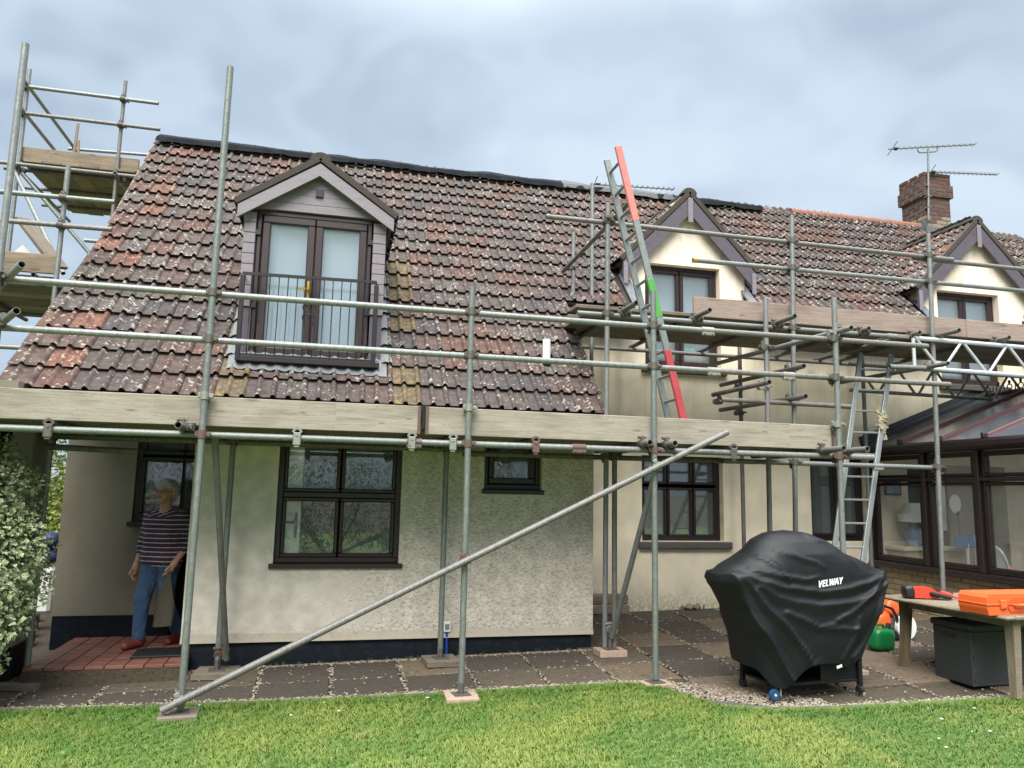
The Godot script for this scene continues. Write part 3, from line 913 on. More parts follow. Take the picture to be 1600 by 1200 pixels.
func grass() -> void:
	var b := MB.new()
	var r := RandomNumberGenerator.new()
	r.seed = 77
	for k in 12:
		var o := Vector3(r.randf_range(-0.026, 0.026), 0, r.randf_range(-0.026, 0.026))
		var dir := Vector3(r.randfn(), 0, r.randfn()).normalized()
		var side := dir.cross(Vector3.UP) * r.randf_range(0.0011, 0.0020)
		var h := r.randf_range(0.014, 0.034)
		var lean := r.randf_range(0.3, 1.5) * h
		var m := o + Vector3.UP * h * 0.62 + dir * lean * 0.35
		var t := o + Vector3.UP * h + dir * lean
		var nn := (dir * -0.4 + Vector3.UP).normalized()
		b.col = Color.WHITE.lerp(Color(1.25, 1.1, 0.9), r.randf())
		b.quad(o - side, o + side, m + side, m - side, nn)
		b.tri(m - side, m + side, t, nn, nn, nn)
	var xs := []
	var cs := []
	var big := noise(0.55, 3, 301)
	var fine := noise(2.4, 2, 302)
	for k in 120000:
		var x := rng.randf_range(-4.2, 8.0)
		var e := lawn_edge(x)
		var z := e + 0.015 + pow(rng.randf(), 1.15) * (-2.4 - e)
		var q := big.get_noise_2d(x, z) + 0.5 * fine.get_noise_2d(x, z)
		var s := rng.randf_range(0.75, 1.2) * (1.0 + 0.3 * q)
		if z < e + 0.12:
			s *= 1.2
		xs.append(Transform3D(Basis(Vector3.UP, rng.randf() * TAU).scaled(Vector3(s * 1.1, s, s * 1.1)), Vector3(x, ground_y(x, z) - 0.002, z)))
		var c := Color(0.07, 0.145, 0.02).lerp(Color(0.165, 0.215, 0.042), clampf(0.42 + q * 1.2 + rng.randf_range(-0.3, 0.3), 0, 1))
		if z < e + 0.25:
			c = c.lerp(Color(0.06, 0.15, 0.02), 0.6 * (1.0 - (z - e) / 0.25))
		if rng.randf() < 0.05:
			c = c.lerp(Color(0.30, 0.28, 0.13), 0.7)
		cs.append(c)
	# tufts that creep over the edging, and weeds in the joints and at the wall
	for k in 2600:
		var x := rng.randf_range(-4.0, 7.5)
		var z := lawn_edge(x) - absf(rng.randfn(0.0, 0.025)) + 0.02
		var s := rng.randf_range(0.5, 1.3)
		xs.append(Transform3D(Basis(Vector3.UP, rng.randf() * TAU).scaled(Vector3(s, s, s)), Vector3(x, ground_y(x, z), z)))
		cs.append(Color(0.07, 0.145, 0.02).lerp(Color(0.16, 0.21, 0.04), rng.randf()))
	for k in 46:
		var wall := rng.randf() < 0.4
		var x := rng.randf_range(-1.1, 2.5) if wall else -3.99 + 0.581 * rng.randi_range(2, 18)
		var z := -7.255 if wall else rng.randf_range(-8.8, -6.2)
		if x < -1.1 and z < -6.9 or x < 2.57 and z < -7.26:
			continue
		for q in rng.randi_range(1, 4):
			var s := rng.randf_range(0.4, 1.1)
			xs.append(Transform3D(Basis(Vector3.UP, rng.randf() * TAU).scaled(Vector3(s * 0.7, s, s * 0.7)), Vector3(x + rng.randfn(0, 0.012), ground_y(x, z), z + rng.randfn(0, 0.01))))
			cs.append(Color(0.05, 0.11, 0.02).lerp(Color(0.12, 0.17, 0.04), rng.randf()))
	multi(self, "grass", b.mesh(true), M["grass"], xs, cs)
	# daisies
	var d := MB.new()
	for k in 8:
		var a := TAU * k / 8
		var p := Vector3(cos(a), 0, sin(a))
		var q := Vector3(cos(a + 0.5), 0.1, sin(a + 0.5))
		d.tri(Vector3.ZERO, p, q, Vector3.UP, Vector3.UP, Vector3.UP)
	var dx := []
	for k in 12:
		var x := rng.randf_range(-3, 6.0)
		var z := lawn_edge(x) + 0.05 + rng.randf() * 0.8
		dx.append(Transform3D(Basis().scaled(Vector3.ONE * rng.randf_range(0.009, 0.014)), Vector3(x, ground_y(x, z) + 0.036, z)))
	multi(self, "daisies", d.mesh(), M["logo_white"], dx)

var home: Node3D

func house() -> void:
	home = thing("house", "cream rendered house with a long catslide roof of weathered clay tiles and gabled dormers", "house", Vector3(2.5, 0, -11))
	# extension, left
	var ops := [[-0.485, 0.645, 0.88, 2.09], [1.445, 2.03, 1.585, 2.09]]
	part(home, "wall", wall_mesh(-1.215, 2.57, 0.2, 2.36, -7.3, 0.26, ops, Rect2(-1.215, 0.2, 3.785, 2.16)), M["roughcast"])
	var bell := MB.new()
	bell.prism(PackedVector2Array([Vector2(-7.3, 0.27), Vector2(-7.3, 0.2), Vector2(-7.272, 0.2)]), -1.215, 2.57, Transform3D(Basis(Vector3(0, 0, 1), Vector3(0, 1, 0), Vector3(1, 0, 0)), Vector3.ZERO))
	part(home, "bell_cast", bell.mesh(), M["bell"])
	var p := MB.new()
	p.abox(-1.2, 2.555, -0.2, 0.199, -7.56, -7.31)
	part(home, "plinth", p.mesh(), M["plinth"])
	var sw := MB.new()
	sw.prism(PackedVector2Array([V2(7.57, 0.0), V2(9.0, 0.0), V2(9.0, 3.7), V2(7.57, 2.56)]), 2.57, 2.35, Transform3D(Basis(Vector3(0, 0, -1), Vector3.UP, Vector3(1, 0, 0)), Vector3.ZERO))
	part(home, "wall", sw.mesh(), M["cream"])
	# porch recess on the left
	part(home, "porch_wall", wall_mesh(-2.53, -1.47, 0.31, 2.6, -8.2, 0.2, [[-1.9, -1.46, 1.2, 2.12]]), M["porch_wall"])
	var pp := MB.new()
	pp.abox(-2.52, -1.48, 0.0, 0.309, -8.4, -8.21)
	part(home, "porch_plinth", pp.mesh(), M["plinth"])
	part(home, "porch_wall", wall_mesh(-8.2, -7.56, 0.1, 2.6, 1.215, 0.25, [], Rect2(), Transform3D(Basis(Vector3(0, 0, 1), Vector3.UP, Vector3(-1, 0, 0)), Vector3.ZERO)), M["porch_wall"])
	window(home, "porch_window", -1.9, -1.215, 1.2, 2.12, -8.23, [[-1.86, -1.25, 1.24, 1.84], [-1.86, -1.25, 1.86, 2.09]], M["brown_dark"], 0.03)
	var pr := MB.new()
	pr.abox(-2.56, -2.3, -0.1, 2.2, -7.33, -7.0, 0.01)
	pr.box(Transform3D(Basis(), Vector3(-2.6, 1.2, -7.165)), Vector3(0.28, 2.4, 0.33))
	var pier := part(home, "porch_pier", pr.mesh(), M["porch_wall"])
	pier.position.x -= 0.12
	var pq := MB.new()
	pq.abox(-2.9, -2.41, -0.2, 0.26, -7.35, -6.985, 0.008)
	part(home, "pier_plinth", pq.mesh(), M["plinth"])
	var fl := MB.new()
	fl.abox(-2.3, -1.2, -0.15, 0.085, -8.2, -6.94)
	fl.abox(-1.2, -1.12, -0.15, 0.085, -7.27, -6.94)
	var floor := part(home, "porch_floor", fl.mesh(), M["grout"])
	for i in 8:
		for j in 9:
			var x0 := -2.31 + i * 0.149
			var z0 := -6.93 - j * 0.149
			var b := MB.new()
			if x0 > -1.21 and z0 < -7.2:
				continue
			b.abox(x0 + 0.004, x0 + 0.145, 0.08, 0.106 + rng.randf() * 0.003, z0 - 0.145, z0 - 0.004, 0.003)
			part(floor, "quarry_tile", b.mesh(), M["quarry_%d" % (rng.randi() % 4)])
	var stp := MB.new()
	stp.abox(-2.31, -1.12, -0.15, 0.078, -6.935, -6.925)
	part(home, "porch_step", stp.mesh(), M["soil"])
	# windows of the extension, with what one sees through them
	var w := window(home, "casement_window", -0.485, 0.645, 0.88, 2.09, -7.36, [[-0.435, 0.075, 0.93, 1.475], [0.085, 0.595, 0.93, 1.475], [-0.435, 0.075, 1.525, 2.04], [0.085, 0.595, 1.525, 2.04]], M["brown"], 0.035, 0.035)
	var mu := MB.new()
	mu.abox(-0.434, 0.594, 1.476, 1.524, -7.42, -7.355, 0.005)
	part(w, "transom", mu.mesh(), M["brown"])
	window(home, "small_window", 1.445, 2.03, 1.585, 2.09, -7.37, [[1.5, 1.975, 1.64, 2.04]], M["brown_dark"], 0.02, 0.06)
	var dr := MB.new()
	dr.abox(-0.95, -0.272, 0.1, 2.1, -7.54, -7.50, 0.004)
	var idoor := part(home, "panelled_door", dr.mesh(), M["white_plastic"])
	var dh := MB.new()
	dh.abox(-0.325, -0.300, 1.10, 1.33, -7.499, -7.49, 0.003)
	dh.bar(Vector3(-0.312, 1.24, -7.475), Vector3(-0.40, 1.24, -7.475), 0.02, 0.02)
	dh.abox(-0.322, -0.302, 1.23, 1.25, -7.495, -7.465)
	part(idoor, "door_handle", dh.mesh(), M["black_plastic"])
	# rooms: dark shells behind the openings
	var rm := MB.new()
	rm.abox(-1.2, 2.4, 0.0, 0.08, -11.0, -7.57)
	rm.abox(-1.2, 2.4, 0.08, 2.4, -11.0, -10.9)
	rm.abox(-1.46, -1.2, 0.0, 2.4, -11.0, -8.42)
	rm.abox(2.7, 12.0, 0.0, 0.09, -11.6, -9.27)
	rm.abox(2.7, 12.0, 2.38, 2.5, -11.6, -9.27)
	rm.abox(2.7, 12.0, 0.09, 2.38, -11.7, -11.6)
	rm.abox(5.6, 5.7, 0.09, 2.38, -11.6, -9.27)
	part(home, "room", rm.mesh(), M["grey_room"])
	# main wall, right
	var o2 := [[3.815, 4.945, 0.985, 2.06], [6.23, 7.1, 1.0, 2.1], [3.87, 4.95, 3.22, 3.86], [8.42, 9.5, 3.22, 3.86], [7.75, 9.4, 0.1, 2.05]]
	part(home, "wall", wall_mesh(2.57, 12.0, 0.0, 3.85, -9.0, 0.26, o2, Rect2(2.57, 0.0, 9.43, 3.85)), M["main_render"])
	window(home, "casement_window", 3.815, 4.945, 0.985, 2.06, -9.1, [[3.86, 4.2, 1.03, 1.66], [4.21, 4.56, 1.03, 1.66], [4.57, 4.9, 1.03, 1.66], [3.86, 4.2, 1.70, 2.02], [4.21, 4.56, 1.70, 2.02], [4.57, 4.9, 1.70, 2.02]], M["brown_dark"], 0.0, 0.035)
	var sl := MB.new()
	sl.abox(3.76, 5.03, 0.895, 0.98, -9.09, -8.93, 0.01)
	part(home, "stone_sill", sl.mesh(), M["edging"])
	window(home, "hall_window", 6.23, 7.1, 1.0, 2.1, -9.1, [[6.28, 6.66, 1.05, 2.05], [6.67, 7.05, 1.05, 2.05]], M["brown_dark"], 0.03)
	var cz := MB.new()
	cz.abox(5.02, 5.06, 0.16, 3.8, -8.99, -8.95)
	# gable end and back, so the house is closed
	var gb := MB.new()
	gb.prism(PackedVector2Array([Vector2(8.42, 0.0), Vector2(14.0, 0.0), Vector2(14.0, 3.4), Vector2(11.05, 6.35), Vector2(8.42, 3.6)]), -2.56, -2.35, Transform3D(Basis(Vector3(0, 0, -1), Vector3.UP, Vector3(1, 0, 0)), Vector3.ZERO))
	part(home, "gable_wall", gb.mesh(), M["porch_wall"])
	gb = MB.new()
	gb.prism(PackedVector2Array([Vector2(9.26, 0.0), Vector2(14.0, 0.0), Vector2(14.0, 3.4), Vector2(11.05, 6.35), Vector2(9.26, 4.5)]), 11.8, 12.0, Transform3D(Basis(Vector3(0, 0, -1), Vector3.UP, Vector3(1, 0, 0)), Vector3.ZERO))
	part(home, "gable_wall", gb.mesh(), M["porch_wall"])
	var bw := MB.new()
	bw.abox(-2.34, 11.79, 0.0, 3.4, -14.2, -14.0)
	part(home, "wall", bw.mesh(), M["cream"])
	# meter box and blue water pipe low on the wall
	var ob := MB.new()
	ob.abox(1.085, 1.155, 0.25, 0.345, -7.298, -7.27, 0.006)
	var box := part(home, "tap_box", ob.mesh(), M["white_plastic"])
	var ob2 := MB.new()
	ob2.abox(1.1, 1.14, 0.275, 0.325, -7.269, -7.264)
	part(box, "box_cover", ob2.mesh(), M["alu"])
	var bp := MB.new()
	bp.tube(Vector3(1.12, 0.25, -7.285), Vector3(1.125, 0.0, -7.285), 0.013, 0.013, 8)
	part(home, "blue_pipe", bp.mesh(), M["blue_pipe"])

# is this roof position taken by a dormer?
func in_dormer(x: float, d: float) -> bool:
	if absf(x + 0.275) < 0.66 and d > 0.44 and d < 2.5 + (1.0 - absf(x + 0.275) / 0.66) * 0.62:
		return true
	for c in [[4.47, 0.88], [9.05, 0.95]]:
		if absf(x - c[0]) < c[1] and d < 2.9 + (1.0 - absf(x - c[0]) / c[1]) * 1.1:
			return true
	return false

func house_roof() -> void:
	# underlay in strips that leave the wall dormers open, and the rear slope
	var u := MB.new()
	var strips := [[-2.66, 2.66, -0.12], [2.66, 3.66, 1.86], [3.66, 5.3, 3.1], [5.3, 8.2, 1.86], [8.2, 9.9, 3.1], [9.9, 12.1, 1.86]]
	for s in strips:
		var a := roof_at(s[0], s[2], -0.012)
		var b := roof_at(s[1], s[2], -0.012)
		var c := roof_at(s[1], 5.5, -0.012)
		var d := roof_at(s[0], 5.5, -0.012)
		u.quad(a, b, c, d, NORM)
		var k := -NORM * 0.06
		u.quad(a + k, b + k, c + k, d + k, -NORM)
		u.quad(a, b, b + k, a + k, -SLOPE)
		u.quad(a, d, d + k, a + k, Vector3.LEFT); u.quad(b, c, c + k, b + k, Vector3.RIGHT)
	u.quad(Vector3(-2.66, 6.40, -11.06), Vector3(12.1, 6.40, -11.06), Vector3(12.1, 3.2, -14.4), Vector3(-2.66, 3.2, -14.4), Vector3(0, 0.7, -0.7))
	var roof := part(home, "roof", u.mesh(), M["dark_room"])
	# verge bedding on both sloping edges
	for x in [-2.655, 2.63]:
		var vg := MB.new()
		vg.bar(roof_at(x - (0.15 if x < 0 else 0.0), -0.1, -0.002), roof_at(x, 2.4 if x < 0 else 1.95, -0.002), 0.05, 0.03, NORM)
		if x < 0:
			vg.bar(roof_at(x, 2.4, -0.002), roof_at(x, 5.4, -0.002), 0.05, 0.03, NORM)
		part(roof, "verge", vg.mesh(), M["mortar"])
	var tiles := []
	var w := 0.2665
	for k in range(-1, 18):
		var d := 0.17 + 0.3 * k
		for j in 56:
			var x := -2.668 + w * j
			if x > 2.5 and k < 6:
				break
			if in_dormer(x + w / 2, d + 0.13):
				continue
			if x > 9.8 and x < 10.6 and d > 5.1:
				continue
			tiles.append([x, d])
	var eye := Vector3(0, 1.57, 0)
	tiles.sort_custom(func(a, b): return roof_at(a[0], a[1]).distance_to(eye) < roof_at(b[0], b[1]).distance_to(eye))
	var rest := {}
	for i in tiles.size():
		var x: float = tiles[i][0]
		var d: float = tiles[i][1]
		var tone := tone_for(x, d, rng.randf())
		var slip := rng.randf_range(-0.006, 0.006)
		if rng.randf() < 0.012:
			slip += rng.randf_range(-0.05, -0.02)
		var flare := 0.095 * clampf((2.4 - d) / 2.3, 0.0, 1.0) if x < -1.1 else 0.0
		if flare > 0.0:
			x = -1.1 + (x + 1.1) * (1.0 + flare)
		var t := Transform3D(Basis(Vector3.RIGHT * (1.0 + flare), NORM, -SLOPE) * Basis.from_euler(Vector3(rng.randf_range(-0.012, 0.012), rng.randf_range(-0.01, 0.01), rng.randf_range(-0.012, 0.012))), roof_at(x, d + slip, rng.randf_range(-0.002, 0.003)))
		var var_ := rng.randi() % 7
		if i < 300:
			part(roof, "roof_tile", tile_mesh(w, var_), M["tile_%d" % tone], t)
		else:
			if not rest.has(tone):
				rest[tone] = MB.new()
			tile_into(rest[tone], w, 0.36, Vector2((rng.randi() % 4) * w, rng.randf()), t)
	var am := ArrayMesh.new()
	for tone in rest:
		var b: MB = rest[tone]
		var one := b.mesh()
		am.add_surface_from_arrays(Mesh.PRIMITIVE_TRIANGLES, one.surface_get_arrays(0))
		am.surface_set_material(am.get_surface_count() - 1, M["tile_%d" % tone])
	var o := part(roof, "roof_tiling", am, null)
	o.set_meta("kind", "stuff")
	# black membrane laid over the stripped ridge, then grey sheeting, then red ridge tiles
	var n := noise(0.9, 2, 330)
	for seg in [["ridge_membrane", -2.64, 4.1, "membrane"], ["ridge_sheeting", 3.3, 5.2, "plastic_grey"], ["ridge_membrane", 4.9, 6.8, "membrane"]]:
		var b := MB.new()
		var steps := int((seg[2] - seg[1]) / 0.12)
		var rows := []
		for i in steps + 1:
			var x: float = lerpf(seg[1], seg[2], float(i) / steps)
			var h := 0.075 + 0.03 * n.get_noise_1d(x * 1.3 + (40.0 if seg[0] == "ridge_sheeting" else 0.0)) + (0.01 if seg[0] == "ridge_sheeting" else 0.0)
			if i == steps and seg[0] == "ridge_membrane" and seg[1] > 4:
				h -= 0.06
			var top := Vector3(x, 6.43 + h, -11.06)
			var low := 5.27 + 0.05 * n.get_noise_1d(x * 2.0 + 90.0)
			rows.append([roof_at(x, low, 0.095 + 0.015 * n.get_noise_1d(x * 7.0)), roof_at(x, 5.38, 0.115 + 0.015 * n.get_noise_1d(x * 5.0 + 9.0)), top, Vector3(x, 6.2 + h, -11.35)])
		for i in steps:
			for k in 3:
				var a: Vector3 = rows[i][k]
				var e: Vector3 = rows[i + 1][k]
				var f: Vector3 = rows[i + 1][k + 1]
				var g: Vector3 = rows[i][k + 1]
				var nn := (e - a).cross(g - a).normalized()
				b.quad(a, e, f, g, nn if nn.y > 0 else -nn)
		part(roof, seg[0], b.mesh(), M[seg[3]])
	for k in 8:
		var x0 := 7.42 + k * 0.325
		var b := MB.new()
		for i in 8:
			var a0 := PI * i / 8
			var a1 := PI * (i + 1) / 8
			var p0 := Vector3(0, sin(a0), cos(a0))
			var p1 := Vector3(0, sin(a1), cos(a1))
			var o0 := Vector3(x0, 6.38, -11.06)
			var o1 := Vector3(x0 + 0.33, 6.383, -11.06)
			b.squad(o0 + p0 * 0.115, o0 + p1 * 0.115, o1 + p1 * 0.108, o1 + p0 * 0.108, p0, p1, p1, p0)
			b.quad(o0 + p0 * 0.115, o0 + p1 * 0.115, o0 + p1 * 0.095, o0 + p0 * 0.095, Vector3.LEFT)
		part(roof, "ridge_tile", b.mesh(), M["ridge_red"])
	# lead: apron below the french doors and soakers beside them
	var la := MB.new()
	for i in 44:
		var xa := -1.02 + i * 0.0338
		var p := []
		for e in [0, 1]:
			var x: float = xa + e * 0.0338
			var ph := fposmod(x + 2.668, w / 2) / (w / 2)
			var up := 0.05 + 0.028 * clampf(sin((ph - 0.56) / 0.44 * PI), 0.0, 1.0) * (1.0 if ph > 0.56 else 0.0)
			p.append(roof_at(x, 0.27, up)); p.append(roof_at(x, 0.52, up * 0.8 + 0.02))
		la.quad(p[0], p[2], p[3], p[1], NORM)
	part(roof, "lead_apron", la.mesh(), M["lead"])
	for sx in [-1.0, 0.46]:
		var b := MB.new()
		for k in 7:
			var d0 := 0.47 + k * 0.3
			for i in 4:
				var a0 := i / 4.0
				var a1 := (i + 1) / 4.0
				var h0 := 0.055 + 0.03 * sin(a0 * PI)
				var h1 := 0.055 + 0.03 * sin(a1 * PI)
				b.quad(roof_at(sx - 0.05 + a0 * 0.1, d0, h0), roof_at(sx - 0.05 + a1 * 0.1, d0, h1), roof_at(sx - 0.05 + a1 * 0.1, d0 + 0.31, h1 - 0.03), roof_at(sx - 0.05 + a0 * 0.1, d0 + 0.31, h0 - 0.03), NORM)
		part(roof, "lead_soaker", b.mesh(), M["lead"])
	for e in [[3.61, 1.86, 2.75], [5.33, 1.86, 2.75], [8.15, 1.86, 2.75], [10.0, 1.86, 2.75]]:
		var b := MB.new()
		b.bar(roof_at(e[0], e[1], 0.04), roof_at(e[0], e[2], 0.04), 0.13, 0.03, NORM, 0.01)
		part(roof, "lead_flashing", b.mesh(), M["lead"])
	# eaves: gutter and soffit along the main wall, gutter of the extension
	var gt := MB.new()
	for e in [[2.66, 3.6, 3.86, -8.62], [5.4, 8.2, 3.86, -8.62], [9.9, 12.0, 3.86, -8.62], [-2.66, 2.66, 2.26, -7.13]]:
		var pts := []
		for i in 9:
			var a := PI + PI * i / 8
			pts.append(Vector2(cos(a), sin(a)) * 0.055)
		for i in 8:
			gt.quad(Vector3(e[0], e[2] + pts[i].y, e[3] + pts[i].x), Vector3(e[1], e[2] + pts[i].y, e[3] + pts[i].x), Vector3(e[1], e[2] + pts[i + 1].y, e[3] + pts[i + 1].x), Vector3(e[0], e[2] + pts[i + 1].y, e[3] + pts[i + 1].x), Vector3(0, pts[i].y, pts[i].x).normalized())
	part(home, "gutter", gt.mesh(), M["brown_dark"])
	var sf := MB.new()
	for e in [[2.66, 3.6], [5.35, 8.15], [9.95, 12.0]]:
		sf.abox(e[0], e[1], 3.74, 3.90, -9.0, -8.68)
	sf.abox(-2.5, 2.6, 2.2, 2.33, -7.3, -7.19)
	part(home, "soffit", sf.mesh(), M["brown_dark"])
	var vp := thing("roof_vent", "short white upright pipe on the tiles near the right edge of the low roof", "vent pipe", roof_at(2.17, 0.72))
	var vb := MB.new()
	vb.tube(roof_at(2.17, 0.66, 0.03), roof_at(2.17, 0.66, 0.03) + Vector3(0, 0.27, 0), 0.043, 0.043, 16, 0.85)
	part(vp, "pipe", vb.mesh(), M["white_plastic"])
	var vc := MB.new()
	vc.tube(roof_at(2.17, 0.66, 0.0) + Vector3(0, -0.01, 0), roof_at(2.17, 0.66, 0.03) + Vector3(0, 0.01, 0), 0.06, 0.046, 16)
	part(vp, "collar", vc.mesh(), M["black_plastic"])

# pitched roof of a dormer whose ridge runs back from zf; tiles, verge, barge boards and ridge caps
func dormer_roof(xc: float, zf: float, ya: float, half: float, rise: float, bw: float, bm: String, king: bool) -> void:
	var zb := -7.258 - (ya - 2.427) / 1.05 - 0.05
	var u := MB.new()
	for s in [-1.0, 1.0]:
		var a := Vector3(xc, ya, zf)
		var b := Vector3(xc + s * half, ya - rise, zf)
		var nn := Vector3(s * rise, half, 0).normalized()
		u.quad(a, b, b + Vector3(0, 0, zb - zf), a + Vector3(0, 0, zb - zf), nn)
		var k := -nn * 0.05
		u.quad(a + k, b + k, b + k + Vector3(0, 0, zb - zf), a + k + Vector3(0, 0, zb - zf), -nn)
		u.quad(a, b, b + k, a + k, Vector3.BACK)
		u.quad(b, b + Vector3(0, 0, zb - zf), b + k + Vector3(0, 0, zb - zf), b + k, Vector3(s, -0.3, 0).normalized())
	var roof := part(home, "dormer_roof", u.mesh(), M["moss"])
	var sl := sqrt(half * half + rise * rise)
	for s in [-1.0, 1.0]:
		var up := Vector3(-s * half, rise, 0).normalized()
		var nn := Vector3(s * rise, half, 0).normalized()
		# tiles: x across the slope runs along z
		var x := up.cross(nn)  # so that x, n, -up is right-handed
		var bas := Basis(nn.cross(-up), nn, -up)
		var courses := int(ceil(sl / 0.27))
		var cols := int(ceil((zf - zb) / 0.2665))
		for k in courses:
			for j in cols:
				var d := k * 0.27 - 0.03
				if d + 0.2 > sl:
					continue
				var o := Vector3(xc + s * half, ya - rise, 0) + up * d
				o.z = zf - 0.02 - (j + (1 if bas.x.z > 0 else 0)) * 0.2665
				var yr := 2.427 + (-7.258 - (o.z + (0.133 if bas.x.z > 0 else -0.133))) * 1.05
				if yr > o.y + 0.2:
					continue
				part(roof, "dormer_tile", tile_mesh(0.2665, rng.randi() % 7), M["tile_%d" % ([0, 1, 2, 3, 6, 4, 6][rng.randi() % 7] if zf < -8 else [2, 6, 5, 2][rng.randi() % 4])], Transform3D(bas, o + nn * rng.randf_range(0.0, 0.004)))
		# mossy verge mortar under the tile edge and the barge board
		var v := MB.new()
		v.bar(Vector3(xc, ya + 0.03, zf + 0.01), Vector3(xc + s * (half + 0.03), ya - rise, zf + 0.01), 0.05, 0.06, nn)
		part(roof, "verge", v.mesh(), M["moss"])
		var b := MB.new()
		var y0 := ya - 0.03
		var sk := bw * sl / half
		b.prism(PackedVector2Array([Vector2(xc, y0), Vector2(xc, y0 - sk), Vector2(xc + s * half, y0 - rise - sk), Vector2(xc + s * half, y0 - rise)]), zf + 0.025, zf - 0.01)
		part(roof, "barge_board", b.mesh(), M[bm])
	if king:
		var b := MB.new()
		b.abox(xc - 0.035, xc + 0.035, ya - 0.40, ya - 0.06, zf + 0.027, zf + 0.045, 0.004)
		for s in [-1.0, 1.0]:
			b.abox(xc + s * (half - 0.06), xc + s * half, ya - rise - 0.33, ya - rise - 0.04, zf + 0.027, zf + 0.04, 0.004)
		part(roof, "barge_trim", b.mesh(), M["lilac"])
	for k in int((zf - zb) / 0.3) + 1:
		var b := MB.new()
		var z0 := zf + 0.02 - k * 0.3
		for i in 8:
			var a0 := PI * i / 8
			var a1 := PI * (i + 1) / 8
			var p0 := Vector3(cos(a0), sin(a0) * 0.8, 0)
			var p1 := Vector3(cos(a1), sin(a1) * 0.8, 0)
			var o0 := Vector3(xc, ya + 0.01, z0)
			var o1 := Vector3(xc, ya + 0.006, z0 - 0.295)
			b.squad(o0 + p0 * 0.105, o0 + p1 * 0.105, o1 + p1 * 0.095, o1 + p0 * 0.095, p0, p1, p1, p0)
			b.tri(o0, o0 + p0 * 0.105, o0 + p1 * 0.105, Vector3.BACK, Vector3.BACK, Vector3.BACK)
		part(roof, "ridge_cap", b.mesh(), M["moss"])

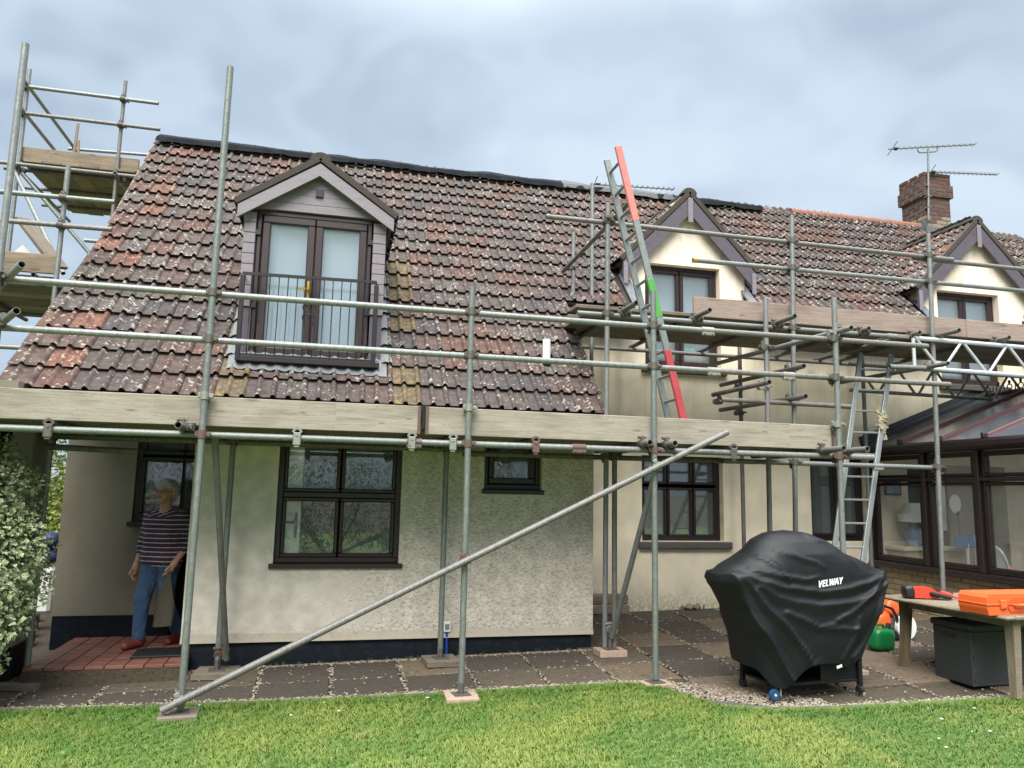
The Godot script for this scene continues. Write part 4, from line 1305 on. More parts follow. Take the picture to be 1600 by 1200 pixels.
func dormers() -> void:
	# boarded dormer with french doors
	var zf := -7.6
	dormer_roof(-0.277, -7.50, 4.825, 0.755, 0.505, 0.107, "lilac", false)
	var d := window(home, "french_doors", -0.85, 0.268, 2.80, 4.29, zf, [[-0.80, -0.292, 2.84, 4.25], [-0.288, 0.22, 2.84, 4.25]], M["brown"], 0.03, 0.075, 0.04, Transform3D(), 4)
	var hd := MB.new()
	hd.abox(-0.345, -0.318, 3.36, 3.60, zf + 0.003, zf + 0.016, 0.004)
	hd.bar(Vector3(-0.331, 3.51, zf + 0.05), Vector3(-0.43, 3.515, zf + 0.05), 0.016, 0.016)
	hd.abox(-0.341, -0.321, 3.50, 3.52, zf + 0.01, zf + 0.05)
	part(d, "door_handle", hd.mesh(), M["brass"])
	for e in [[-0.845, 4.06], [-0.845, 3.32], [0.262, 4.06], [0.262, 3.32]]:
		var h := MB.new()
		h.abox(e[0] - 0.035, e[0] + 0.035, e[1] - 0.03, e[1] + 0.03, zf + 0.003, zf + 0.022, 0.005)
		part(d, "hinge", h.mesh(), M["brown_dark"])
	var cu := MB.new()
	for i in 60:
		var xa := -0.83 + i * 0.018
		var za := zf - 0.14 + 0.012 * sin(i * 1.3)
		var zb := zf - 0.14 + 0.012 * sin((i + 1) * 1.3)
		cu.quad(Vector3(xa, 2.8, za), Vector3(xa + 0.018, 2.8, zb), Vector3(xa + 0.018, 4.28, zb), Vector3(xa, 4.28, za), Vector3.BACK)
	part(d, "curtain", cu.mesh(), M["curtain"])  # pleated curtain, its tint carries the sky mirrored in the door glass
	# horizontal boards: gable and both jambs
	var side := 0.0
	for k in 5:
		var y0 := 4.305 + k * 0.085
		var y1 := y0 + 0.082
		var wa := 0.62 * (4.76 - y0) / 0.46
		var wb := maxf(0.0, 0.62 * (4.76 - y1) / 0.46)
		wa = minf(wa, 0.62)
		var b := MB.new()
		b.prism(PackedVector2Array([Vector2(-0.275 - wa, y0), Vector2(-0.275 + wa, y0), Vector2(-0.275 + wb, y1), Vector2(-0.275 - wb, y1)]), zf + 0.03 + 0.003 * (k % 2), zf - 0.02)
		part(home, "cladding_board", b.mesh(), M["lilac"])
	for sx in [[-0.975, -0.862], [0.282, 0.41]]:
		for k in 9:
			var y0 := 3.30 + k * 0.107
			var b := MB.new()
			b.abox(sx[0], sx[1], y0, y0 + 0.103, zf - 0.03, zf + 0.03, 0.004)
			part(home, "cladding_board", b.mesh(), M["lilac"])
	var ck := MB.new()
	ck.abox(-0.97, -0.855, 2.8, 4.3, -9.2, zf - 0.031)
	ck.abox(0.285, 0.405, 2.8, 4.3, -9.2, zf - 0.031)
	ck.abox(-0.97, -0.855, 2.78, 3.295, zf - 0.03, zf + 0.012)
	ck.abox(0.285, 0.405, 2.78, 3.295, zf - 0.03, zf + 0.012)
	ck.abox(-0.97, 0.405, 4.295, 4.36, -9.2, zf - 0.031)
	ck.prism(PackedVector2Array([Vector2(-0.95, 4.361), Vector2(0.39, 4.361), Vector2(-0.275, 4.75)]), zf - 0.06, zf - 0.1)
	part(home, "dormer_cheek", ck.mesh(), M["barge"])
	var ac := MB.new()
	ac.abox(-0.31, -0.235, 4.47, 4.55, zf + 0.034, zf + 0.055, 0.004)
	for k in 4:
		ac.abox(-0.305, -0.24, 4.478 + k * 0.019, 4.486 + k * 0.019, zf + 0.055, zf + 0.062)
	part(home, "air_vent", ac.mesh(), M["barge"])
	# iron balustrade before the doors
	var rl := MB.new()
	rl.bar(Vector3(-0.93, 3.585, -7.42), Vector3(0.33, 3.60, -7.42), 0.014, 0.03)
	rl.bar(Vector3(-0.93, 2.80, -7.42), Vector3(0.33, 2.805, -7.42), 0.012, 0.02)
	for x in [-0.93, 0.33]:
		rl.bar(Vector3(x, 3.59, -7.43), Vector3(x, 3.59, -7.62), 0.012, 0.03)
		rl.bar(Vector3(x, 2.80, -7.43), Vector3(x, 2.80, -7.62), 0.012, 0.02)
	var rail := part(home, "balustrade", rl.mesh(), M["rail_black"])
	for x in [-0.93, 0.33]:
		var b := MB.new()
		b.abox(x - 0.022, x + 0.022, 2.74, 3.57, -7.435, -7.405, 0.004)
		b.abox(x - 0.02, x + 0.02, 2.80, 3.59, -7.63, -7.60, 0.004)
		part(rail, "rail_post", b.mesh(), M["rail_black"])
	for k in 14:
		var x := -0.85 + k * 0.0845
		var b := MB.new()
		var pts := []
		for i in 9:
			var f := i / 8.0
			var bulge := 0.05 * exp(-pow((f - 0.16) / 0.1, 2.0))
			pts.append(Vector3(x, lerpf(2.81, 3.58, f), -7.42 + bulge))
		b.path(pts, 0.0055, 6)
		part(rail, "baluster", b.mesh(), M["rail_black"])
	var sc := MB.new()
	for s in [-1.0, 1.0]:
		for q in [0.0, 1.0]:
			var pts := []
			for i in 15:
				var a := i / 14.0 * TAU * 0.8
				pts.append(Vector3(-0.30 + s * (0.012 + 0.03 * sin(a) + 0.02), 3.24 + (1.0 - q * 2.0) * (0.05 + 0.04 * cos(a)), -7.405))
			sc.path(pts, 0.005, 5)
	part(rail, "scroll", sc.mesh(), M["rail_black"])
	var sl := MB.new()
	sl.abox(-0.95, 0.39, 2.735, 2.795, -7.64, -7.41, 0.008)
	part(home, "door_sill", sl.mesh(), M["brown_dark"])

	# two rendered wall dormers on the right
	for e in [[4.47, 3.62, 5.32, 3.87, 4.95, 5.56, 0.95, 0.98], [9.1, 8.16, 10.0, 8.42, 9.5, 5.66, 1.1, 1.10]]:
		var xc: float = e[0]
		dormer_roof(xc, -8.90, e[5], e[6], e[7], 0.17, "barge", true)
		part(home, "dormer_wall", wall_mesh(e[1], e[2], 3.85, 4.62, -9.0, 0.22, [[e[3], e[4], 3.84, 4.60]]), M["cream"])
		var g := MB.new()
		var slope: float = e[7] / e[6]
		var top: float = e[5] - 0.06
		var hw: float = (e[2] - e[1]) / 2
		g.prism(PackedVector2Array([Vector2(xc - hw, 4.62), Vector2(xc + hw, 4.62), Vector2(xc + hw, maxf(4.63, top - hw * slope)), Vector2(xc, top), Vector2(xc - hw, maxf(4.63, top - hw * slope))]), -9.0, -9.2)
		part(home, "dormer_gable", g.mesh(), M["cream"])
		var ch := MB.new()
		ch.abox(e[1], e[1] + 0.2, 3.85, 4.62, -10.3, -9.22)
		ch.abox(e[2] - 0.2, e[2], 3.85, 4.62, -10.3, -9.22)
		part(home, "dormer_cheek", ch.mesh(), M["cream"])
		var xm: float = (e[3] + e[4]) / 2
		var w := window(home, "dormer_window", e[3], e[4], 3.22, 4.60, -9.1, [[e[3] + 0.05, xm - 0.005, 3.27, 4.55], [xm + 0.005, e[4] - 0.05, 3.27, 4.55]], M["brown"], 0.0, 0.05, 0.05, Transform3D(), 4)
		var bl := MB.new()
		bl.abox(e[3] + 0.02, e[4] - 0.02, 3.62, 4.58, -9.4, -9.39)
		part(w, "curtain", bl.mesh(), M["curtain"])  # added behind the panes, its colour stands for reflected sky
		var sl2 := MB.new()
		sl2.abox(e[3] - 0.06, e[4] + 0.06, 3.13, 3.215, -9.08, -8.94, 0.008)
		part(w, "sill", sl2.mesh(), M["edging"])
	# things on the window ledge of the first dormer
	var bx := thing("cardboard_box", "open cardboard box on the ledge inside the window under the scaffold deck", "box", Vector3(4.62, 3.27, -9.3))
	var cb := MB.new()
	cb.abox(4.47, 4.77, 3.27, 3.43, -9.38, -9.2, 0.004)
	part(bx, "carton", cb.mesh(), M["cardboard"])
	var tb := MB.new()
	var r := RandomNumberGenerator.new()
	r.seed = 5
	for k in 16:
		tb.ball(Vector3(4.62 + r.randf_range(-0.13, 0.13), 3.46 + r.randf_range(-0.02, 0.06), -9.29 + r.randf_range(-0.05, 0.05)), Vector3(0.05, 0.035, 0.04) * r.randf_range(0.7, 1.3), 4, 7)
	tag(part(self, "bag", tb.mesh(), M["teal"]), "crumpled teal bag on top of the cardboard box behind the window", "bag")

func chimney() -> void:
	var core := MB.new()
	core.abox(10.139, 10.661, 5.6, 7.0, -11.541, -10.969)
	core.abox(10.094, 10.706, 6.99, 7.22, -11.586, -10.924)
	core.abox(10.119, 10.681, 7.22, 7.37, -11.561, -10.949)
	var ch := part(home, "chimney", core.mesh(), M["chimney_mortar"])
	var y := 6.12
	var row := 0
	while y < 7.38:
		var out := 0.0
		if y > 6.985:
			out = 0.045
		if y > 7.21:
			out = 0.02
		var x0 := 10.135 - out
		var x1 := 10.665 + out
		var z0 := -11.545 - out
		var z1 := -10.965 + out
		for face in 4:
			var along := (x1 - x0) if face % 2 == 0 else (z1 - z0)
			var pos := -0.11 if row % 2 == 0 else 0.0
			while pos < along - 0.01:
				var a := maxf(pos, 0.0)
				var b := minf(pos + 0.213, along)
				pos += 0.224
				if b - a < 0.03:
					continue
				var m := MB.new()
				var o := rng.randf_range(0, 0.005)
				var y1 := y + 0.064
				if face == 0:
					m.abox(x0 + a + 0.002, x0 + b - 0.002, y, y1, z1 - 0.04, z1 + o, 0.005)
				elif face == 1:
					m.abox(x0 - o, x0 + 0.04, y, y1, z0 + a + 0.042, minf(z0 + b, z1 - 0.042), 0.005)
				elif face == 2:
					m.abox(x0 + a + 0.002, x0 + b - 0.002, y, y1, z0 - o, z0 + 0.04, 0.005)
				else:
					m.abox(x1 - 0.04, x1 + o, y, y1, z0 + a + 0.042, minf(z0 + b, z1 - 0.042), 0.005)
				part(ch, "brick", m.mesh(), M["chimney_brick_%d" % (rng.randi() % 4)] if y > 6.62 or rng.randf() < 0.3 else M["mortar"])
		y += 0.074
		row += 1
	var fl := MB.new()
	fl.abox(10.12, 10.68, 6.0, 6.42, -11.0, -10.955)
	fl.abox(10.118, 10.16, 6.0, 6.52, -11.4, -10.96)
	part(ch, "flashing", fl.mesh(), M["lead"])
	var ct := MB.new()
	ct.abox(10.13, 10.67, 7.37, 7.42, -11.54, -10.97, 0.02)
	ct.abox(10.16, 10.3, 7.42, 7.47, -11.5, -11.3, 0.02)
	part(ch, "capping", ct.mesh(), M["mortar"])
	aerial("television_aerial", "upper long comb-like television aerial on the mast above the chimney", Vector3(9.36, 7.75, -10.9), Vector3(11.23, 8.08, -10.9), true)
	aerial("television_aerial", "lower television aerial reaching right from the chimney mast", Vector3(10.16, 7.42, -10.9), Vector3(11.69, 7.55, -10.9), false)
	aerial("television_aerial", "television aerial lying low above the ridge behind the red and green ladder", Vector3(3.89, 6.60, -11.25), Vector3(5.37, 6.68, -11.25), false)

func aerial(called: String, label: String, a: Vector3, b: Vector3, mast: bool) -> void:
	var t := thing(called, label, "aerial", a, "yagi television aerials")
	var k := MB.new()
	k.tube(a, b, 0.011, 0.011, 6)
	part(t, "boom", k.mesh(), M["tube_old"])
	var e := MB.new()
	var up := Vector3(0, 1, 0)
	for i in 15:
		var p := a.lerp(b, 0.1 + 0.89 * i / 14.0)
		e.tube(p + Vector3(0.0, 0.0, -0.07), p + Vector3(0, 0.0, 0.07), 0.005, 0.005, 5)
		e.tube(p, p + Vector3(0.014, 0.04, 0), 0.005, 0.005, 5)
	part(t, "elements", e.mesh(), M["tube_old"])
	var d := MB.new()
	d.box(Transform3D(Basis(), a.lerp(b, 0.08)), Vector3(0.07, 0.05, 0.05), 0.01)
	d.tube(a.lerp(b, 0.04) + Vector3(0, -0.07, -0.12), a.lerp(b, 0.05) + Vector3(0, 0.09, 0.12), 0.006, 0.006, 5)
	part(t, "dipole_box", d.mesh(), M["dark_metal"])
	if mast:
		var q := MB.new()
		q.tube(Vector3(10.12, 6.5, -10.9), Vector3(10.2, 7.87, -10.9), 0.02, 0.018, 8)
		for y in [6.75, 6.95, 7.15]:
			q.abox(10.11, 10.2, y, y + 0.015, -10.97, -10.88)
		part(t, "mast", q.mesh(), M["tube"])
		var c := MB.new()
		c.path([Vector3(9.98, 7.86, -10.9), Vector3(9.98, 7.79, -10.9), Vector3(10.02, 7.765, -10.9), Vector3(10.2, 7.80, -10.9), Vector3(10.36, 7.83, -10.9), Vector3(10.4, 7.86, -10.9), Vector3(10.4, 7.93, -10.9)], 0.011, 6)
		part(t, "cradle", c.mesh(), M["tube_old"])

func conservatory() -> void:
	var con := thing("conservatory", "dark framed conservatory on a low brick wall with a ribbed pale roof at the right", "conservatory", Vector3(9, 0.1, -7))
	var T := Transform3D(Basis(Vector3(0, 0, 1), Vector3.UP, Vector3(-1, 0, 0)), Vector3(7.15, 0, 0))
	var core := MB.new()
	core.abox(7.17, 7.3, 0.0, 0.70, -8.995, -4.6)
	core.abox(7.3, 11.0, 0.0, 0.70, -4.73, -4.6)
	core.abox(7.3, 11.0, 0.0, 0.12, -8.995, -4.731)
	var low := part(con, "brick_wall", core.mesh(), M["pointing"])
	for k in 8:
		var y := 0.125 + k * 0.0725
		var z := -8.99 + (0.11 if k % 2 else 0.0)
		while z < -4.7:
			var b := MB.new()
			b.abox(7.158 - rng.randf() * 0.004, 7.2, y, y + 0.063, z, z + 0.213, 0.004)
			part(low, "brick", b.mesh(), M["wall_brick_%d" % (rng.randi() % 4)])
			z += 0.2235
	var sill := MB.new()
	sill.abox(7.07, 7.32, 0.705, 0.765, -8.995, -4.6, 0.008)
	sill.abox(7.05, 7.1, 0.69, 0.72, -8.995, -4.6, 0.006)
	part(con, "sill", sill.mesh(), M["brown_dark"])
	for e in [[-8.94, -8.04], [-7.97, -7.23], [-7.16, -6.42], [-6.35, -5.6], [-5.53, -4.75]]:
		window(con, "conservatory_window", e[0], e[1], 0.77, 2.13, 0.0, [[e[0] + 0.035, e[1] - 0.035, 0.80, 1.78], [e[0] + 0.035, e[1] - 0.035, 1.84, 2.11]], M["brown_dark"], 0.0, 0.04, 0.035, T, 1)
	var posts := MB.new()
	for z in [-8.97, -8.005, -7.195, -6.385, -5.565, -4.72]:
		posts.abox(7.11, 7.22, 0.765, 2.14, z - 0.03, z + 0.03, 0.006)
	posts.abox(7.08, 7.24, 2.14, 2.20, -8.995, -4.6, 0.006)
	posts.abox(7.12, 7.24, 1.79, 1.835, -8.95, -4.7, 0.004)
	part(con, "frame", posts.mesh(), M["brown_dark"])
	var gt := MB.new()
	gt.abox(6.98, 7.08, 2.15, 2.26, -8.99, -4.5, 0.03)
	part(con, "gutter", gt.mesh(), M["brown_dark"])
	# roof: eaves at x 7.05 rise to a ridge at x 9.1
	var e0 := Vector3(7.04, 2.27, 0)
	var e1 := Vector3(9.1, 3.06, 0)
	var nn := Vector3(-0.79, 2.06, 0).normalized()
	var zb := [-8.98, -8.264, -7.617, -6.97, -6.32, -5.67, -5.02, -4.5]
	for k in zb.size() - 1:
		for s in [0, 1]:
			var a := e0 if s == 0 else Vector3(11.16, 2.27, 0)
			var b := MB.new()
			var z0: float = zb[k] + 0.02
			var z1: float = zb[k + 1] - 0.02
			var m := nn if s == 0 else Vector3(0.79, 2.06, 0).normalized()
			for q in [0.0, -0.025]:
				b.quad(a + m * q + Vector3(0, 0, z0), a + m * q + Vector3(0, 0, z1), e1 + m * q + Vector3(0, 0, z1), e1 + m * q + Vector3(0, 0, z0), m)
			part(con, "roof_panel", b.mesh(), M["roof_panel"])
			var r := MB.new()
			r.bar(a + m * 0.012 + Vector3(0, 0, zb[k]), e1 + m * 0.012 + Vector3(0, 0, zb[k]), 0.045, 0.045, m, 0.008)
			part(con, "glazing_bar", r.mesh(), M["roof_bar"])
			if s == 0 and k > 0:
				var c := MB.new()
				c.box(Transform3D(Basis(), a + Vector3(-0.005, 0.02, zb[k])), Vector3(0.07, 0.07, 0.06), 0.015)
				part(con, "bar_cap", c.mesh(), M["brown_dark"])
	var fl := MB.new()
	fl.bar(e0 + nn * 0.03 + Vector3(0, 0, -8.95), e1 + nn * 0.03 + Vector3(0, 0, -8.95), 0.10, 0.05, nn)
	fl.bar(e0 + nn * 0.09 + Vector3(0, 0, -8.985), e1 + nn * 0.09 + Vector3(0, 0, -8.985), 0.02, 0.09, nn)
	part(con, "flashing", fl.mesh(), M["plastic_grey"])
	var rg := MB.new()
	rg.abox(9.04, 9.16, 3.03, 3.10, -8.99, -4.5, 0.02)
	part(con, "ridge", rg.mesh(), M["brown_dark"])
	for k in 24:
		var z := -8.9 + k * 0.18
		var b := MB.new()
		for i in 10:
			var a0 := TAU * i / 10
			var a1 := TAU * (i + 1) / 10
			b.tube(Vector3(9.1, 3.145 + 0.04 * sin(a0), z + 0.04 * cos(a0)), Vector3(9.1, 3.145 + 0.04 * sin(a1), z + 0.04 * cos(a1)), 0.009, 0.009, 4)
		b.ball(Vector3(9.1, 3.215, z), Vector3(0.018, 0.03, 0.018), 4, 6)
		b.tube(Vector3(9.1, 3.10, z + 0.09), Vector3(9.1, 3.19, z + 0.09), 0.01, 0.004, 5)
		part(con, "cresting", b.mesh(), M["dark_metal"])
	# room beyond: end wall frames, furniture seen through the glass
	var ew := MB.new()
	ew.abox(7.3, 11.0, 0.70, 2.6, -4.7, -4.62)
	ew.abox(10.95, 11.05, 0.0, 2.25, -8.99, -4.73)
	part(con, "wall", ew.mesh(), M["cream_in"])
	var dp := MB.new()
	dp.abox(8.36, 8.86, 0.13, 2.05, -8.99, -8.95, 0.006)
	var d := part(con, "room_door", dp.mesh(), M["grey_panel"])
	var hd := MB.new()
	hd.bar(Vector3(8.84, 1.14, -8.9), Vector3(8.73, 1.14, -8.9), 0.02, 0.02)
	part(d, "door_handle", hd.mesh(), M["alu"])
	var lg := MB.new()
	lg.abox(7.33, 8.33, 0.90, 0.945, -8.99, -8.62, 0.006)
	var ledge := thing("ledge", "brick ledge with a pale worktop inside the conservatory", "ledge", Vector3(7.83, 0.12, -8.8))
	part(ledge, "worktop", lg.mesh(), M["cream_in"])
	var lb := MB.new()
	lb.abox(7.36, 8.30, 0.12, 0.899, -8.98, -8.66)
	part(ledge, "base", lb.mesh(), M["wall_brick_3"])
	var lamp := thing("table_lamp", "table lamp with a wide pale shade on a blue and white vase, inside the conservatory", "lamp", Vector3(7.62, 0.945, -8.78))
	var sh := MB.new()
	sh.tube(Vector3(7.62, 1.27, -8.78), Vector3(7.62, 1.52, -8.78), 0.2, 0.11, 20, 0.97)
	part(lamp, "lamp_shade", sh.mesh(), M["shade"])
	var vs := MB.new()
	var prof := [[0.945, 0.06], [0.97, 0.075], [1.04, 0.115], [1.11, 0.125], [1.17, 0.10], [1.21, 0.05], [1.28, 0.03]]
	for i in prof.size() - 1:
		vs.tube(Vector3(7.62, prof[i][0], -8.78), Vector3(7.62, prof[i + 1][0], -8.78), prof[i][1], prof[i + 1][1], 16)
	part(lamp, "vase", vs.mesh(), M["vase"])
	var pl := MB.new()
	pl.abox(7.8, 7.94, 0.945, 1.02, -8.74, -8.66, 0.02)
	tag(part(self, "blue_tub", pl.mesh(), M["blue_picture"]), "small blue tub on the ledge to the right of the vase lamp", "tub")
	var pc := MB.new()
	pc.abox(7.36, 7.62, 1.62, 1.80, -8.99, -8.97, 0.004)
	var pic := thing("picture", "dark landscape picture hung on the cream wall inside the conservatory", "picture", Vector3(7.5, 1.7, -8.98))
	part(pic, "picture_frame", pc.mesh(), M["edging"])
	var pc2 := MB.new()
	pc2.abox(7.385, 7.595, 1.645, 1.775, -8.969, -8.966)
	part(pic, "canvas", pc2.mesh(), M["vase"])
	var wb := MB.new()
	wb.abox(8.0, 8.32, 1.15, 1.95, -8.99, -8.955, 0.005)
	tag(part(self, "white_panel", wb.mesh(), M["white_plastic"]), "plain white panel on the wall between the lamp and the grey door", "panel")
	var mr := thing("hand_mirror", "white oval on a short stem standing before the grey door in the conservatory", "mirror", Vector3(8.25, 0.945, -8.7))
	var ov := MB.new()
	ov.ball(Vector3(8.25, 1.52, -8.72), Vector3(0.095, 0.125, 0.015), 10, 18)
	part(mr, "disc", ov.mesh(), M["white_plastic"])
	var os := MB.new()
	os.tube(Vector3(8.28, 1.42, -8.72), Vector3(8.285, 1.37, -8.72), 0.02, 0.02, 8)
	os.tube(Vector3(8.3, 0.945, -8.72), Vector3(8.285, 1.37, -8.72), 0.008, 0.008, 6)
	part(mr, "stem", os.mesh(), M["edging"])
	var eas := thing("painting", "blue painting leaning on white posts at the end of the ledge", "painting", Vector3(8.3, 0.12, -8.45))
	var e2 := MB.new()
	e2.box(Transform3D(Basis(Vector3.RIGHT, -0.15), Vector3(8.15, 1.03, -8.5)), Vector3(0.30, 0.16, 0.015))
	part(eas, "canvas", e2.mesh(), M["blue_picture"])
	var e3 := MB.new()
	e3.abox(8.30, 8.335, 0.12, 1.12, -8.5, -8.47)
	e3.bar(Vector3(8.08, 0.12, -8.4), Vector3(8.2, 1.0, -8.5), 0.03, 0.03)
	part(eas, "easel", e3.mesh(), M["white_plastic"])
	var ch := thing("wicker_chair", "white oval backed chair with a red patterned cushion by the third pane", "chair", Vector3(7.8, 0.12, -7.6))
	var cb := MB.new()
	cb.box(Transform3D(Basis(Vector3.BACK, 0.25), Vector3(7.66, 0.5, -7.6)), Vector3(0.05, 0.06, 0.4))
	for i in 14:
		var a := TAU * i / 14
		var b2 := TAU * (i + 1) / 14
		cb.tube(Vector3(7.66 - 0.2 * 0.28 * sin(a), 0.86 + 0.2 * sin(a), -7.55 + 0.16 * cos(a)), Vector3(7.66 - 0.2 * 0.28 * sin(b2), 0.86 + 0.2 * sin(b2), -7.55 + 0.16 * cos(b2)), 0.014, 0.014, 6)
	cb.ball(Vector3(7.67, 0.86, -7.55), Vector3(0.02, 0.18, 0.145), 8, 12)
	part(ch, "backrest", cb.mesh(), M["white_plastic"])
	var cs := MB.new()
	cs.abox(7.62, 8.05, 0.5, 0.56, -7.8, -7.35, 0.02)
	part(ch, "seat", cs.mesh(), M["white_plastic"])
	var cu := MB.new()
	cu.pillow(Transform3D(Basis(Vector3.BACK, 0.5), Vector3(7.82, 0.70, -7.58)), Vector3(0.12, 0.3, 0.36), 2.6)
	part(ch, "cushion", cu.mesh(), M["cushion"])
	for q in [[7.66, -7.76], [7.66, -7.4], [8.0, -7.76], [8.0, -7.4]]:
		var l := MB.new()
		l.tube(Vector3(q[0], 0.12, q[1]), Vector3(q[0], 0.5, q[1]), 0.015, 0.018, 8)
		part(ch, "leg", l.mesh(), M["white_plastic"])

# ------------------------------------------------------------------ scaffolding
func V(x: float, y: float, z: float) -> Vector3:
	return Vector3(x, y, z)

func front_scaffold() -> void:
	var s := thing("scaffold", "lower scaffold of grey tubes and pale toe boards along the low roof", "scaffold", Vector3(1.2, 0, -6.5))
	var tops := [[-2.42, 4.84], [-0.961, 4.88], [1.047, 3.23], [2.656, 3.335], [4.45, 3.42]]
	for e in tops:
		tube(s, "pole", V(e[0], ground_y(e[0], -6.0) + 0.05, -6.0), V(e[0] + (0.02 if e[0] > 4 else 0.0), e[1], -6.0))
	sole_board(s, V(-0.97, 0, -6.0), Vector2(0.26, 0.26), 0.06, "board_grey", 0.03)
	sole_board(s, V(1.045, 0, -5.98), Vector2(0.25, 0.27), -0.05, "plate", 0.035)
	sole_board(s, V(2.655, 0, -6.0), Vector2(0.24, 0.16), 0.03, "plate", 0.025)
	sole_board(s, V(-2.42, 0, -6.0))
	sole_board(s, V(4.45, 0, -6.0))
	for e in [-2.31, -0.865, 1.03, 2.70]:
		tube(s, "pole", V(e, ground_y(e, -7.05) + 0.06, -7.05), V(e, 1.925 if e < 2.5 else 1.9, -7.05))
		if e < 2.6:
			sole_board(s, V(e, 0, -7.02), Vector2(0.34 if e < 0 else 0.3, 0.3), 0.08 * e, "board_grey", 0.05)
		coupler(s, V(e, 1.95, -7.05), Vector3.RIGHT, Vector3.FORWARD, "coupler")
	sole_board(s, V(2.63, 0, -6.98), Vector2(0.27, 0.2), 0.02, "plate", 0.06)
	var zr := -6.056
	for e in [[3.03, -2.45, 5.52], [2.668, -2.45, 5.75]]:
		tube(s, "guard_rail", V(e[1], e[0], zr), V(3.2, e[0] - 0.002, zr))
		tube(s, "guard_rail", V(3.205, e[0] - 0.002, zr), V(e[2], e[0] + 0.004, zr))
	tube(s, "ledger", V(-2.6, 1.945, zr), V(0.63, 1.942, zr))
	tube(s, "ledger", V(0.635, 1.942, zr), V(4.86, 1.945, zr))
	tube(s, "ledger", V(-2.7, 1.955, -7.105), V(1.2, 1.95, -7.105), M["tube_old"])
	tube(s, "ledger", V(1.2, 1.92, -7.16), V(4.3, 1.925, -7.16), M["tube_old"])
	tube(s, "ledger", V(3.9, 1.925, -7.105), V(6.56, 1.92, -7.105))
	for e in tops:
		for y in [1.945, 2.668, 3.03]:
			if y < 3.2 and (e[0] > -2.0 or y > 2):
				coupler(s, V(e[0], y, -6.0), Vector3.RIGHT, Vector3.FORWARD, "coupler_rust" if y < 2 else "coupler")
	for e in [-0.961, 1.047, 4.45]:
		coupler(s, V(e, 2.235, -6.0), Vector3.RIGHT, Vector3.FORWARD, "coupler_zinc")
	# joining sleeves
	for e in [[3.2, 3.03, zr, "coupler_zinc"], [3.25, 2.668, zr, "coupler_zinc"], [2.0, 1.945, zr, "coupler_rust"], [0.62, 1.944, zr, "coupler"], [5.75, 1.92, -7.105, "coupler_zinc"], [4.0, 2.668, zr, "coupler_zinc"]]:
		var b := MB.new()
		b.tube(V(e[0] - 0.06, e[1], e[2]), V(e[0] + 0.06, e[1], e[2]), 0.031, 0.031, 10)
		b.abox(e[0] - 0.06, e[0] + 0.06, e[1] - 0.05, e[1] - 0.02, e[2] + 0.0, e[2] + 0.03, 0.005)
		for k in [-0.035, 0.035]:
			b.tube(V(e[0] + k, e[1] - 0.035, e[2] + 0.025), V(e[0] + k, e[1] - 0.035, e[2] + 0.045), 0.009, 0.009, 6)
		part(s, "sleeve_coupler", b.mesh(), M[e[3]])
	# transoms under the boards; hangers where they clip to the ledger
	for e in [[-1.1, -5.83], [2.56, -5.86], [2.78, -5.85], [4.30, -5.72], [4.52, -5.70]]:
		tube(s, "transom", V(e[0], 1.995, e[1]), V(e[0], 1.985, -7.2), M["tube_old"])
		coupler(s, V(e[0], 1.995, -6.02), Vector3.UP, Vector3.RIGHT, "coupler", Vector3.BACK)
	for e in [[-0.28, "coupler_zinc"], [0.60, "coupler_zinc"], [0.93, "coupler_zinc"], [1.62, "coupler_rust"], [3.42, "coupler"], [-2.0, "coupler"]]:
		tube(s, "transom", V(e[0], 1.995, -6.02), V(e[0], 1.985, -7.2), M["tube_old"])
		var b := MB.new()
		b.abox(e[0] - 0.029, e[0] + 0.029, 1.885, 1.985, -6.032, -6.012, 0.006)
		b.abox(e[0] - 0.02, e[0] + 0.02, 1.87, 1.89, -6.04, -6.02, 0.004)
		for i in 8:
			var a0 := PI * i / 8
			var a1 := PI * (i + 1) / 8
			b.bar(V(e[0] + 0.029 * cos(a0), 1.985 + 0.03 * sin(a0), -6.022), V(e[0] + 0.029 * cos(a1), 1.985 + 0.03 * sin(a1), -6.022), 0.02, 0.006, Vector3.BACK)
		b.ball(V(e[0], 1.96, -6.01), Vector3(0.008, 0.008, 0.006), 4, 6)
		part(s, "putlog_coupler", b.mesh(), M[e[1]])
	# boards: toe boards outside, deck boards behind
	var t1 := MB.new()
	t1.abox(-2.75, 0.665, 2.012, 2.235, -6.10, -6.062, 0.004)
	part(s, "toe_board", t1.mesh(), M["board"])
	var t2 := MB.new()
	t2.box(Transform3D(Basis(Vector3.BACK, -0.002), V(2.63, 2.118, -6.081)), Vector3(3.80, 0.223, 0.038), 0.004)
	part(s, "toe_board", t2.mesh(), M["board"])
	for e in [[0.655, 0.05], [0.72, 0.03], [4.44, 0.05], [-2.7, 0.05]]:
		var b := MB.new()
		b.abox(e[0] - 0.012, e[0] + 0.012, 2.008, 2.239, -6.104, -6.058)
		part(s, "board_band", b.mesh(), M["coupler_rust"])
	var clip := MB.new()
	clip.abox(0.675, 0.712, 2.06, 2.20, -6.09, -6.07, 0.004)
	clip.tube(V(0.693, 2.22, -6.07), V(0.693, 2.22, -6.1), 0.03, 0.03, 10)
	part(s, "toe_board_clip", clip.mesh(), M["dark_metal"])
	for k in 5:
		for h in [[-2.8, 0.9], [0.905, 4.56]]:
			var b := MB.new()
			var z := -6.12 - k * 0.228
			b.abox(h[0] + rng.randf_range(-0.05, 0.0), h[1], 2.022, 2.058 + rng.randf() * 0.006, z - 0.222, z, 0.004)
			part(s, "deck_board", b.mesh(), M["board_grey"])
	# braces
	tube(s, "brace", V(-1.075, 0.01, -5.93), V(3.305, 2.112, -5.925), null, 0.026)
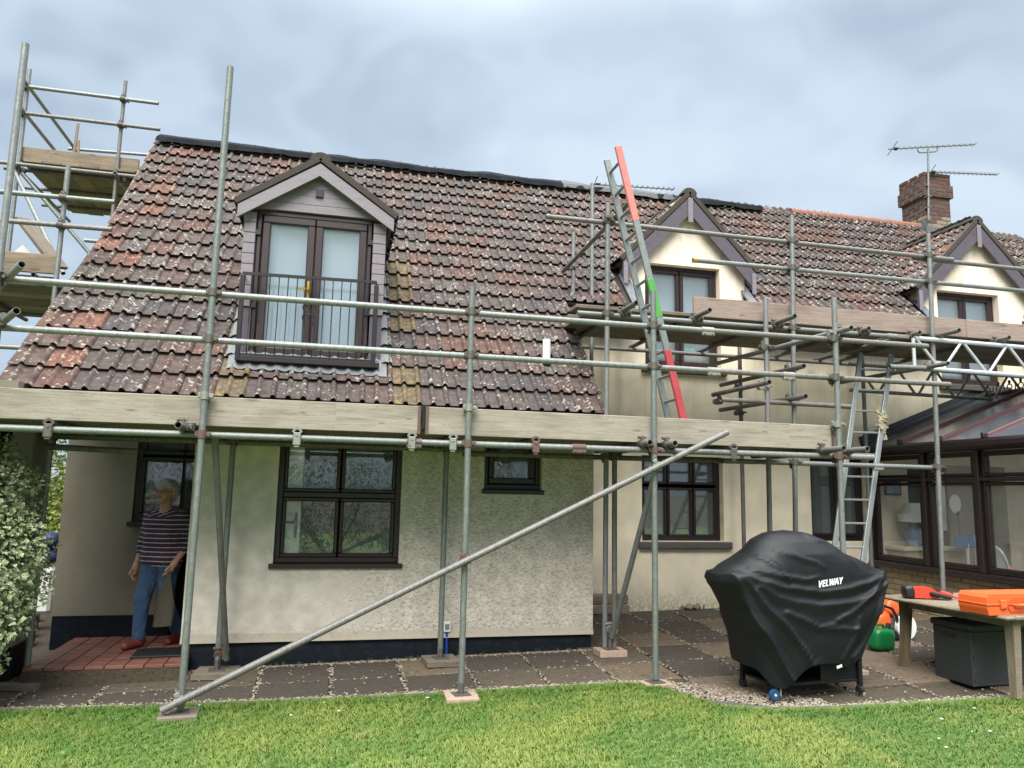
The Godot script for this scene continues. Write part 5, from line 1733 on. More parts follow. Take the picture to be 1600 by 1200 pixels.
	var bd := Vector3(3.305 + 1.075, 2.1, 0).normalized()
	for e in [[-0.961, "coupler_zinc"], [1.047, "coupler_rust"], [2.656, "coupler_zinc"]]:
		var y: float = 0.01 + (e[0] + 1.075) * 0.48
		coupler(s, V(e[0], y, -6.0), bd, Vector3.BACK, e[1])
	tube(s, "brace", V(-0.79, 0.12, -7.0), V(-0.885, 1.92, -6.12), M["tube_old"])
	tube(s, "brace", V(2.655, 0.22, -7.0), V(2.70, 1.76, -6.07))
	coupler(s, V(-0.865, 0.16, -7.05), Vector3(0.1, 0.9, 0.4), Vector3.RIGHT, "coupler_rust")
	coupler(s, V(2.63, 0.3, -7.02), Vector3(0.1, 0.9, 0.4), Vector3.RIGHT, "coupler_zinc")
	# tube ends reaching in from the left
	for y in [3.06, 2.73]:
		tube(s, "return_rail", V(-3.1, y - 0.12, -7.2), V(-2.17, y, -5.72))
		coupler(s, V(-2.42, y, -6.0), Vector3(0.5, 0.05, 0.85), Vector3.RIGHT, "coupler")
	tube(s, "ledger", V(-2.34, 1.86, -7.0), V(-1.62, 1.84, -7.0), M["tube_old"])

func upper_scaffold() -> void:
	var s := thing("scaffold", "upper scaffold with a pinkish toe board in front of the two rendered dormers", "scaffold", Vector3(5.2, 0, -7.9))
	for e in [[2.603, 2.626, 4.54], [4.66, 4.765, 4.63], [6.44, 6.53, 4.6], [8.4, 8.45, 4.6]]:
		tube(s, "pole", V(e[0], ground_y(e[0], -7.05) + 0.06, -7.05), V(e[1], e[2], -7.05))
		for y in [4.345, 4.04, 3.37]:
			if e[0] > 3.0 or y != 4.04:
				coupler(s, V(lerpf(e[0], e[1], y / 4.6), y, -7.05), Vector3.RIGHT, Vector3.FORWARD, "coupler")
		coupler(s, V(lerpf(e[0], e[1], 0.42), 1.93, -7.05), Vector3.RIGHT, Vector3.FORWARD, "coupler")
	for e in [[2.785, 4.80, null], [3.03, 5.47, "tube"], [5.05, 3.5, "tube_old"], [6.8, 3.5, null]]:
		var m: Material = M[e[2]] if e[2] else null
		var z := -8.7 if e[0] < 6 else -8.6
		tube(s, "pole", V(e[0], ground_y(e[0], z) + 0.05, z), V(e[0], e[1], z), m)
	tube(s, "pole", V(4.34, ground_y(4.34, -7.0), -6.99), V(4.375, 3.64, -6.99))
	for e in [4.4, 4.85]:
		sole_board(s, V(e, 0, -7.05))
	var zr := -7.106
	tube(s, "guard_rail", V(1.976, 4.347, zr), V(6.9, 4.34, zr))
	tube(s, "guard_rail", V(6.4, 4.33, zr - 0.05), V(10.5, 4.34, zr - 0.05))
	tube(s, "guard_rail", V(3.625, 4.035, zr), V(7.6, 4.045, zr))
	tube(s, "guard_rail", V(7.605, 4.045, zr), V(10.5, 4.05, zr))
	var cap := MB.new()
	cap.tube(V(3.6, 4.035, zr), V(3.64, 4.035, zr), 0.029, 0.029, 10)
	part(s, "end_cap", cap.mesh(), M["brass"])
	tube(s, "ledger", V(2.32, 3.366, zr), V(6.36, 3.373, zr))
	tube(s, "ledger", V(2.6, 3.36, -8.75), V(7.2, 3.36, -8.75), M["tube_old"])
	var slv := MB.new()
	slv.tube(V(5.95, 3.372, zr), V(6.07, 3.372, zr), 0.032, 0.032, 10)
	slv.abox(6.08, 6.3, 3.35, 3.395, zr - 0.02, zr + 0.033, 0.008)
	part(s, "sleeve_coupler", slv.mesh(), M["coupler_zinc"])
	for e in [[2.80, 3.415, -6.72], [3.60, 3.41, -6.75], [4.54, 3.41, -6.72], [5.6, 3.40, -6.95], [6.25, 3.40, -6.95], [6.55, 3.40, -6.72], [7.4, 3.41, -6.9]]:
		tube(s, "transom", V(e[0], e[1], e[2]), V(e[0], e[1], -8.85), M["tube_old"])
		coupler(s, V(e[0], e[1] - 0.02, -7.08), Vector3.UP, Vector3.RIGHT, "coupler", Vector3.BACK)
	var tb := MB.new()
	tb.abox(3.62, 7.05, 3.435, 3.648, -7.17, -7.132, 0.004)
	part(s, "toe_board", tb.mesh(), M["board_pink"])
	var tb2 := MB.new()
	tb2.abox(7.055, 10.5, 3.435, 3.645, -7.17, -7.132, 0.004)
	part(s, "toe_board", tb2.mesh(), M["board_pink"])
	for k in 6:
		for h in [[2.42, 6.2], [6.205, 10.3]]:
			var b := MB.new()
			var z := -7.18 - k * 0.228
			b.abox(h[0] + rng.randf_range(-0.12, 0.1), h[1], 3.442, 3.48, z - 0.222, z, 0.005)
			part(s, "deck_board", b.mesh(), M["board_grey"])
	# rails and ties that run back to the wall
	tube(s, "return_rail", V(2.70, 4.40, -6.62), V(2.70, 4.33, -8.85), M["tube_old"])
	coupler(s, V(2.62, 4.37, -7.05), Vector3.BACK, Vector3.RIGHT, "coupler")
	coupler(s, V(2.785, 4.34, -8.7), Vector3.BACK, Vector3.LEFT, "coupler")
	for e in [[4.49, 3.09, -5.8, 4.45, 3.15, -8.3, "tube"], [4.20, 2.70, -6.68, 4.18, 2.705, -7.8, "tube_old"], [4.61, 2.89, -6.7, 4.72, 2.95, -8.6, "tube_old"], [4.62, 2.58, -6.7, 4.65, 2.62, -8.5, "tube_old"], [6.36, 3.02, -6.7, 6.30, 3.04, -8.4, "tube_old"]]:
		tube(s, "tie", V(e[0], e[1], e[2]), V(e[3], e[4], e[5]), M[e[6]])
	tube(s, "tie", V(3.84, 2.545, -7.0), V(5.36, 2.54, -7.0), M["tube_old"])
	coupler(s, V(4.45, 3.09, -6.05), Vector3.BACK, Vector3.RIGHT, "coupler_zinc")
	coupler(s, V(4.35, 2.70, -7.0), Vector3.BACK, Vector3.LEFT, "coupler_zinc")
	coupler(s, V(4.70, 2.9, -7.05), Vector3.BACK, Vector3.LEFT, "coupler")
	coupler(s, V(4.70, 2.58, -7.05), Vector3.BACK, Vector3.LEFT, "coupler")
	coupler(s, V(5.05, 2.93, -8.7), Vector3.BACK, Vector3.LEFT, "coupler")
	coupler(s, V(5.05, 2.62, -8.7), Vector3.BACK, Vector3.LEFT, "coupler")
	coupler(s, V(4.2, 2.62, -7.75), Vector3.RIGHT, Vector3.BACK, "coupler")
	coupler(s, V(4.38, 3.12, -6.99), Vector3.BACK, Vector3.LEFT, "coupler")
	tube(s, "tie", V(5.86, 3.0, -6.98), V(6.42, 3.015, -6.99))
	coupler(s, V(6.46, 3.02, -7.05), Vector3.BACK, Vector3.LEFT, "coupler_zinc")
	# aluminium lattice beam that carries the deck over the conservatory
	var lb := MB.new()
	lb.tube(V(6.22, 3.345, -7.0), V(10.6, 3.31, -7.0), 0.0245, 0.0245, 10, 0.8)
	lb.tube(V(6.07, 3.012, -7.0), V(10.6, 2.985, -7.0), 0.0245, 0.0245, 10, 0.8)
	var beam := part(s, "lattice_beam", lb.mesh(), M["alu_bright"])
	for k in 7:
		var x := 6.24 + k * 0.62
		var b := MB.new()
		b.tube(V(x, 3.34, -7.0), V(x + 0.29, 3.01, -7.0), 0.017, 0.017, 8)
		part(beam, "lattice_bar", b.mesh(), M["alu_bright"])
		var c := MB.new()
		c.tube(V(x + 0.33, 3.01, -7.0), V(x + 0.60, 3.34, -7.0), 0.017, 0.017, 8)
		part(beam, "lattice_bar", c.mesh(), M["alu_bright"])
	var vbm := MB.new()
	vbm.tube(V(6.20, 3.34, -7.0), V(6.20, 3.01, -7.0), 0.02, 0.02, 8)
	part(beam, "lattice_bar", vbm.mesh(), M["alu_bright"])
	var lb2 := MB.new()
	lb2.tube(V(6.6, 3.33, -8.6), V(10.6, 3.30, -8.6), 0.0245, 0.0245, 10)
	lb2.tube(V(6.6, 2.98, -8.6), V(10.6, 2.95, -8.6), 0.0245, 0.0245, 10)
	for k in 6:
		var x := 6.7 + k * 0.62
		lb2.tube(V(x, 3.33, -8.6), V(x + 0.29, 2.97, -8.6), 0.017, 0.017, 8)
		lb2.tube(V(x + 0.33, 2.97, -8.6), V(x + 0.60, 3.33, -8.6), 0.017, 0.017, 8)
	part(s, "lattice_beam", lb2.mesh(), M["tube"])

func gable_scaffold() -> void:
	var s := thing("scaffold_tower", "tall scaffold tower with boarded platforms behind the left end of the roof", "scaffold", Vector3(-3.6, 0, -10.5))
	for e in [[-4.35, 7.2, -11.0], [-3.135, 7.21, -11.0], [-4.40, 6.2, -12.9], [-3.1, 6.6, -12.9], [-2.86, 4.85, -8.4], [-4.35, 4.9, -8.4]]:
		tube(s, "pole", V(e[0], ground_y(-4, e[2]), e[2]), V(e[0], e[1], e[2]))
	for e in [[6.915, -4.42, -2.67], [6.53, -4.42, -2.62], [5.80, -4.9, -2.8]]:
		tube(s, "guard_rail", V(e[1], e[0], -10.945), V(e[2], e[0] - 0.005, -10.945))
		coupler(s, V(-3.135, e[0], -11.0), Vector3.RIGHT, Vector3.BACK, "coupler")
		coupler(s, V(-4.40, e[0], -11.0), Vector3.RIGHT, Vector3.BACK, "coupler")
	for y in [6.95, 6.55]:
		tube(s, "guard_rail", V(-4.34, y, -10.7), V(-4.34, y - 0.02, -13.2))
	tube(s, "guard_rail", V(-4.42, 6.9, -12.9), V(-2.6, 6.97, -12.9))
	for e in [[-4.18, 7.12, 0.03], [-4.05, 6.85, -0.07], [-3.88, 6.62, -0.04]]:
		var b := MB.new()
		b.bar(V(e[0], 5.9, -12.4), V(e[0] + e[2], e[1], -12.4), 0.035, 0.03, Vector3.BACK)
		part(s, "timber_offcut", b.mesh(), M["board_tan"])
	var tb := MB.new()
	tb.abox(-4.32, -2.87, 5.895, 6.085, -11.06, -11.02, 0.004)
	part(s, "toe_board", tb.mesh(), M["board_tan"])
	var tb2 := MB.new()
	tb2.abox(-4.36, -4.32, 5.895, 6.085, -13.0, -11.02, 0.004)
	part(s, "toe_board", tb2.mesh(), M["board_tan"])
	for k in 6:
		var b := MB.new()
		var x := -4.28 + k * 0.232
		b.abox(x, x + 0.226, 5.85, 5.888, -13.0 + rng.randf_range(0.0, 0.1), -10.95, 0.004)
		part(s, "deck_board", b.mesh(), M["board_grey" if k % 2 else "board_tan"])
	for z in [-11.2, -11.9, -12.6]:
		tube(s, "transom", V(-4.6, 5.82, z), V(-2.8, 5.82, z), M["tube_old"])
	for x in [-4.36, -3.1]:
		tube(s, "ledger", V(x, 5.76, -10.8), V(x, 5.76, -13.1))
		coupler(s, V(x, 5.76, -11.05), Vector3.BACK, Vector3.RIGHT, "coupler")
	# braces and the lower lift
	tube(s, "brace", V(-4.40, 5.75, -10.95), V(-3.2, 4.0, -9.6))
	tube(s, "brace", V(-4.3, 5.7, -11.0), V(-3.05, 4.3, -11.0))
	for y in [4.49, 4.19]:
		tube(s, "guard_rail", V(-4.9, y - 0.02, -8.345), V(-2.37, y, -8.345))
		coupler(s, V(-2.86, y, -8.4), Vector3.RIGHT, Vector3.BACK, "coupler")
	tube(s, "guard_rail", V(-4.35, 4.25, -8.0), V(-4.35, 4.2, -11.2), M["tube_old"])
	tube(s, "ledger", V(-3.2, 4.6, -10.2), V(-2.7, 4.6, -10.2))
	tube(s, "ledger", V(-4.9, 2.9, -8.4), V(-2.5, 2.9, -8.4))
	var tb3 := MB.new()
	tb3.abox(-4.4, -2.88, 3.69, 3.89, -8.46, -8.42, 0.004)
	part(s, "toe_board", tb3.mesh(), M["board_tan"])
	for k in 8:
		var b := MB.new()
		var z := -8.5 - k * 0.232
		b.abox(-4.6, -2.86 + rng.randf_range(-0.1, 0.02), 3.64, 3.678, z - 0.226, z, 0.004)
		part(s, "deck_board", b.mesh(), M["board_grey" if k % 3 else "board"])
	for x in [-3.9, -3.0]:
		tube(s, "transom", V(x, 3.61, -8.2), V(x, 3.61, -10.6), M["tube_old"])
	for z in [-8.4, -10.0]:
		tube(s, "ledger", V(-4.9, 3.56, z), V(-2.75, 3.56, z), M["tube_old"])
	var pk := MB.new()
	pk.bar(V(-3.46, 4.43, -9.0), V(-3.0, 3.88, -8.9), 0.2, 0.038, Vector3(0.6, 0.5, 0.4), 0.004)
	part(s, "leaning_plank", pk.mesh(), M["board_grey"])
	var ws := MB.new()
	ws.prism(PackedVector2Array([V2(-3.62, 3.9), V2(-3.2, 3.9), V2(-3.42, 4.13)]), -8.98, -9.0)
	tag(part(self, "plastic_sheet", ws.mesh(), M["white_sheet"]), "white triangular sheet on the left scaffold platform beside the leaning plank", "sheet")

func V2(x: float, y: float) -> Vector2:
	return Vector2(x, y)

func ladders() -> void:
	var a := thing("ladder", "aluminium ladder with red and bright green painted stile leaning up past the first dormer", "ladder", V(3.1, 2.06, -6.45))
	var stiles := []
	for e in [[-6.32, true], [-6.62, false]]:
		var z: float = e[0]
		var foot := V(3.135, 2.06, z)
		var top := V(2.452, 4.80, z)
		stiles.append([foot, top])
		var b := MB.new()
		b.bar(foot, top, 0.03, 0.062, Vector3(1, 0.25, 0), 0.004)
		var st := part(a, "stile", b.mesh(), M["alu"])
		if e[1]:
			for q in [[0.0, 0.30, "red_paint"], [0.41, 0.54, "green_paint"], [0.74, 1.0, "red_faded"]]:
				var c := MB.new()
				c.bar(foot.lerp(top, q[0]), foot.lerp(top, q[1]), 0.034, 0.066, Vector3(1, 0.25, 0), 0.004)
				part(st, "paint_band", c.mesh(), M[q[2]])
	for k in 12:
		var f := (k + 0.7) / 12.3
		var b := MB.new()
		b.tube(stiles[0][0].lerp(stiles[0][1], f), stiles[1][0].lerp(stiles[1][1], f), 0.015, 0.015, 8)
		part(a, "rung", b.mesh(), M["alu"])
	var l := thing("ladder", "plain grey ladder with a cream rag tied on, leaning behind the covered barbecue", "ladder", V(5.3, 0.1, -7.1))
	var f0 := V(4.93, 0.14, -7.02)
	var f1 := V(5.25, 0.14, -6.98)
	var t0 := V(6.01, 3.27, -7.62)
	var t1 := V(6.40, 3.27, -7.58)
	for e in [[f0, t0], [f1, t1]]:
		var b := MB.new()
		b.bar(e[0], e[1], 0.058, 0.03, Vector3(0, 0.2, 1), 0.004)
		part(l, "stile", b.mesh(), M["alu"])
	for k in 12:
		var f := (k + 0.6) / 12.4
		var b := MB.new()
		b.bar(f0.lerp(t0, f), f1.lerp(t1, f), 0.03, 0.022, Vector3.UP, 0.003)
		part(l, "rung", b.mesh(), M["alu"])
	# the rag
	var r := RandomNumberGenerator.new()
	r.seed = 12
	var b := MB.new()
	var c := f1.lerp(t1, 0.725)
	for k in 70:
		var e := Basis.from_euler(V(r.randf() * 6.3, r.randf() * 6.3, r.randf() * 6.3))
		b.box(Transform3D(e, c + V(r.randfn(0, 0.026), r.randfn(0, 0.07), r.randfn(0, 0.026))), V(r.randf_range(0.03, 0.07), 0.008, r.randf_range(0.02, 0.05)), 0.003)
	b.pillow(Transform3D(Basis(), c), V(0.09, 0.2, 0.08), 2.5)
	tag(part(self, "rag", b.mesh(), M["rag"]), "frayed cream rag tied round the right stile of the grey ladder", "rag")

# ------------------------------------------------------------------ barbecue under its cover
var cover_prof := [[1.268, -0.095, 0.005, 0.005], [1.262, -0.09, 0.10, 0.06], [1.245, -0.085, 0.19, 0.12], [1.19, -0.075, 0.31, 0.20], [1.09, -0.055, 0.44, 0.27], [1.03, -0.02, 0.57, 0.285], [0.975, -0.01, 0.70, 0.295], [0.935, 0.0, 0.785, 0.30], [0.88, 0.004, 0.80, 0.305], [0.80, 0.02, 0.745, 0.31], [0.66, 0.03, 0.665, 0.32], [0.36, 0.0, 0.545, 0.30], [0.1, -0.03, 0.46, 0.285]]
# folds of the cover as curves on its front: start, bend, end, height, half width
var FOLDS := [[V2(-0.64, 0.93), V2(-0.1, 0.72), V2(0.64, 0.90), 0.032, 0.07], [V2(-0.56, 0.98), V2(-0.15, 0.87), V2(0.0, 0.93), 0.024, 0.05], [V2(-0.52, 0.84), V2(0.0, 0.58), V2(0.68, 0.82), 0.026, 0.075],
	[V2(-0.70, 0.92), V2(-0.54, 0.6), V2(-0.28, 0.16), 0.050, 0.09], [V2(-0.64, 0.90), V2(-0.36, 0.62), V2(-0.10, 0.26), 0.030, 0.06], [V2(0.74, 0.92), V2(0.60, 0.62), V2(0.30, 0.30), 0.034, 0.075], [V2(0.70, 0.92), V2(0.40, 0.70), V2(0.08, 0.56), 0.024, 0.055],
	[V2(0.0, 1.23), V2(0.22, 1.15), V2(0.38, 1.02), 0.018, 0.045], [V2(-0.34, 1.12), V2(-0.15, 1.10), V2(0.04, 1.0), 0.016, 0.045], [V2(-0.46, 1.07), V2(-0.34, 1.0), V2(-0.3, 0.9), 0.024, 0.05], [V2(0.40, 1.09), V2(0.5, 1.02), V2(0.66, 0.98), 0.02, 0.045],
	[V2(0.02, 0.56), V2(0.03, 0.42), V2(-0.06, 0.24), 0.022, 0.06], [V2(0.32, 0.60), V2(0.28, 0.45), V2(0.18, 0.28), 0.022, 0.055], [V2(-0.3, 0.66), V2(-0.05, 0.50), V2(0.3, 0.52), 0.02, 0.06]]
var fold_noise: FastNoiseLite

func cover_point(th: float, y: float) -> Vector3:
	var p := cover_prof
	var i := 0
	while i < p.size() - 2 and y < p[i + 1][0]:
		i += 1
	var f := clampf((y - p[i][0]) / (p[i + 1][0] - p[i][0]), 0.0, 1.0)
	var cx := lerpf(p[i][1], p[i + 1][1], f)
	var a := lerpf(p[i][2], p[i + 1][2], f)
	var b := lerpf(p[i][3], p[i + 1][3], f)
	var low := clampf((0.95 - y) / 0.35, 0.0, 1.0)
	var n := lerpf(2.4, 3.4, low)
	var c := cos(th)
	var s := sin(th)
	var x := cx + a * signf(c) * pow(absf(c), 2.0 / n)
	var z := b * signf(s) * pow(absf(s), 2.0 / n)
	# folds: swags hung between the side shelves, creases that run down from the shelf corners
	var d := 0.035 * fold_noise.get_noise_3d(x * 1.3 + (0.97 - y) * 0.9, y * 1.0, z * 1.3) * clampf((1.27 - y) * 6.0, 0, 1)
	var q := Vector2(x + 0.025 * fold_noise.get_noise_2d(y * 3.0, x * 2.0), y + 0.02 * fold_noise.get_noise_2d(x * 3.0 + 9.0, y * 2.0))
	if z < 0.0:
		q.x = -q.x * 0.9 + 0.05
	var rim := clampf(absf(s) * 2.2, 0.0, 1.0)
	for fo in FOLDS:
		var best := 1e9
		var prev: Vector2 = fo[0]
		if absf(q.y - (fo[0].y + fo[2].y) * 0.5) > absf(fo[0].y - fo[2].y) * 0.5 + 0.22:
			continue
		for seg in range(1, 8):
			var t := seg / 7.0
			var pt: Vector2 = fo[0].lerp(fo[1], t).lerp(fo[1].lerp(fo[2], t), t)
			var e := pt - prev
			var w := clampf((q - prev).dot(e) / e.length_squared(), 0.0, 1.0)
			var away := q - prev - e * w
			# steeper above the crest than below it
			best = minf(best, away.length() * (1.5 if e.cross(away) * signf(e.x + 0.001) > 0.0 else 1.0) + 0.02 * absf(t - 0.5))
			prev = pt
		var h := clampf(1.0 - best / fo[4], 0.0, 1.0)
		d += fo[3] * pow(h, 1.3) * rim
	if z > 0:
		d *= 1.0 - 0.85 * exp(-pow((x - 0.08) / 0.17, 2.0) - pow((y - 0.885) / 0.06, 2.0))
	var outv := Vector3(c * b, 0.25, s * a).normalized()
	return Vector3(x, y, z) + outv * d

func barbecue() -> void:
	fold_noise = noise(0.9, 2, 411)
	var at := V(3.72, ground_y(3.7, -5.55), -5.62)
	var q := thing("barbecue", "barbecue under a creased black weather cover standing on the patio edge", "barbecue", at, "", 0.085)
	var gy := 0.0
	var cols := 190
	var rows := 100
	var grid := []
	for i in rows + 1:
		var row := []
		for j in cols + 1:
			var th := TAU * j / cols
			var cx := cos(th)
			var front := maxf(0.0, sin(th))
			# hem: long at the front left corner, higher to the right
			var hem := 0.285 - 0.15 * exp(-pow((th - 2.2) / 0.38, 2.0)) + 0.025 * front * sin(th * 9.0) + 0.02 * cx
			var y := lerpf(1.268, hem - at.y, pow(float(i) / rows, 0.92))
			row.append(cover_point(th, y))
		grid.append(row)
	var nor := []
	for i in rows + 1:
		var row := []
		for j in cols + 1:
			var a: Vector3 = grid[mini(i + 1, rows)][j] - grid[maxi(i - 1, 0)][j]
			var b: Vector3 = grid[i][(j + 1) % cols] - grid[i][(j - 1 + cols) % cols]
			var m := a.cross(b).normalized()
			var o := Vector3(cos(TAU * j / cols), 0.4, sin(TAU * j / cols))
			row.append(m if m.dot(o) > 0 else -m)
		grid[i].append(Vector3.ZERO)
		nor.append(row)
	var b := MB.new()
	for i in rows:
		for j in cols:
			b.squad(grid[i][j], grid[i][j + 1], grid[i + 1][j + 1], grid[i + 1][j], nor[i][j], nor[i][j + 1], nor[i + 1][j + 1], nor[i + 1][j])
	var cov := part(q, "cover", b.mesh(), M["cover"])
	# the word on the cover, laid on its surface
	var tm := TextMesh.new()
	var sf := SystemFont.new()
	sf.font_names = PackedStringArray(["Droid Sans"])
	sf.font_weight = 800
	tm.font = sf
	tm.text = "VELWAY"
	tm.font_size = 32
	tm.pixel_size = 0.002
	tm.depth = 0.004
	var ar := tm.surface_get_arrays(0)
	var vs: PackedVector3Array = ar[Mesh.ARRAY_VERTEX]
	var bb := tm.get_aabb()
	for k in vs.size():
		var fx := (vs[k].x - bb.position.x) / bb.size.x
		var fy := (vs[k].y - bb.position.y) / bb.size.y
		var lx := -0.045 + 0.235 * fx + 0.014 * fy
		var ly := 0.845 + 0.05 * fy + 0.026 * fx
		var lo := 0.1
		var hi := PI - 0.1
		for it in 24:
			var mid := (lo + hi) / 2
			if cover_point(mid, ly).x > lx:
				lo = mid
			else:
				hi = mid
		var sp := cover_point(lo, ly)
		vs[k] = Vector3(lx, ly, sp.z + 0.006 + (0.003 if vs[k].z > 0 else 0.0))
	ar[Mesh.ARRAY_VERTEX] = vs
	ar[Mesh.ARRAY_NORMAL] = null
	ar[Mesh.ARRAY_TANGENT] = null
	var lm := ArrayMesh.new()
	lm.add_surface_from_arrays(Mesh.PRIMITIVE_TRIANGLES, ar)
	part(cov, "logo", lm, M["logo_white"])
	var tg := MB.new()
	tg.box(Transform3D(Basis(Vector3.BACK, 0.25), Vector3(0.13, 0.25, 0.315)), Vector3(0.05, 0.018, 0.003))
	part(cov, "care_tag", tg.mesh(), M["logo_white"])
	# trolley
	for e in [[-0.37, 0.21], [0.42, 0.2], [-0.37, -0.22], [0.42, -0.22]]:
		var l := MB.new()
		l.abox(e[0] - 0.018, e[0] + 0.018, 0.03 if e[1] > 0 and e[0] < 0 else 0.07, 0.6, e[1] - 0.018, e[1] + 0.018, 0.003)
		part(q, "leg", l.mesh(), M["dark_metal"])
	var sd := MB.new()
	sd.abox(0.06, 0.40, 0.10, 0.5, 0.17, 0.19, 0.003)
	part(q, "door_panel", sd.mesh(), M["dark_metal"])
	var gp := MB.new()
	gp.box(Transform3D(Basis(Vector3.UP, 0.9), Vector3(-0.30, 0.16, 0.17)), Vector3(0.15, 0.24, 0.01))
	part(q, "panel", gp.mesh(), M["grey_panel"])
	var bs := MB.new()
	bs.abox(-0.37, 0.42, 0.10, 0.12, -0.22, 0.2, 0.003)
	part(q, "shelf", bs.mesh(), M["dark_metal"])
	var bk := MB.new()
	bk.abox(-0.37, 0.42, 0.12, 0.6, -0.23, -0.215)
	part(q, "panel", bk.mesh(), M["dark_metal"])
	for e in [[0.42, 0.2], [0.42, -0.22], [-0.37, -0.22]]:
		var w := MB.new()
		w.tube(Vector3(e[0] - 0.016, 0.035, e[1]), Vector3(e[0] + 0.016, 0.035, e[1]), 0.034, 0.034, 14)
		w.abox(e[0] - 0.022, e[0] + 0.022, 0.05, 0.08, e[1] - 0.012, e[1] + 0.012, 0.003)
		part(q, "castor", w.mesh(), M["rubber"])
	var bl := MB.new()
	bl.tube(Vector3(-0.41, 0.055, 0.22), Vector3(-0.41, 0.055, 0.25), 0.04, 0.036, 18)
	var wh := part(q, "wheel", bl.mesh(), M["blue_cap"])
	var bh := MB.new()
	bh.tube(Vector3(-0.41, 0.055, 0.25), Vector3(-0.41, 0.055, 0.255), 0.010, 0.008, 12)
	part(wh, "hub", bh.mesh(), M["white_plastic"])

func table_and_tools() -> void:
	# garden table: local x along its front edge
	var gy := ground_y(5.9, -5.6)
	var t := thing("garden_table", "weathered teak garden table with curved legs", "table", V(6.02, gy, -5.62), "", 0.10)
	var hx := 1.05
	var hz := 0.62
	var top := 0.70 - gy
	# planked top: rim and slats
	var rim := MB.new()
	for s in [-1.0, 1.0]:
		rim.abox(-hx + 0.1, hx - 0.1, top - 0.032, top, s * (hz - 0.05) - 0.05, s * (hz - 0.05) + 0.05, 0.008)
		rim.abox(s * (hx - 0.05) - 0.05, s * (hx - 0.05) + 0.05, top - 0.032, top - 0.0005, -hz, hz, 0.012)
	part(t, "table_rim", rim.mesh(), M["teak"])
	for k in 10:
		var z0 := -hz + 0.103 + k * 0.1035
		var b := MB.new()
		b.abox(-hx + 0.103, hx - 0.103, top - 0.028, top - 0.002 - rng.randf() * 0.002, z0, z0 + 0.099, 0.004)
		part(t, "slat", b.mesh(), M["teak"])
	var ap := MB.new()
	for s in [-1.0, 1.0]:
		ap.abox(-hx + 0.2, hx - 0.2, top - 0.10, top - 0.033, s * (hz - 0.13) - 0.012, s * (hz - 0.13) + 0.012, 0.003)
		ap.abox(s * (hx - 0.18) - 0.012, s * (hx - 0.18) + 0.012, top - 0.10, top - 0.033, -hz + 0.15, hz - 0.15, 0.003)
	part(t, "apron", ap.mesh(), M["teak"])
	for sx in [-1.0, 1.0]:
		for sz in [-1.0, 1.0]:
			var b := MB.new()
			var n := 7
			for k in n:
				var f0 := float(k) / n
				var f1 := float(k + 1) / n
				var p := []
				for f in [f0, f1]:
					var bend: float = 0.045 * pow(1.0 - f, 2.0)
					p.append(Vector3(sx * (hx - 0.19 + bend), lerpf(0.0, top - 0.033, f), sz * (hz - 0.11 + bend * 0.6)))
				var w0 := lerpf(0.028, 0.04, f0)
				var w1 := lerpf(0.028, 0.04, f1)
				for c in [[-1, -1, 1, -1], [1, -1, 1, 1], [1, 1, -1, 1], [-1, 1, -1, -1]]:
					var nn := Vector3(c[0] + c[2], 0, c[1] + c[3]).normalized()
					b.quad(p[0] + Vector3(c[0] * w0, 0, c[1] * w0), p[0] + Vector3(c[2] * w0, 0, c[3] * w0), p[1] + Vector3(c[2] * w1, 0, c[3] * w1), p[1] + Vector3(c[0] * w1, 0, c[1] * w1), nn)
			part(t, "leg", b.mesh(), M["teak_dark" if sz < 0 else "teak"])
	# storage box beneath
	var sx0 := 5.135
	var g2 := ground_y(5.6, -5.5)
	var bx := thing("storage_box", "dark grey plastic garden storage box under the teak table", "storage box", V(5.72, g2, -5.56))
	var bb := MB.new()
	bb.abox(sx0, 6.3, g2, 0.505, -5.76, -5.36, 0.008)
	part(bx, "body", bb.mesh(), M["storage"])
	var ld := MB.new()
	ld.abox(sx0 - 0.015, 6.315, 0.507, 0.56, -5.775, -5.345, 0.012)
	part(bx, "lid", ld.mesh(), M["storage"])
	var cn := MB.new()
	for x in [sx0 - 0.004, 6.27]:
		cn.abox(x, x + 0.04, g2 + 0.005, 0.503, -5.362, -5.352, 0.003)
	part(bx, "corner_trim", cn.mesh(), M["storage"])
	var hh := MB.new()
	hh.abox(sx0 - 0.004, sx0 + 0.01, 0.43, 0.46, -5.66, -5.52)
	part(bx, "hand_hole", hh.mesh(), M["black_plastic"])
	for y in [0.44, 0.29, 0.11]:
		var lt := MB.new()
		lt.abox(sx0 + 0.008, sx0 + 0.014, y, y + 0.025, -5.352, -5.346)
		part(bx, "rivet", lt.mesh(), M["black_plastic"])
	# orange tool case
	var oc := thing("tool_case", "bright orange plastic tool case lying on the teak table", "tool case", V(5.3, 0.70, -5.12), "", 0.06)
	var cb := MB.new()
	cb.prism(PackedVector2Array([V2(-0.36, 0.0), V2(0.36, 0.0), V2(0.375, 0.05), V2(0.375, 0.078), V2(-0.375, 0.078), V2(-0.375, 0.05)]), 0.13, -0.13)
	part(oc, "base_shell", cb.mesh(), M["orange"])
	var ct := MB.new()
	ct.prism(PackedVector2Array([V2(-0.375, 0.081), V2(0.375, 0.081), V2(0.37, 0.12), V2(0.35, 0.152), V2(-0.35, 0.158), V2(-0.37, 0.13)]), 0.127, -0.13)
	part(oc, "lid_shell", ct.mesh(), M["orange"])
	var sm := MB.new()
	sm.abox(-0.38, 0.38, 0.072, 0.086, -0.135, 0.139, 0.004)
	sm.prism(PackedVector2Array([V2(-0.17, 0.09), V2(0.17, 0.09), V2(0.13, 0.125), V2(-0.13, 0.125)]), 0.136, 0.12)
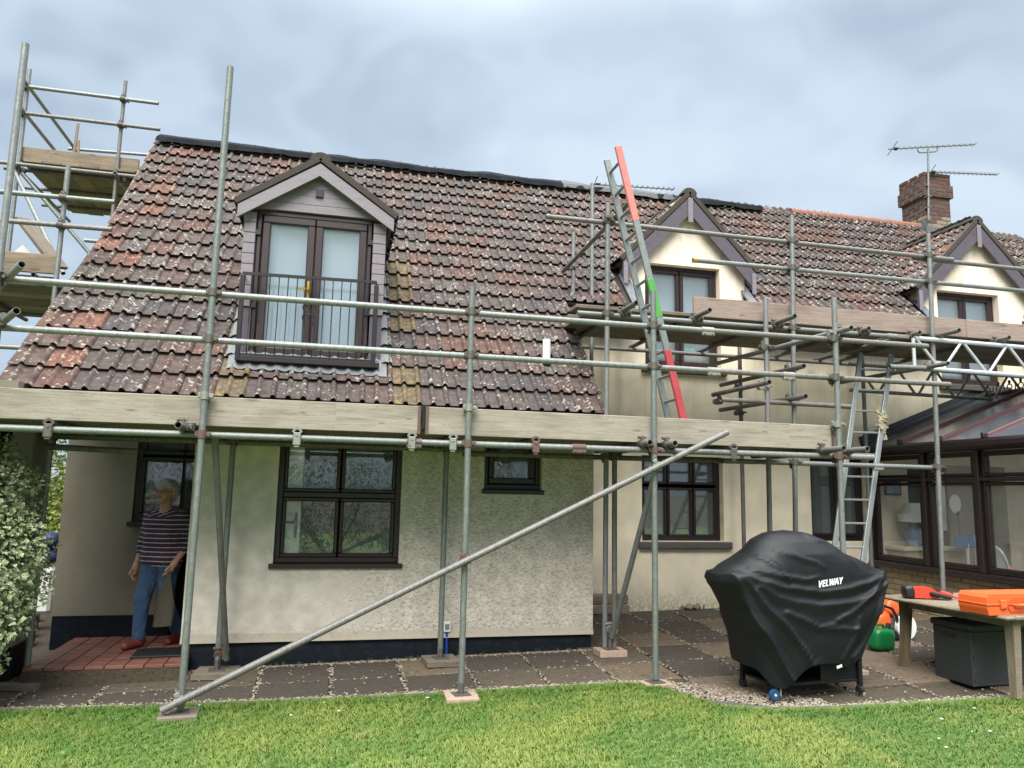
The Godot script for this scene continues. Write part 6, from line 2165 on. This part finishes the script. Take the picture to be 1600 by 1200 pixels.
	sm.prism(PackedVector2Array([V2(-0.15, 0.02), V2(0.15, 0.02), V2(0.18, 0.065), V2(-0.18, 0.065)]), 0.138, 0.12)
	part(oc, "ribs", sm.mesh(), M["orange_dark"])
	for x in [-0.22, 0.22]:
		var l := MB.new()
		l.abox(x - 0.03, x + 0.03, 0.045, 0.115, 0.13, 0.148, 0.005)
		l.abox(x - 0.022, x + 0.022, 0.052, 0.075, 0.146, 0.153, 0.003)
		part(oc, "latch", l.mesh(), M["orange"])
	var hb := MB.new()
	hb.path([Vector3(-0.12, 0.075, 0.13), Vector3(-0.115, 0.075, 0.165), Vector3(0.115, 0.075, 0.165), Vector3(0.12, 0.075, 0.13)], 0.011, 8)
	part(oc, "carry_handle", hb.mesh(), M["orange"])
	# cordless nail gun on its side
	var dg := thing("power_tool", "red and black cordless power tool lying near the table corner", "power tool", V(5.22, 0.70, -5.85), "", -0.28)
	var d1 := MB.new()
	d1.prism(PackedVector2Array([V2(-0.17, 0.012), V2(-0.02, 0.005), V2(0.06, 0.012), V2(0.10, 0.03), V2(0.05, 0.062), V2(-0.02, 0.098), V2(-0.15, 0.10), V2(-0.18, 0.07)]), 0.035, -0.05)
	part(dg, "body", d1.mesh(), M["tool_red"])
	var d2 := MB.new()
	d2.pillow(Transform3D(Basis(Vector3.BACK, 0.1), Vector3(-0.20, 0.058, 0.0)), Vector3(0.09, 0.115, 0.12), 4.0)
	part(dg, "battery", d2.mesh(), M["black_plastic"])
	var d3 := MB.new()
	d3.bar(Vector3(-0.03, 0.055, 0.045), Vector3(0.14, 0.02, 0.075), 0.045, 0.035, Vector3.UP, 0.012)
	part(dg, "grip", d3.mesh(), M["rubber"])
	var d4 := MB.new()
	d4.box(Transform3D(Basis(Vector3.BACK, -0.3), Vector3(0.13, 0.04, 0.0)), Vector3(0.1, 0.045, 0.05), 0.01)
	d4.tube(Vector3(0.17, 0.028, 0.0), Vector3(0.24, 0.012, 0.0), 0.012, 0.008, 8)
	part(dg, "nose", d4.mesh(), M["tool_red"])
	var d5 := MB.new()
	d5.tube(Vector3(0.12, 0.06, -0.03), Vector3(0.2, 0.045, -0.03), 0.018, 0.014, 8)
	part(dg, "nozzle", d5.mesh(), M["black_plastic"])
	# green fuel can
	var gy2 := ground_y(5.3, -6.6)
	var gc := thing("fuel_can", "small green plastic fuel can standing on the paving behind the barbecue", "fuel can", V(5.30, gy2, -6.62), "", 0.25)
	var g1 := MB.new()
	g1.pillow(Transform3D(Basis(Vector3.BACK, -0.08), Vector3(0, 0.105, 0)), Vector3(0.28, 0.21, 0.16), 4.5)
	part(gc, "can", g1.mesh(), M["green_can"])
	var g3 := MB.new()
	g3.path([Vector3(-0.08, 0.205, 0), Vector3(-0.06, 0.245, 0), Vector3(0.03, 0.245, 0), Vector3(0.07, 0.195, 0)], 0.014, 8)
	part(gc, "carry_handle", g3.mesh(), M["green_can"])
	var g4 := MB.new()
	g4.tube(Vector3(0.1, 0.18, 0.0), Vector3(0.12, 0.25, 0.0), 0.022, 0.02, 10)
	part(gc, "spout_cap", g4.mesh(), M["black_plastic"])
	# petrol saw: orange body, pale blade guard
	var gy3 := ground_y(5.7, -6.95)
	var sw := thing("petrol_saw", "orange petrol saw with a white blade guard lying by the brick wall", "saw", V(5.68, gy3, -6.95), "", 0.1)
	var s1 := MB.new()
	s1.pillow(Transform3D(Basis(Vector3.BACK, 0.35), Vector3(-0.14, 0.2, -0.02)), Vector3(0.26, 0.17, 0.18), 3.5)
	s1.pillow(Transform3D(Basis(Vector3.BACK, -0.5), Vector3(0.10, 0.30, -0.06)), Vector3(0.24, 0.16, 0.12), 3.5)
	part(sw, "engine_housing", s1.mesh(), M["orange"])
	var s2 := MB.new()
	s2.tube(Vector3(0.14, 0.14, 0.05), Vector3(0.14, 0.14, 0.085), 0.13, 0.125, 22)
	part(sw, "blade_guard", s2.mesh(), M["white_plastic"])
	var s3 := MB.new()
	s3.path([Vector3(-0.16, 0.29, 0.05), Vector3(-0.12, 0.36, 0.06), Vector3(-0.03, 0.33, 0.07), Vector3(0.03, 0.24, 0.07), Vector3(0.04, 0.10, 0.07)], 0.014, 8)
	part(sw, "handle", s3.mesh(), M["black_plastic"])
	var s4 := MB.new()
	s4.box(Transform3D(Basis(), Vector3(-0.02, 0.07, 0.0)), Vector3(0.32, 0.12, 0.14), 0.03)
	part(sw, "base", s4.mesh(), M["black_plastic"])
	var s5 := MB.new()
	s5.tube(Vector3(0.14, 0.14, 0.02), Vector3(0.14, 0.14, 0.03), 0.15, 0.15, 24)
	part(sw, "cutting_disc", s5.mesh(), M["edging"])
	# stray debris by the wall
	var r := RandomNumberGenerator.new()
	r.seed = 31
	var hp := MB.new()
	for k in 14:
		hp.box(Transform3D(Basis.from_euler(Vector3(r.randf() * 3, r.randf() * 3, r.randf() * 3)), V(4.43 + r.randfn(0, 0.06), ground_y(4.4, -8.9) + 0.02 + r.randf() * 0.03, -8.86 + r.randfn(0, 0.02))), Vector3(0.07, 0.02, 0.05), 0.004)
	tag(part(self, "rubble", hp.mesh(), M["mortar"]), "little heap of broken mortar at the foot of the cream wall", "rubble")
	var bs := thing("block_step", "pale stone block step against the wall in the corner behind the front scaffold", "step", V(3.4, ground_y(3.4, -8.8), -8.85))
	for k in 2:
		var b := MB.new()
		b.abox(3.0, 3.56, 0.14 + k * 0.11, 0.245 + k * 0.11, -8.99 , -8.78 - 0.05 * k, 0.008)
		part(bs, "block", b.mesh(), M["board_tan" if k else "mortar"])

# ------------------------------------------------------------------ person
# surface nets over tapered capsules [a, b, ra, rb] joined by a smooth minimum
func nets(out: MB, bones: Array, cell: float, k: float, t: Transform3D) -> void:
	var lo := Vector3.ONE * 1e9
	var hi := -lo
	for b in bones:
		var r: float = maxf(b[2], b[3]) + k + cell * 2
		for p in [b[0], b[1]]:
			lo = lo.min(p - Vector3.ONE * r); hi = hi.max(p + Vector3.ONE * r)
	var n := Vector3i(((hi - lo) / cell).ceil()) + Vector3i.ONE
	var g := PackedFloat32Array()
	g.resize(n.x * n.y * n.z)
	g.fill(9.0)
	for b in bones:
		var a: Vector3 = b[0]
		var d: Vector3 = b[1] - b[0]
		var dd := maxf(d.length_squared(), 1e-9)
		var ra: float = b[2]
		var rb: float = b[3]
		var r := maxf(ra, rb) + k + cell * 2
		var i0 := Vector3i(((a.min(b[1]) - Vector3.ONE * r - lo) / cell).floor()).clamp(Vector3i.ZERO, n - Vector3i.ONE)
		var i1 := Vector3i(((a.max(b[1]) + Vector3.ONE * r - lo) / cell).ceil()).clamp(Vector3i.ZERO, n - Vector3i.ONE)
		for z in range(i0.z, i1.z + 1):
			for y in range(i0.y, i1.y + 1):
				for x in range(i0.x, i1.x + 1):
					var p := lo + Vector3(x, y, z) * cell - a
					var h := clampf(p.dot(d) / dd, 0.0, 1.0)
					var s := (p - d * h).length() - lerpf(ra, rb, h)
					var at := (z * n.y + y) * n.x + x
					var o := g[at]
					if o > 8.0:
						g[at] = s
					else:
						var m := maxf(k - absf(s - o), 0.0) / k
						g[at] = minf(s, o) - m * m * k * 0.25
	var verts := {}
	var norms := {}
	for z in n.z - 1:
		for y in n.y - 1:
			for x in n.x - 1:
				var at := (z * n.y + y) * n.x + x
				var v := [g[at], g[at + 1], g[at + n.x], g[at + n.x + 1], g[at + n.x * n.y], g[at + n.x * n.y + 1], g[at + n.x * n.y + n.x], g[at + n.x * n.y + n.x + 1]]
				var neg := 0
				for q in v:
					if q < 0.0:
						neg += 1
				if neg == 0 or neg == 8:
					continue
				var sum := Vector3.ZERO
				var cnt := 0
				for e in [[0, 1], [2, 3], [4, 5], [6, 7], [0, 2], [1, 3], [4, 6], [5, 7], [0, 4], [1, 5], [2, 6], [3, 7]]:
					var a: float = v[e[0]]
					var b: float = v[e[1]]
					if (a < 0.0) != (b < 0.0):
						var f := a / (a - b)
						var pa := Vector3(e[0] & 1, (e[0] >> 1) & 1, e[0] >> 2)
						var pb := Vector3(e[1] & 1, (e[1] >> 1) & 1, e[1] >> 2)
						sum += pa.lerp(pb, f)
						cnt += 1
				verts[at] = t * (lo + (Vector3(x, y, z) + sum / cnt) * cell)
				var gr := Vector3(v[1] + v[3] + v[5] + v[7] - v[0] - v[2] - v[4] - v[6], v[2] + v[3] + v[6] + v[7] - v[0] - v[1] - v[4] - v[5], v[4] + v[5] + v[6] + v[7] - v[0] - v[1] - v[2] - v[3])
				norms[at] = (t.basis * gr).normalized()
	var sx := 1
	var sy := n.x
	var sz := n.x * n.y
	for at in verts:
		for e in [[sx, sy, sz], [sy, sz, sx], [sz, sx, sy]]:
			if at + e[0] >= g.size():
				continue
			if (g[at] < 0.0) != (g[at + e[0]] < 0.0):
				var i1: int = at - e[1]
				var i2: int = at - e[1] - e[2]
				var i3: int = at - e[2]
				if verts.has(i1) and verts.has(i2) and verts.has(i3):
					out.squad(verts[at], verts[i1], verts[i2], verts[i3], norms[at], norms[i1], norms[i2], norms[i3])

func lady() -> void:
	var base := V(-1.50, 0.109, -7.74)
	var p := thing("person", "grey haired person in striped top and jeans stepping out of the porch", "person", base)
	var f := Vector3(-0.42, 0, 0.907).normalized()
	var T := Transform3D(Basis(Vector3.UP.cross(f), Vector3.UP, f), base)
	var hr := Vector3(-0.08, 0.77, 0)
	var kr := Vector3(-0.085, 0.42, 0.12)
	var ar := Vector3(-0.09, 0.075, 0.12)
	var tr := Vector3(-0.105, 0.032, 0.27)
	var hl := Vector3(0.08, 0.77, 0)
	var kl := Vector3(0.09, 0.42, 0.04)
	var al := Vector3(0.10, 0.085, -0.17)
	var tl := Vector3(0.10, 0.032, -0.04)
	var sr := Vector3(-0.175, 1.175, -0.01)
	var er := Vector3(-0.225, 0.93, -0.03)
	var wr := Vector3(-0.235, 0.70, 0.05)
	var sl := Vector3(0.175, 1.175, -0.01)
	var el := Vector3(0.245, 0.94, -0.05)
	var wl := Vector3(0.19, 0.745, 0.09)
	var torso := [[Vector3(-0.07, 0.80, 0), Vector3(0.07, 0.80, 0), 0.11, 0.11], [Vector3(-0.05, 0.95, 0.015), Vector3(0.05, 0.95, 0.015), 0.115, 0.115], [Vector3(-0.075, 1.10, 0.01), Vector3(0.075, 1.10, 0.01), 0.10, 0.10], [Vector3(-0.145, 1.185, -0.015), Vector3(0.145, 1.185, -0.015), 0.048, 0.048]]
	var body := torso.duplicate()
	body.append_array([[Vector3(0, 1.17, -0.01), Vector3(0, 1.29, 0.02), 0.052, 0.046], [hr, kr, 0.085, 0.055], [kr, ar, 0.052, 0.034], [ar + Vector3(0, -0.03, -0.02), tr, 0.034, 0.026], [hl, kl, 0.085, 0.055], [kl, al, 0.052, 0.034], [al + Vector3(0, -0.03, -0.02), tl, 0.034, 0.026],
		[sr, er, 0.045, 0.038], [er, wr, 0.036, 0.024], [sl, el, 0.045, 0.038], [el, wl, 0.036, 0.024], [wr, wr + Vector3(0.0, -0.06, 0.015), 0.024, 0.026], [wl, wl + Vector3(-0.02, -0.05, 0.02), 0.024, 0.026],
		[Vector3(0, 1.395, 0.005), Vector3(0, 1.40, 0.03), 0.078, 0.072], [Vector3(0, 1.345, 0.055), Vector3(0, 1.315, 0.07), 0.05, 0.036]])
	var bm := MB.new()
	nets(bm, body, 0.014, 0.03, T)
	# head in finer cells, and the hands with their fingers
	var hd := [[Vector3(0, 1.40, 0.0), Vector3(0, 1.405, 0.03), 0.082, 0.075], [Vector3(0, 1.35, 0.06), Vector3(0, 1.318, 0.075), 0.052, 0.037], [Vector3(0, 1.395, 0.112), Vector3(0, 1.365, 0.125), 0.010, 0.015], [Vector3(-0.03, 1.372, 0.09), Vector3(-0.034, 1.36, 0.085), 0.024, 0.022], [Vector3(0.03, 1.372, 0.09), Vector3(0.034, 1.36, 0.085), 0.024, 0.022], [Vector3(-0.03, 1.413, 0.098), Vector3(0.03, 1.413, 0.098), 0.012, 0.012],
		[Vector3(-0.08, 1.39, 0.01), Vector3(-0.082, 1.365, 0.012), 0.016, 0.012], [Vector3(0.08, 1.39, 0.01), Vector3(0.082, 1.365, 0.012), 0.016, 0.012], [Vector3(0, 1.30, 0.02), Vector3(0, 1.22, 0.0), 0.047, 0.052]]
	nets(bm, hd, 0.006, 0.018, T)
	for e in [[wr, -1.0, Vector3(0.02, -1, 0.25).normalized()], [wl, 1.0, Vector3(-0.3, -0.9, 0.3).normalized()]]:
		var w: Vector3 = e[0]
		var dn: Vector3 = e[2]
		var fw := Vector3(0, 0.2, 1).normalized()
		var curl := Vector3(-e[1], 0, 0)
		var h := [[w, w + dn * 0.03, 0.022, 0.022]]
		var lens := [0.062, 0.072, 0.068, 0.052]
		for q in 4:
			var k0: Vector3 = w + dn * 0.07 + fw * (0.026 - 0.018 * q)
			h.append([w + dn * 0.02 + fw * (0.012 - 0.009 * q), k0, 0.015, 0.012])
			var k1: Vector3 = k0 + (dn + curl * 0.25).normalized() * lens[q] * 0.5
			var k2: Vector3 = k1 + (dn * 0.8 + curl * 0.8).normalized() * lens[q] * 0.5
			h.append([k0, k1, 0.0095, 0.009]); h.append([k1, k2, 0.009, 0.0075])
		var th: Vector3 = w + dn * 0.025 + fw * 0.02
		h.append([th, th + (fw + dn * 0.8).normalized() * 0.045, 0.013, 0.010])
		h.append([th + (fw + dn * 0.8).normalized() * 0.045, th + (fw + dn * 0.8).normalized() * 0.045 + (dn + fw * 0.3).normalized() * 0.03, 0.010, 0.008])
		nets(bm, h, 0.0055, 0.008, T)
	var bo := part(p, "body", bm.mesh(), M["skin"])
	var sm := MB.new()
	var shirt := [[Vector3(-0.075, 0.79, 0.005), Vector3(0.075, 0.79, 0.005), 0.128, 0.128], [Vector3(-0.06, 0.95, 0.015), Vector3(0.06, 0.95, 0.015), 0.13, 0.13], [Vector3(-0.085, 1.09, 0.01), Vector3(0.085, 1.09, 0.01), 0.112, 0.112], [Vector3(-0.15, 1.18, -0.015), Vector3(0.15, 1.18, -0.015), 0.058, 0.058],
		[sr, er, 0.058, 0.052], [er, er.lerp(wr, 0.35), 0.05, 0.05], [sl, el, 0.058, 0.052], [el, el.lerp(wl, 0.35), 0.05, 0.05]]
	nets(sm, shirt, 0.012, 0.035, T)
	part(p, "striped_top", sm.mesh(), M["stripes"])
	var tm := MB.new()
	nets(tm, [[Vector3(-0.07, 0.77, 0), Vector3(0.07, 0.77, 0), 0.118, 0.118], [hr, kr, 0.095, 0.068], [kr, ar + Vector3(0, 0.02, 0), 0.066, 0.058], [hl, kl, 0.095, 0.068], [kl, al + Vector3(0, 0.02, 0), 0.066, 0.058]], 0.013, 0.03, T)
	part(p, "jeans", tm.mesh(), M["denim"])
	for e in [[ar, tr], [al, tl]]:
		var s := MB.new()
		nets(s, [[e[0] + Vector3(0, -0.03, -0.035), e[1], 0.042, 0.034], [e[0], e[0] + Vector3(0, -0.03, 0), 0.042, 0.042]], 0.009, 0.02, T)
		part(p, "shoe", s.mesh(), M["shoe"])
	var hm := MB.new()
	nets(hm, [[Vector3(0, 1.425, -0.02), Vector3(0, 1.44, 0.02), 0.085, 0.078], [Vector3(-0.05, 1.40, -0.02), Vector3(-0.06, 1.37, -0.025), 0.05, 0.035], [Vector3(0.05, 1.40, -0.02), Vector3(0.06, 1.37, -0.025), 0.05, 0.035], [Vector3(0, 1.38, -0.05), Vector3(0, 1.34, -0.05), 0.06, 0.05], [Vector3(-0.05, 1.455, 0.055), Vector3(0.045, 1.465, 0.06), 0.03, 0.028]], 0.007, 0.02, T)
	part(p, "hair", hm.mesh(), M["hair"])
	var gl := MB.new()
	for s in [-1.0, 1.0]:
		for i in 12:
			var a0 := TAU * i / 12
			var a1 := TAU * (i + 1) / 12
			gl.tube(T * Vector3(s * 0.032 + 0.022 * cos(a0), 1.395 + 0.016 * sin(a0), 0.118), T * Vector3(s * 0.032 + 0.022 * cos(a1), 1.395 + 0.016 * sin(a1), 0.118), 0.003, 0.003, 5)
		gl.tube(T * Vector3(s * 0.054, 1.398, 0.115), T * Vector3(s * 0.086, 1.395, 0.01), 0.0025, 0.0025, 5)
	gl.tube(T * Vector3(-0.01, 1.40, 0.12), T * Vector3(0.01, 1.40, 0.12), 0.003, 0.003, 5)
	part(p, "glasses", gl.mesh(), M["lens_rim"])
	var fc := MB.new()
	for s in [-1.0, 1.0]:
		fc.ball(T * Vector3(s * 0.031, 1.393, 0.098), Vector3.ONE * 0.011, 6, 8)
	part(p, "eyes", fc.mesh(), M["black_plastic"])
	var mo := MB.new()
	mo.bar(T * Vector3(-0.02, 1.338, 0.112), T * Vector3(0.02, 1.338, 0.112), 0.012, 0.007, Vector3.UP, 0.003)
	part(p, "mouth", mo.mesh(), M["lens_rim"])
	# a flat cloth bag hanging from the left hand
	var hand := T * (wl + Vector3(-0.03, -0.09, 0.03))
	var bg := thing("cloth_bag", "limp olive beige cloth bag hanging from the hand of the person in the porch", "bag", hand)
	var b := MB.new()
	var fr := Basis(Vector3.UP, -0.5)
	var rows := 10
	for side in [1.0, -1.0]:
		for i in rows:
			for j in 8:
				var q := []
				var nn := []
				for e in [[i, j], [i + 1, j], [i + 1, j + 1], [i, j + 1]]:
					var v: float = float(e[0]) / rows
					var u: float = e[1] / 8.0 - 0.5
					var width := lerpf(0.05, 0.20, minf(1.0, v * 1.6)) * (1.0 - 0.25 * maxf(0.0, v - 0.8))
					var th := 0.035 * sin(PI * (u + 0.5)) * (0.4 + v) + 0.016 * sin(u * 15.0 + v * 5.0) * v
					q.append(hand + fr * Vector3(u * width - 0.02 * v, -v * 0.46 + 0.02 * u, side * th))
					nn.append((fr * Vector3(u * 1.2, 0.1, side)).normalized())
				b.squad(q[0], q[1], q[2], q[3], nn[0], nn[1], nn[2], nn[3])
	part(bg, "bag_body", b.mesh(), M["canvas"])
	var bs := MB.new()
	bs.path([hand + Vector3(-0.02, 0, 0.01), hand + Vector3(-0.01, 0.05, 0.0), hand + Vector3(0.02, 0.05, 0.0), hand + Vector3(0.025, 0, -0.01)], 0.007, 6)
	part(bg, "strap", bs.mesh(), M["canvas"])
	var mt := MB.new()
	mt.box(Transform3D(Basis(Vector3.UP, 0.06), V(-1.36, 0.118, -7.36)), Vector3(0.46, 0.016, 0.34), 0.005)
	tag(part(self, "door_mat", mt.mesh(), M["black_plastic"]), "dark doormat on the red porch tiles beside the person's shoes", "doormat")

# ------------------------------------------------------------------ plants
func leaf_mesh(mid: Color, rim: Color, fold := 0.25) -> ArrayMesh:
	var b := MB.new()
	var base := Vector3(0, 0, 0)
	var tip := Vector3(0, -0.1, 1.0)
	var m := Vector3(0, 0.05, 0.5)
	for s in [-1.0, 1.0]:
		var e := Vector3(s * 0.3, 0.05 + fold * 0.3, 0.48)
		var nn := Vector3(-s * fold, 1, 0).normalized()
		b.tri(base, e, m, nn, nn, nn); b.tri(m, e, tip, nn, nn, nn)
	for i in b.v.size():
		b.c[i] = rim if absf(b.v[i].x) > 0.1 else mid
	return b.mesh(true)

func leaves_on(parent: Node3D, called: String, blobs: Array, count: int, size: Vector2, mesh: ArrayMesh, lo: Color, hi: Color, depth := 0.35, lumps := 0.25) -> void:
	var xs := []
	var cs := []
	var nz := noise(2.2, 3, 500)
	var vol := 0.0
	for bl in blobs:
		vol += bl[1].x * bl[1].y + bl[1].y * bl[1].z
	for bl in blobs:
		var o: Vector3 = bl[0]
		var r: Vector3 = bl[1]
		for k in int(count * (r.x * r.y + r.y * r.z) / vol):
			var d := Vector3(rng.randfn(), rng.randfn(), rng.randfn()).normalized()
			var lump := 1.0 + lumps * nz.get_noise_3dv((o + d * r) * 1.6)
			var p := o + d * r * lump * (1.0 - depth * pow(rng.randf(), 2.0))
			var gy := ground_y(p.x, p.z) + 0.02
			if p.y < gy:
				continue
			var nn := (d / r).normalized()
			var z := (nn * 0.5 + Vector3(rng.randfn(), rng.randfn() - 0.35, rng.randfn()).normalized()).normalized()
			var y := (nn + Vector3.UP * 0.6 + Vector3(rng.randfn(), rng.randfn(), rng.randfn()) * 0.4).normalized()
			var x := y.cross(z).normalized()
			y = z.cross(x)
			var s := rng.randf_range(size.x, size.y)
			xs.append(Transform3D(Basis(x * s, y * s, z * s), p))
			cs.append(lo.lerp(hi, clampf(rng.randf() * 0.7 + 0.3 * nz.get_noise_3dv(p * 2.0) + 0.15, 0, 1)))
	multi(parent, called, mesh, M["leaf"], xs, cs)

func stems(parent: Node3D, called: String, o: Vector3, n: int, h: float, spread: float, r := 0.02) -> void:
	for k in n:
		var b := MB.new()
		var p := o + V(rng.randf_range(-0.1, 0.1), -0.05, rng.randf_range(-0.1, 0.1))
		var d := V(rng.randf_range(-spread, spread), h, rng.randf_range(-spread, spread)) / 5.0
		var rr := r
		for i in 5:
			var q := p + d + V(rng.randfn(), 0, rng.randfn()) * 0.03 * h
			b.tube(p, q, rr, rr * 0.8, 6)
			p = q; rr *= 0.8
		part(parent, called, b.mesh(), M["bark"])

func plants() -> void:
	var vs := thing("variegated_shrub", "bushy shrub with cream edged green leaves at the left edge beside the porch", "shrub", V(-2.75, ground_y(-2.7, -6.4), -6.45))
	var lm := leaf_mesh(Color(0.15, 0.21, 0.09), Color(0.56, 0.57, 0.38))
	leaves_on(vs, "foliage", [[V(-2.72, 1.45, -6.55), V(0.56, 0.46, 0.40)], [V(-2.56, 0.98, -6.42), V(0.52, 0.48, 0.42)], [V(-2.60, 0.62, -6.36), V(0.52, 0.34, 0.38)], [V(-2.9, 0.45, -6.35), V(0.62, 0.40, 0.40)], [V(-2.62, 0.36, -6.32), V(0.42, 0.30, 0.34)], [V(-3.25, 1.1, -6.5), V(0.6, 0.8, 0.45)]], 34000, Vector2(0.028, 0.055), lm, Color(0.55, 0.6, 0.5), Color(1.0, 1.0, 1.0), 0.3, 0.3)
	stems(vs, "stem", V(-2.8, -0.05, -6.5), 7, 1.4, 0.5, 0.022)
	# beyond the porch: a golden shrub, a hedge, stones, and a blue sack
	var plain := leaf_mesh(Color(0.9, 0.9, 0.9), Color(1, 1, 1), 0.15)
	var gs := thing("golden_shrub", "yellow green shrub glimpsed in the gap between hedge and porch wall", "shrub", V(-3.3, 0.1, -10.3))
	leaves_on(gs, "foliage", [[V(-3.35, 0.95, -10.3), V(0.4, 0.55, 0.4)], [V(-3.5, 1.6, -10.9), V(0.6, 0.6, 0.5)]], 3500, Vector2(0.04, 0.08), plain, Color(0.10, 0.16, 0.03), Color(0.36, 0.42, 0.07))
	stems(gs, "stem", V(-3.35, 0.1, -10.3), 4, 0.9, 0.3, 0.015)
	var bh := thing("garden_hedge", "dark green hedge far behind the house on the left", "hedge", V(-9, 0.2, -17))
	var blobs := []
	for k in 7:
		blobs.append([V(-13.0 + k * 1.7, 1.1 + 0.2 * sin(k * 2.0), -17.0), V(1.2, 1.35, 0.8)])
	leaves_on(bh, "foliage", blobs, 9000, Vector2(0.09, 0.16), plain, Color(0.03, 0.06, 0.02), Color(0.10, 0.15, 0.04))
	stems(bh, "stem", V(-9, 0.2, -17), 5, 1.6, 2.5, 0.04)
	var sk := MB.new()
	for k in 5:
		sk.ball(V(-3.0 + 0.08 * sin(k * 2.1), 0.72 + k * 0.06, -9.3 + 0.05 * cos(k * 3.0)), Vector3(0.10, 0.08, 0.08), 6, 8)
	var sack := thing("blue_sack", "blue and white sack with red tie beside the porch wall", "sack", V(-3.0, 0.1, -9.3))
	part(sack, "sack_body", sk.mesh(), M["blue_sack"])
	var s2 := MB.new()
	s2.abox(-3.1, -2.86, 0.18, 0.66, -9.4, -9.2, 0.03)
	part(sack, "sack_foot", s2.mesh(), M["white_sheet"])
	var s3 := MB.new()
	s3.ball(V(-3.02, 0.64, -9.17), Vector3(0.06, 0.06, 0.03), 5, 8)
	part(sack, "tie", s3.mesh(), M["red_paint"])
	for k in 4:
		var b := MB.new()
		b.box(Transform3D(Basis(Vector3.UP, 0.3 * k), V(-2.95 - 0.12 * k, ground_y(-2.9, -8.6) + 0.07, -8.55 - 0.4 * k)), Vector3(0.34, 0.15, 0.2), 0.02)
		tag(part(self, "garden_stone", b.mesh(), M["slab_3"]), ["nearest rough stone on the path left of the porch", "second rough stone on the path left of the porch", "third rough stone on the path behind the porch", "farthest rough stone on the path behind the porch"][k], "stone", "stones left of the porch")
	# the garden that faces the house, which its window panes mirror
	for e in [["mixed_hedge", "tall mixed hedge across the lawn, opposite the house", -11.0, 1.55, 15, 8.2, 1.75, 1.5, Color(0.025, 0.05, 0.018), Color(0.09, 0.15, 0.04), 46000]]:
		var fh := thing(e[0], e[1], "hedge", V(0, -0.4, e[5]))
		var bl := []
		for k in e[4]:
			bl.append([V(e[2] + k * e[3], 0.9 + 0.5 * sin(k * 1.9), e[5] + 0.5 * cos(k * 2.3)), V(1.35, e[6] + 0.5 * sin(k * 1.3), 1.1)])
		leaves_on(fh, "foliage", bl, e[10], Vector2(0.05, 0.11), plain, e[8], e[9])
		stems(fh, "stem", V(0, -0.4, e[5]), 6, 2.0, 5.0, 0.05)
	for e in [[V(-2.5, 0.1, 4.6), "rounded pink flowering shrub on the lawn facing the porch side"], [V(2.2, 0.0, 5.2), "low green shrub on the lawn facing the main window"], [V(6.5, 0.1, 4.2), "rounded shrub on the lawn facing the conservatory"]]:
		var o: Vector3 = e[0]
		var sb := thing("lawn_shrub", e[1], "shrub", V(o.x, ground_y(o.x, o.z), o.z))
		leaves_on(sb, "foliage", [[V(o.x, o.y + 0.3, o.z), V(0.9, 0.75, 0.8)]], 2600, Vector2(0.06, 0.12), plain, Color(0.03, 0.07, 0.02), Color(0.12, 0.2, 0.05))
		stems(sb, "stem", V(o.x, -0.2, o.z), 4, 0.7, 0.5, 0.02)
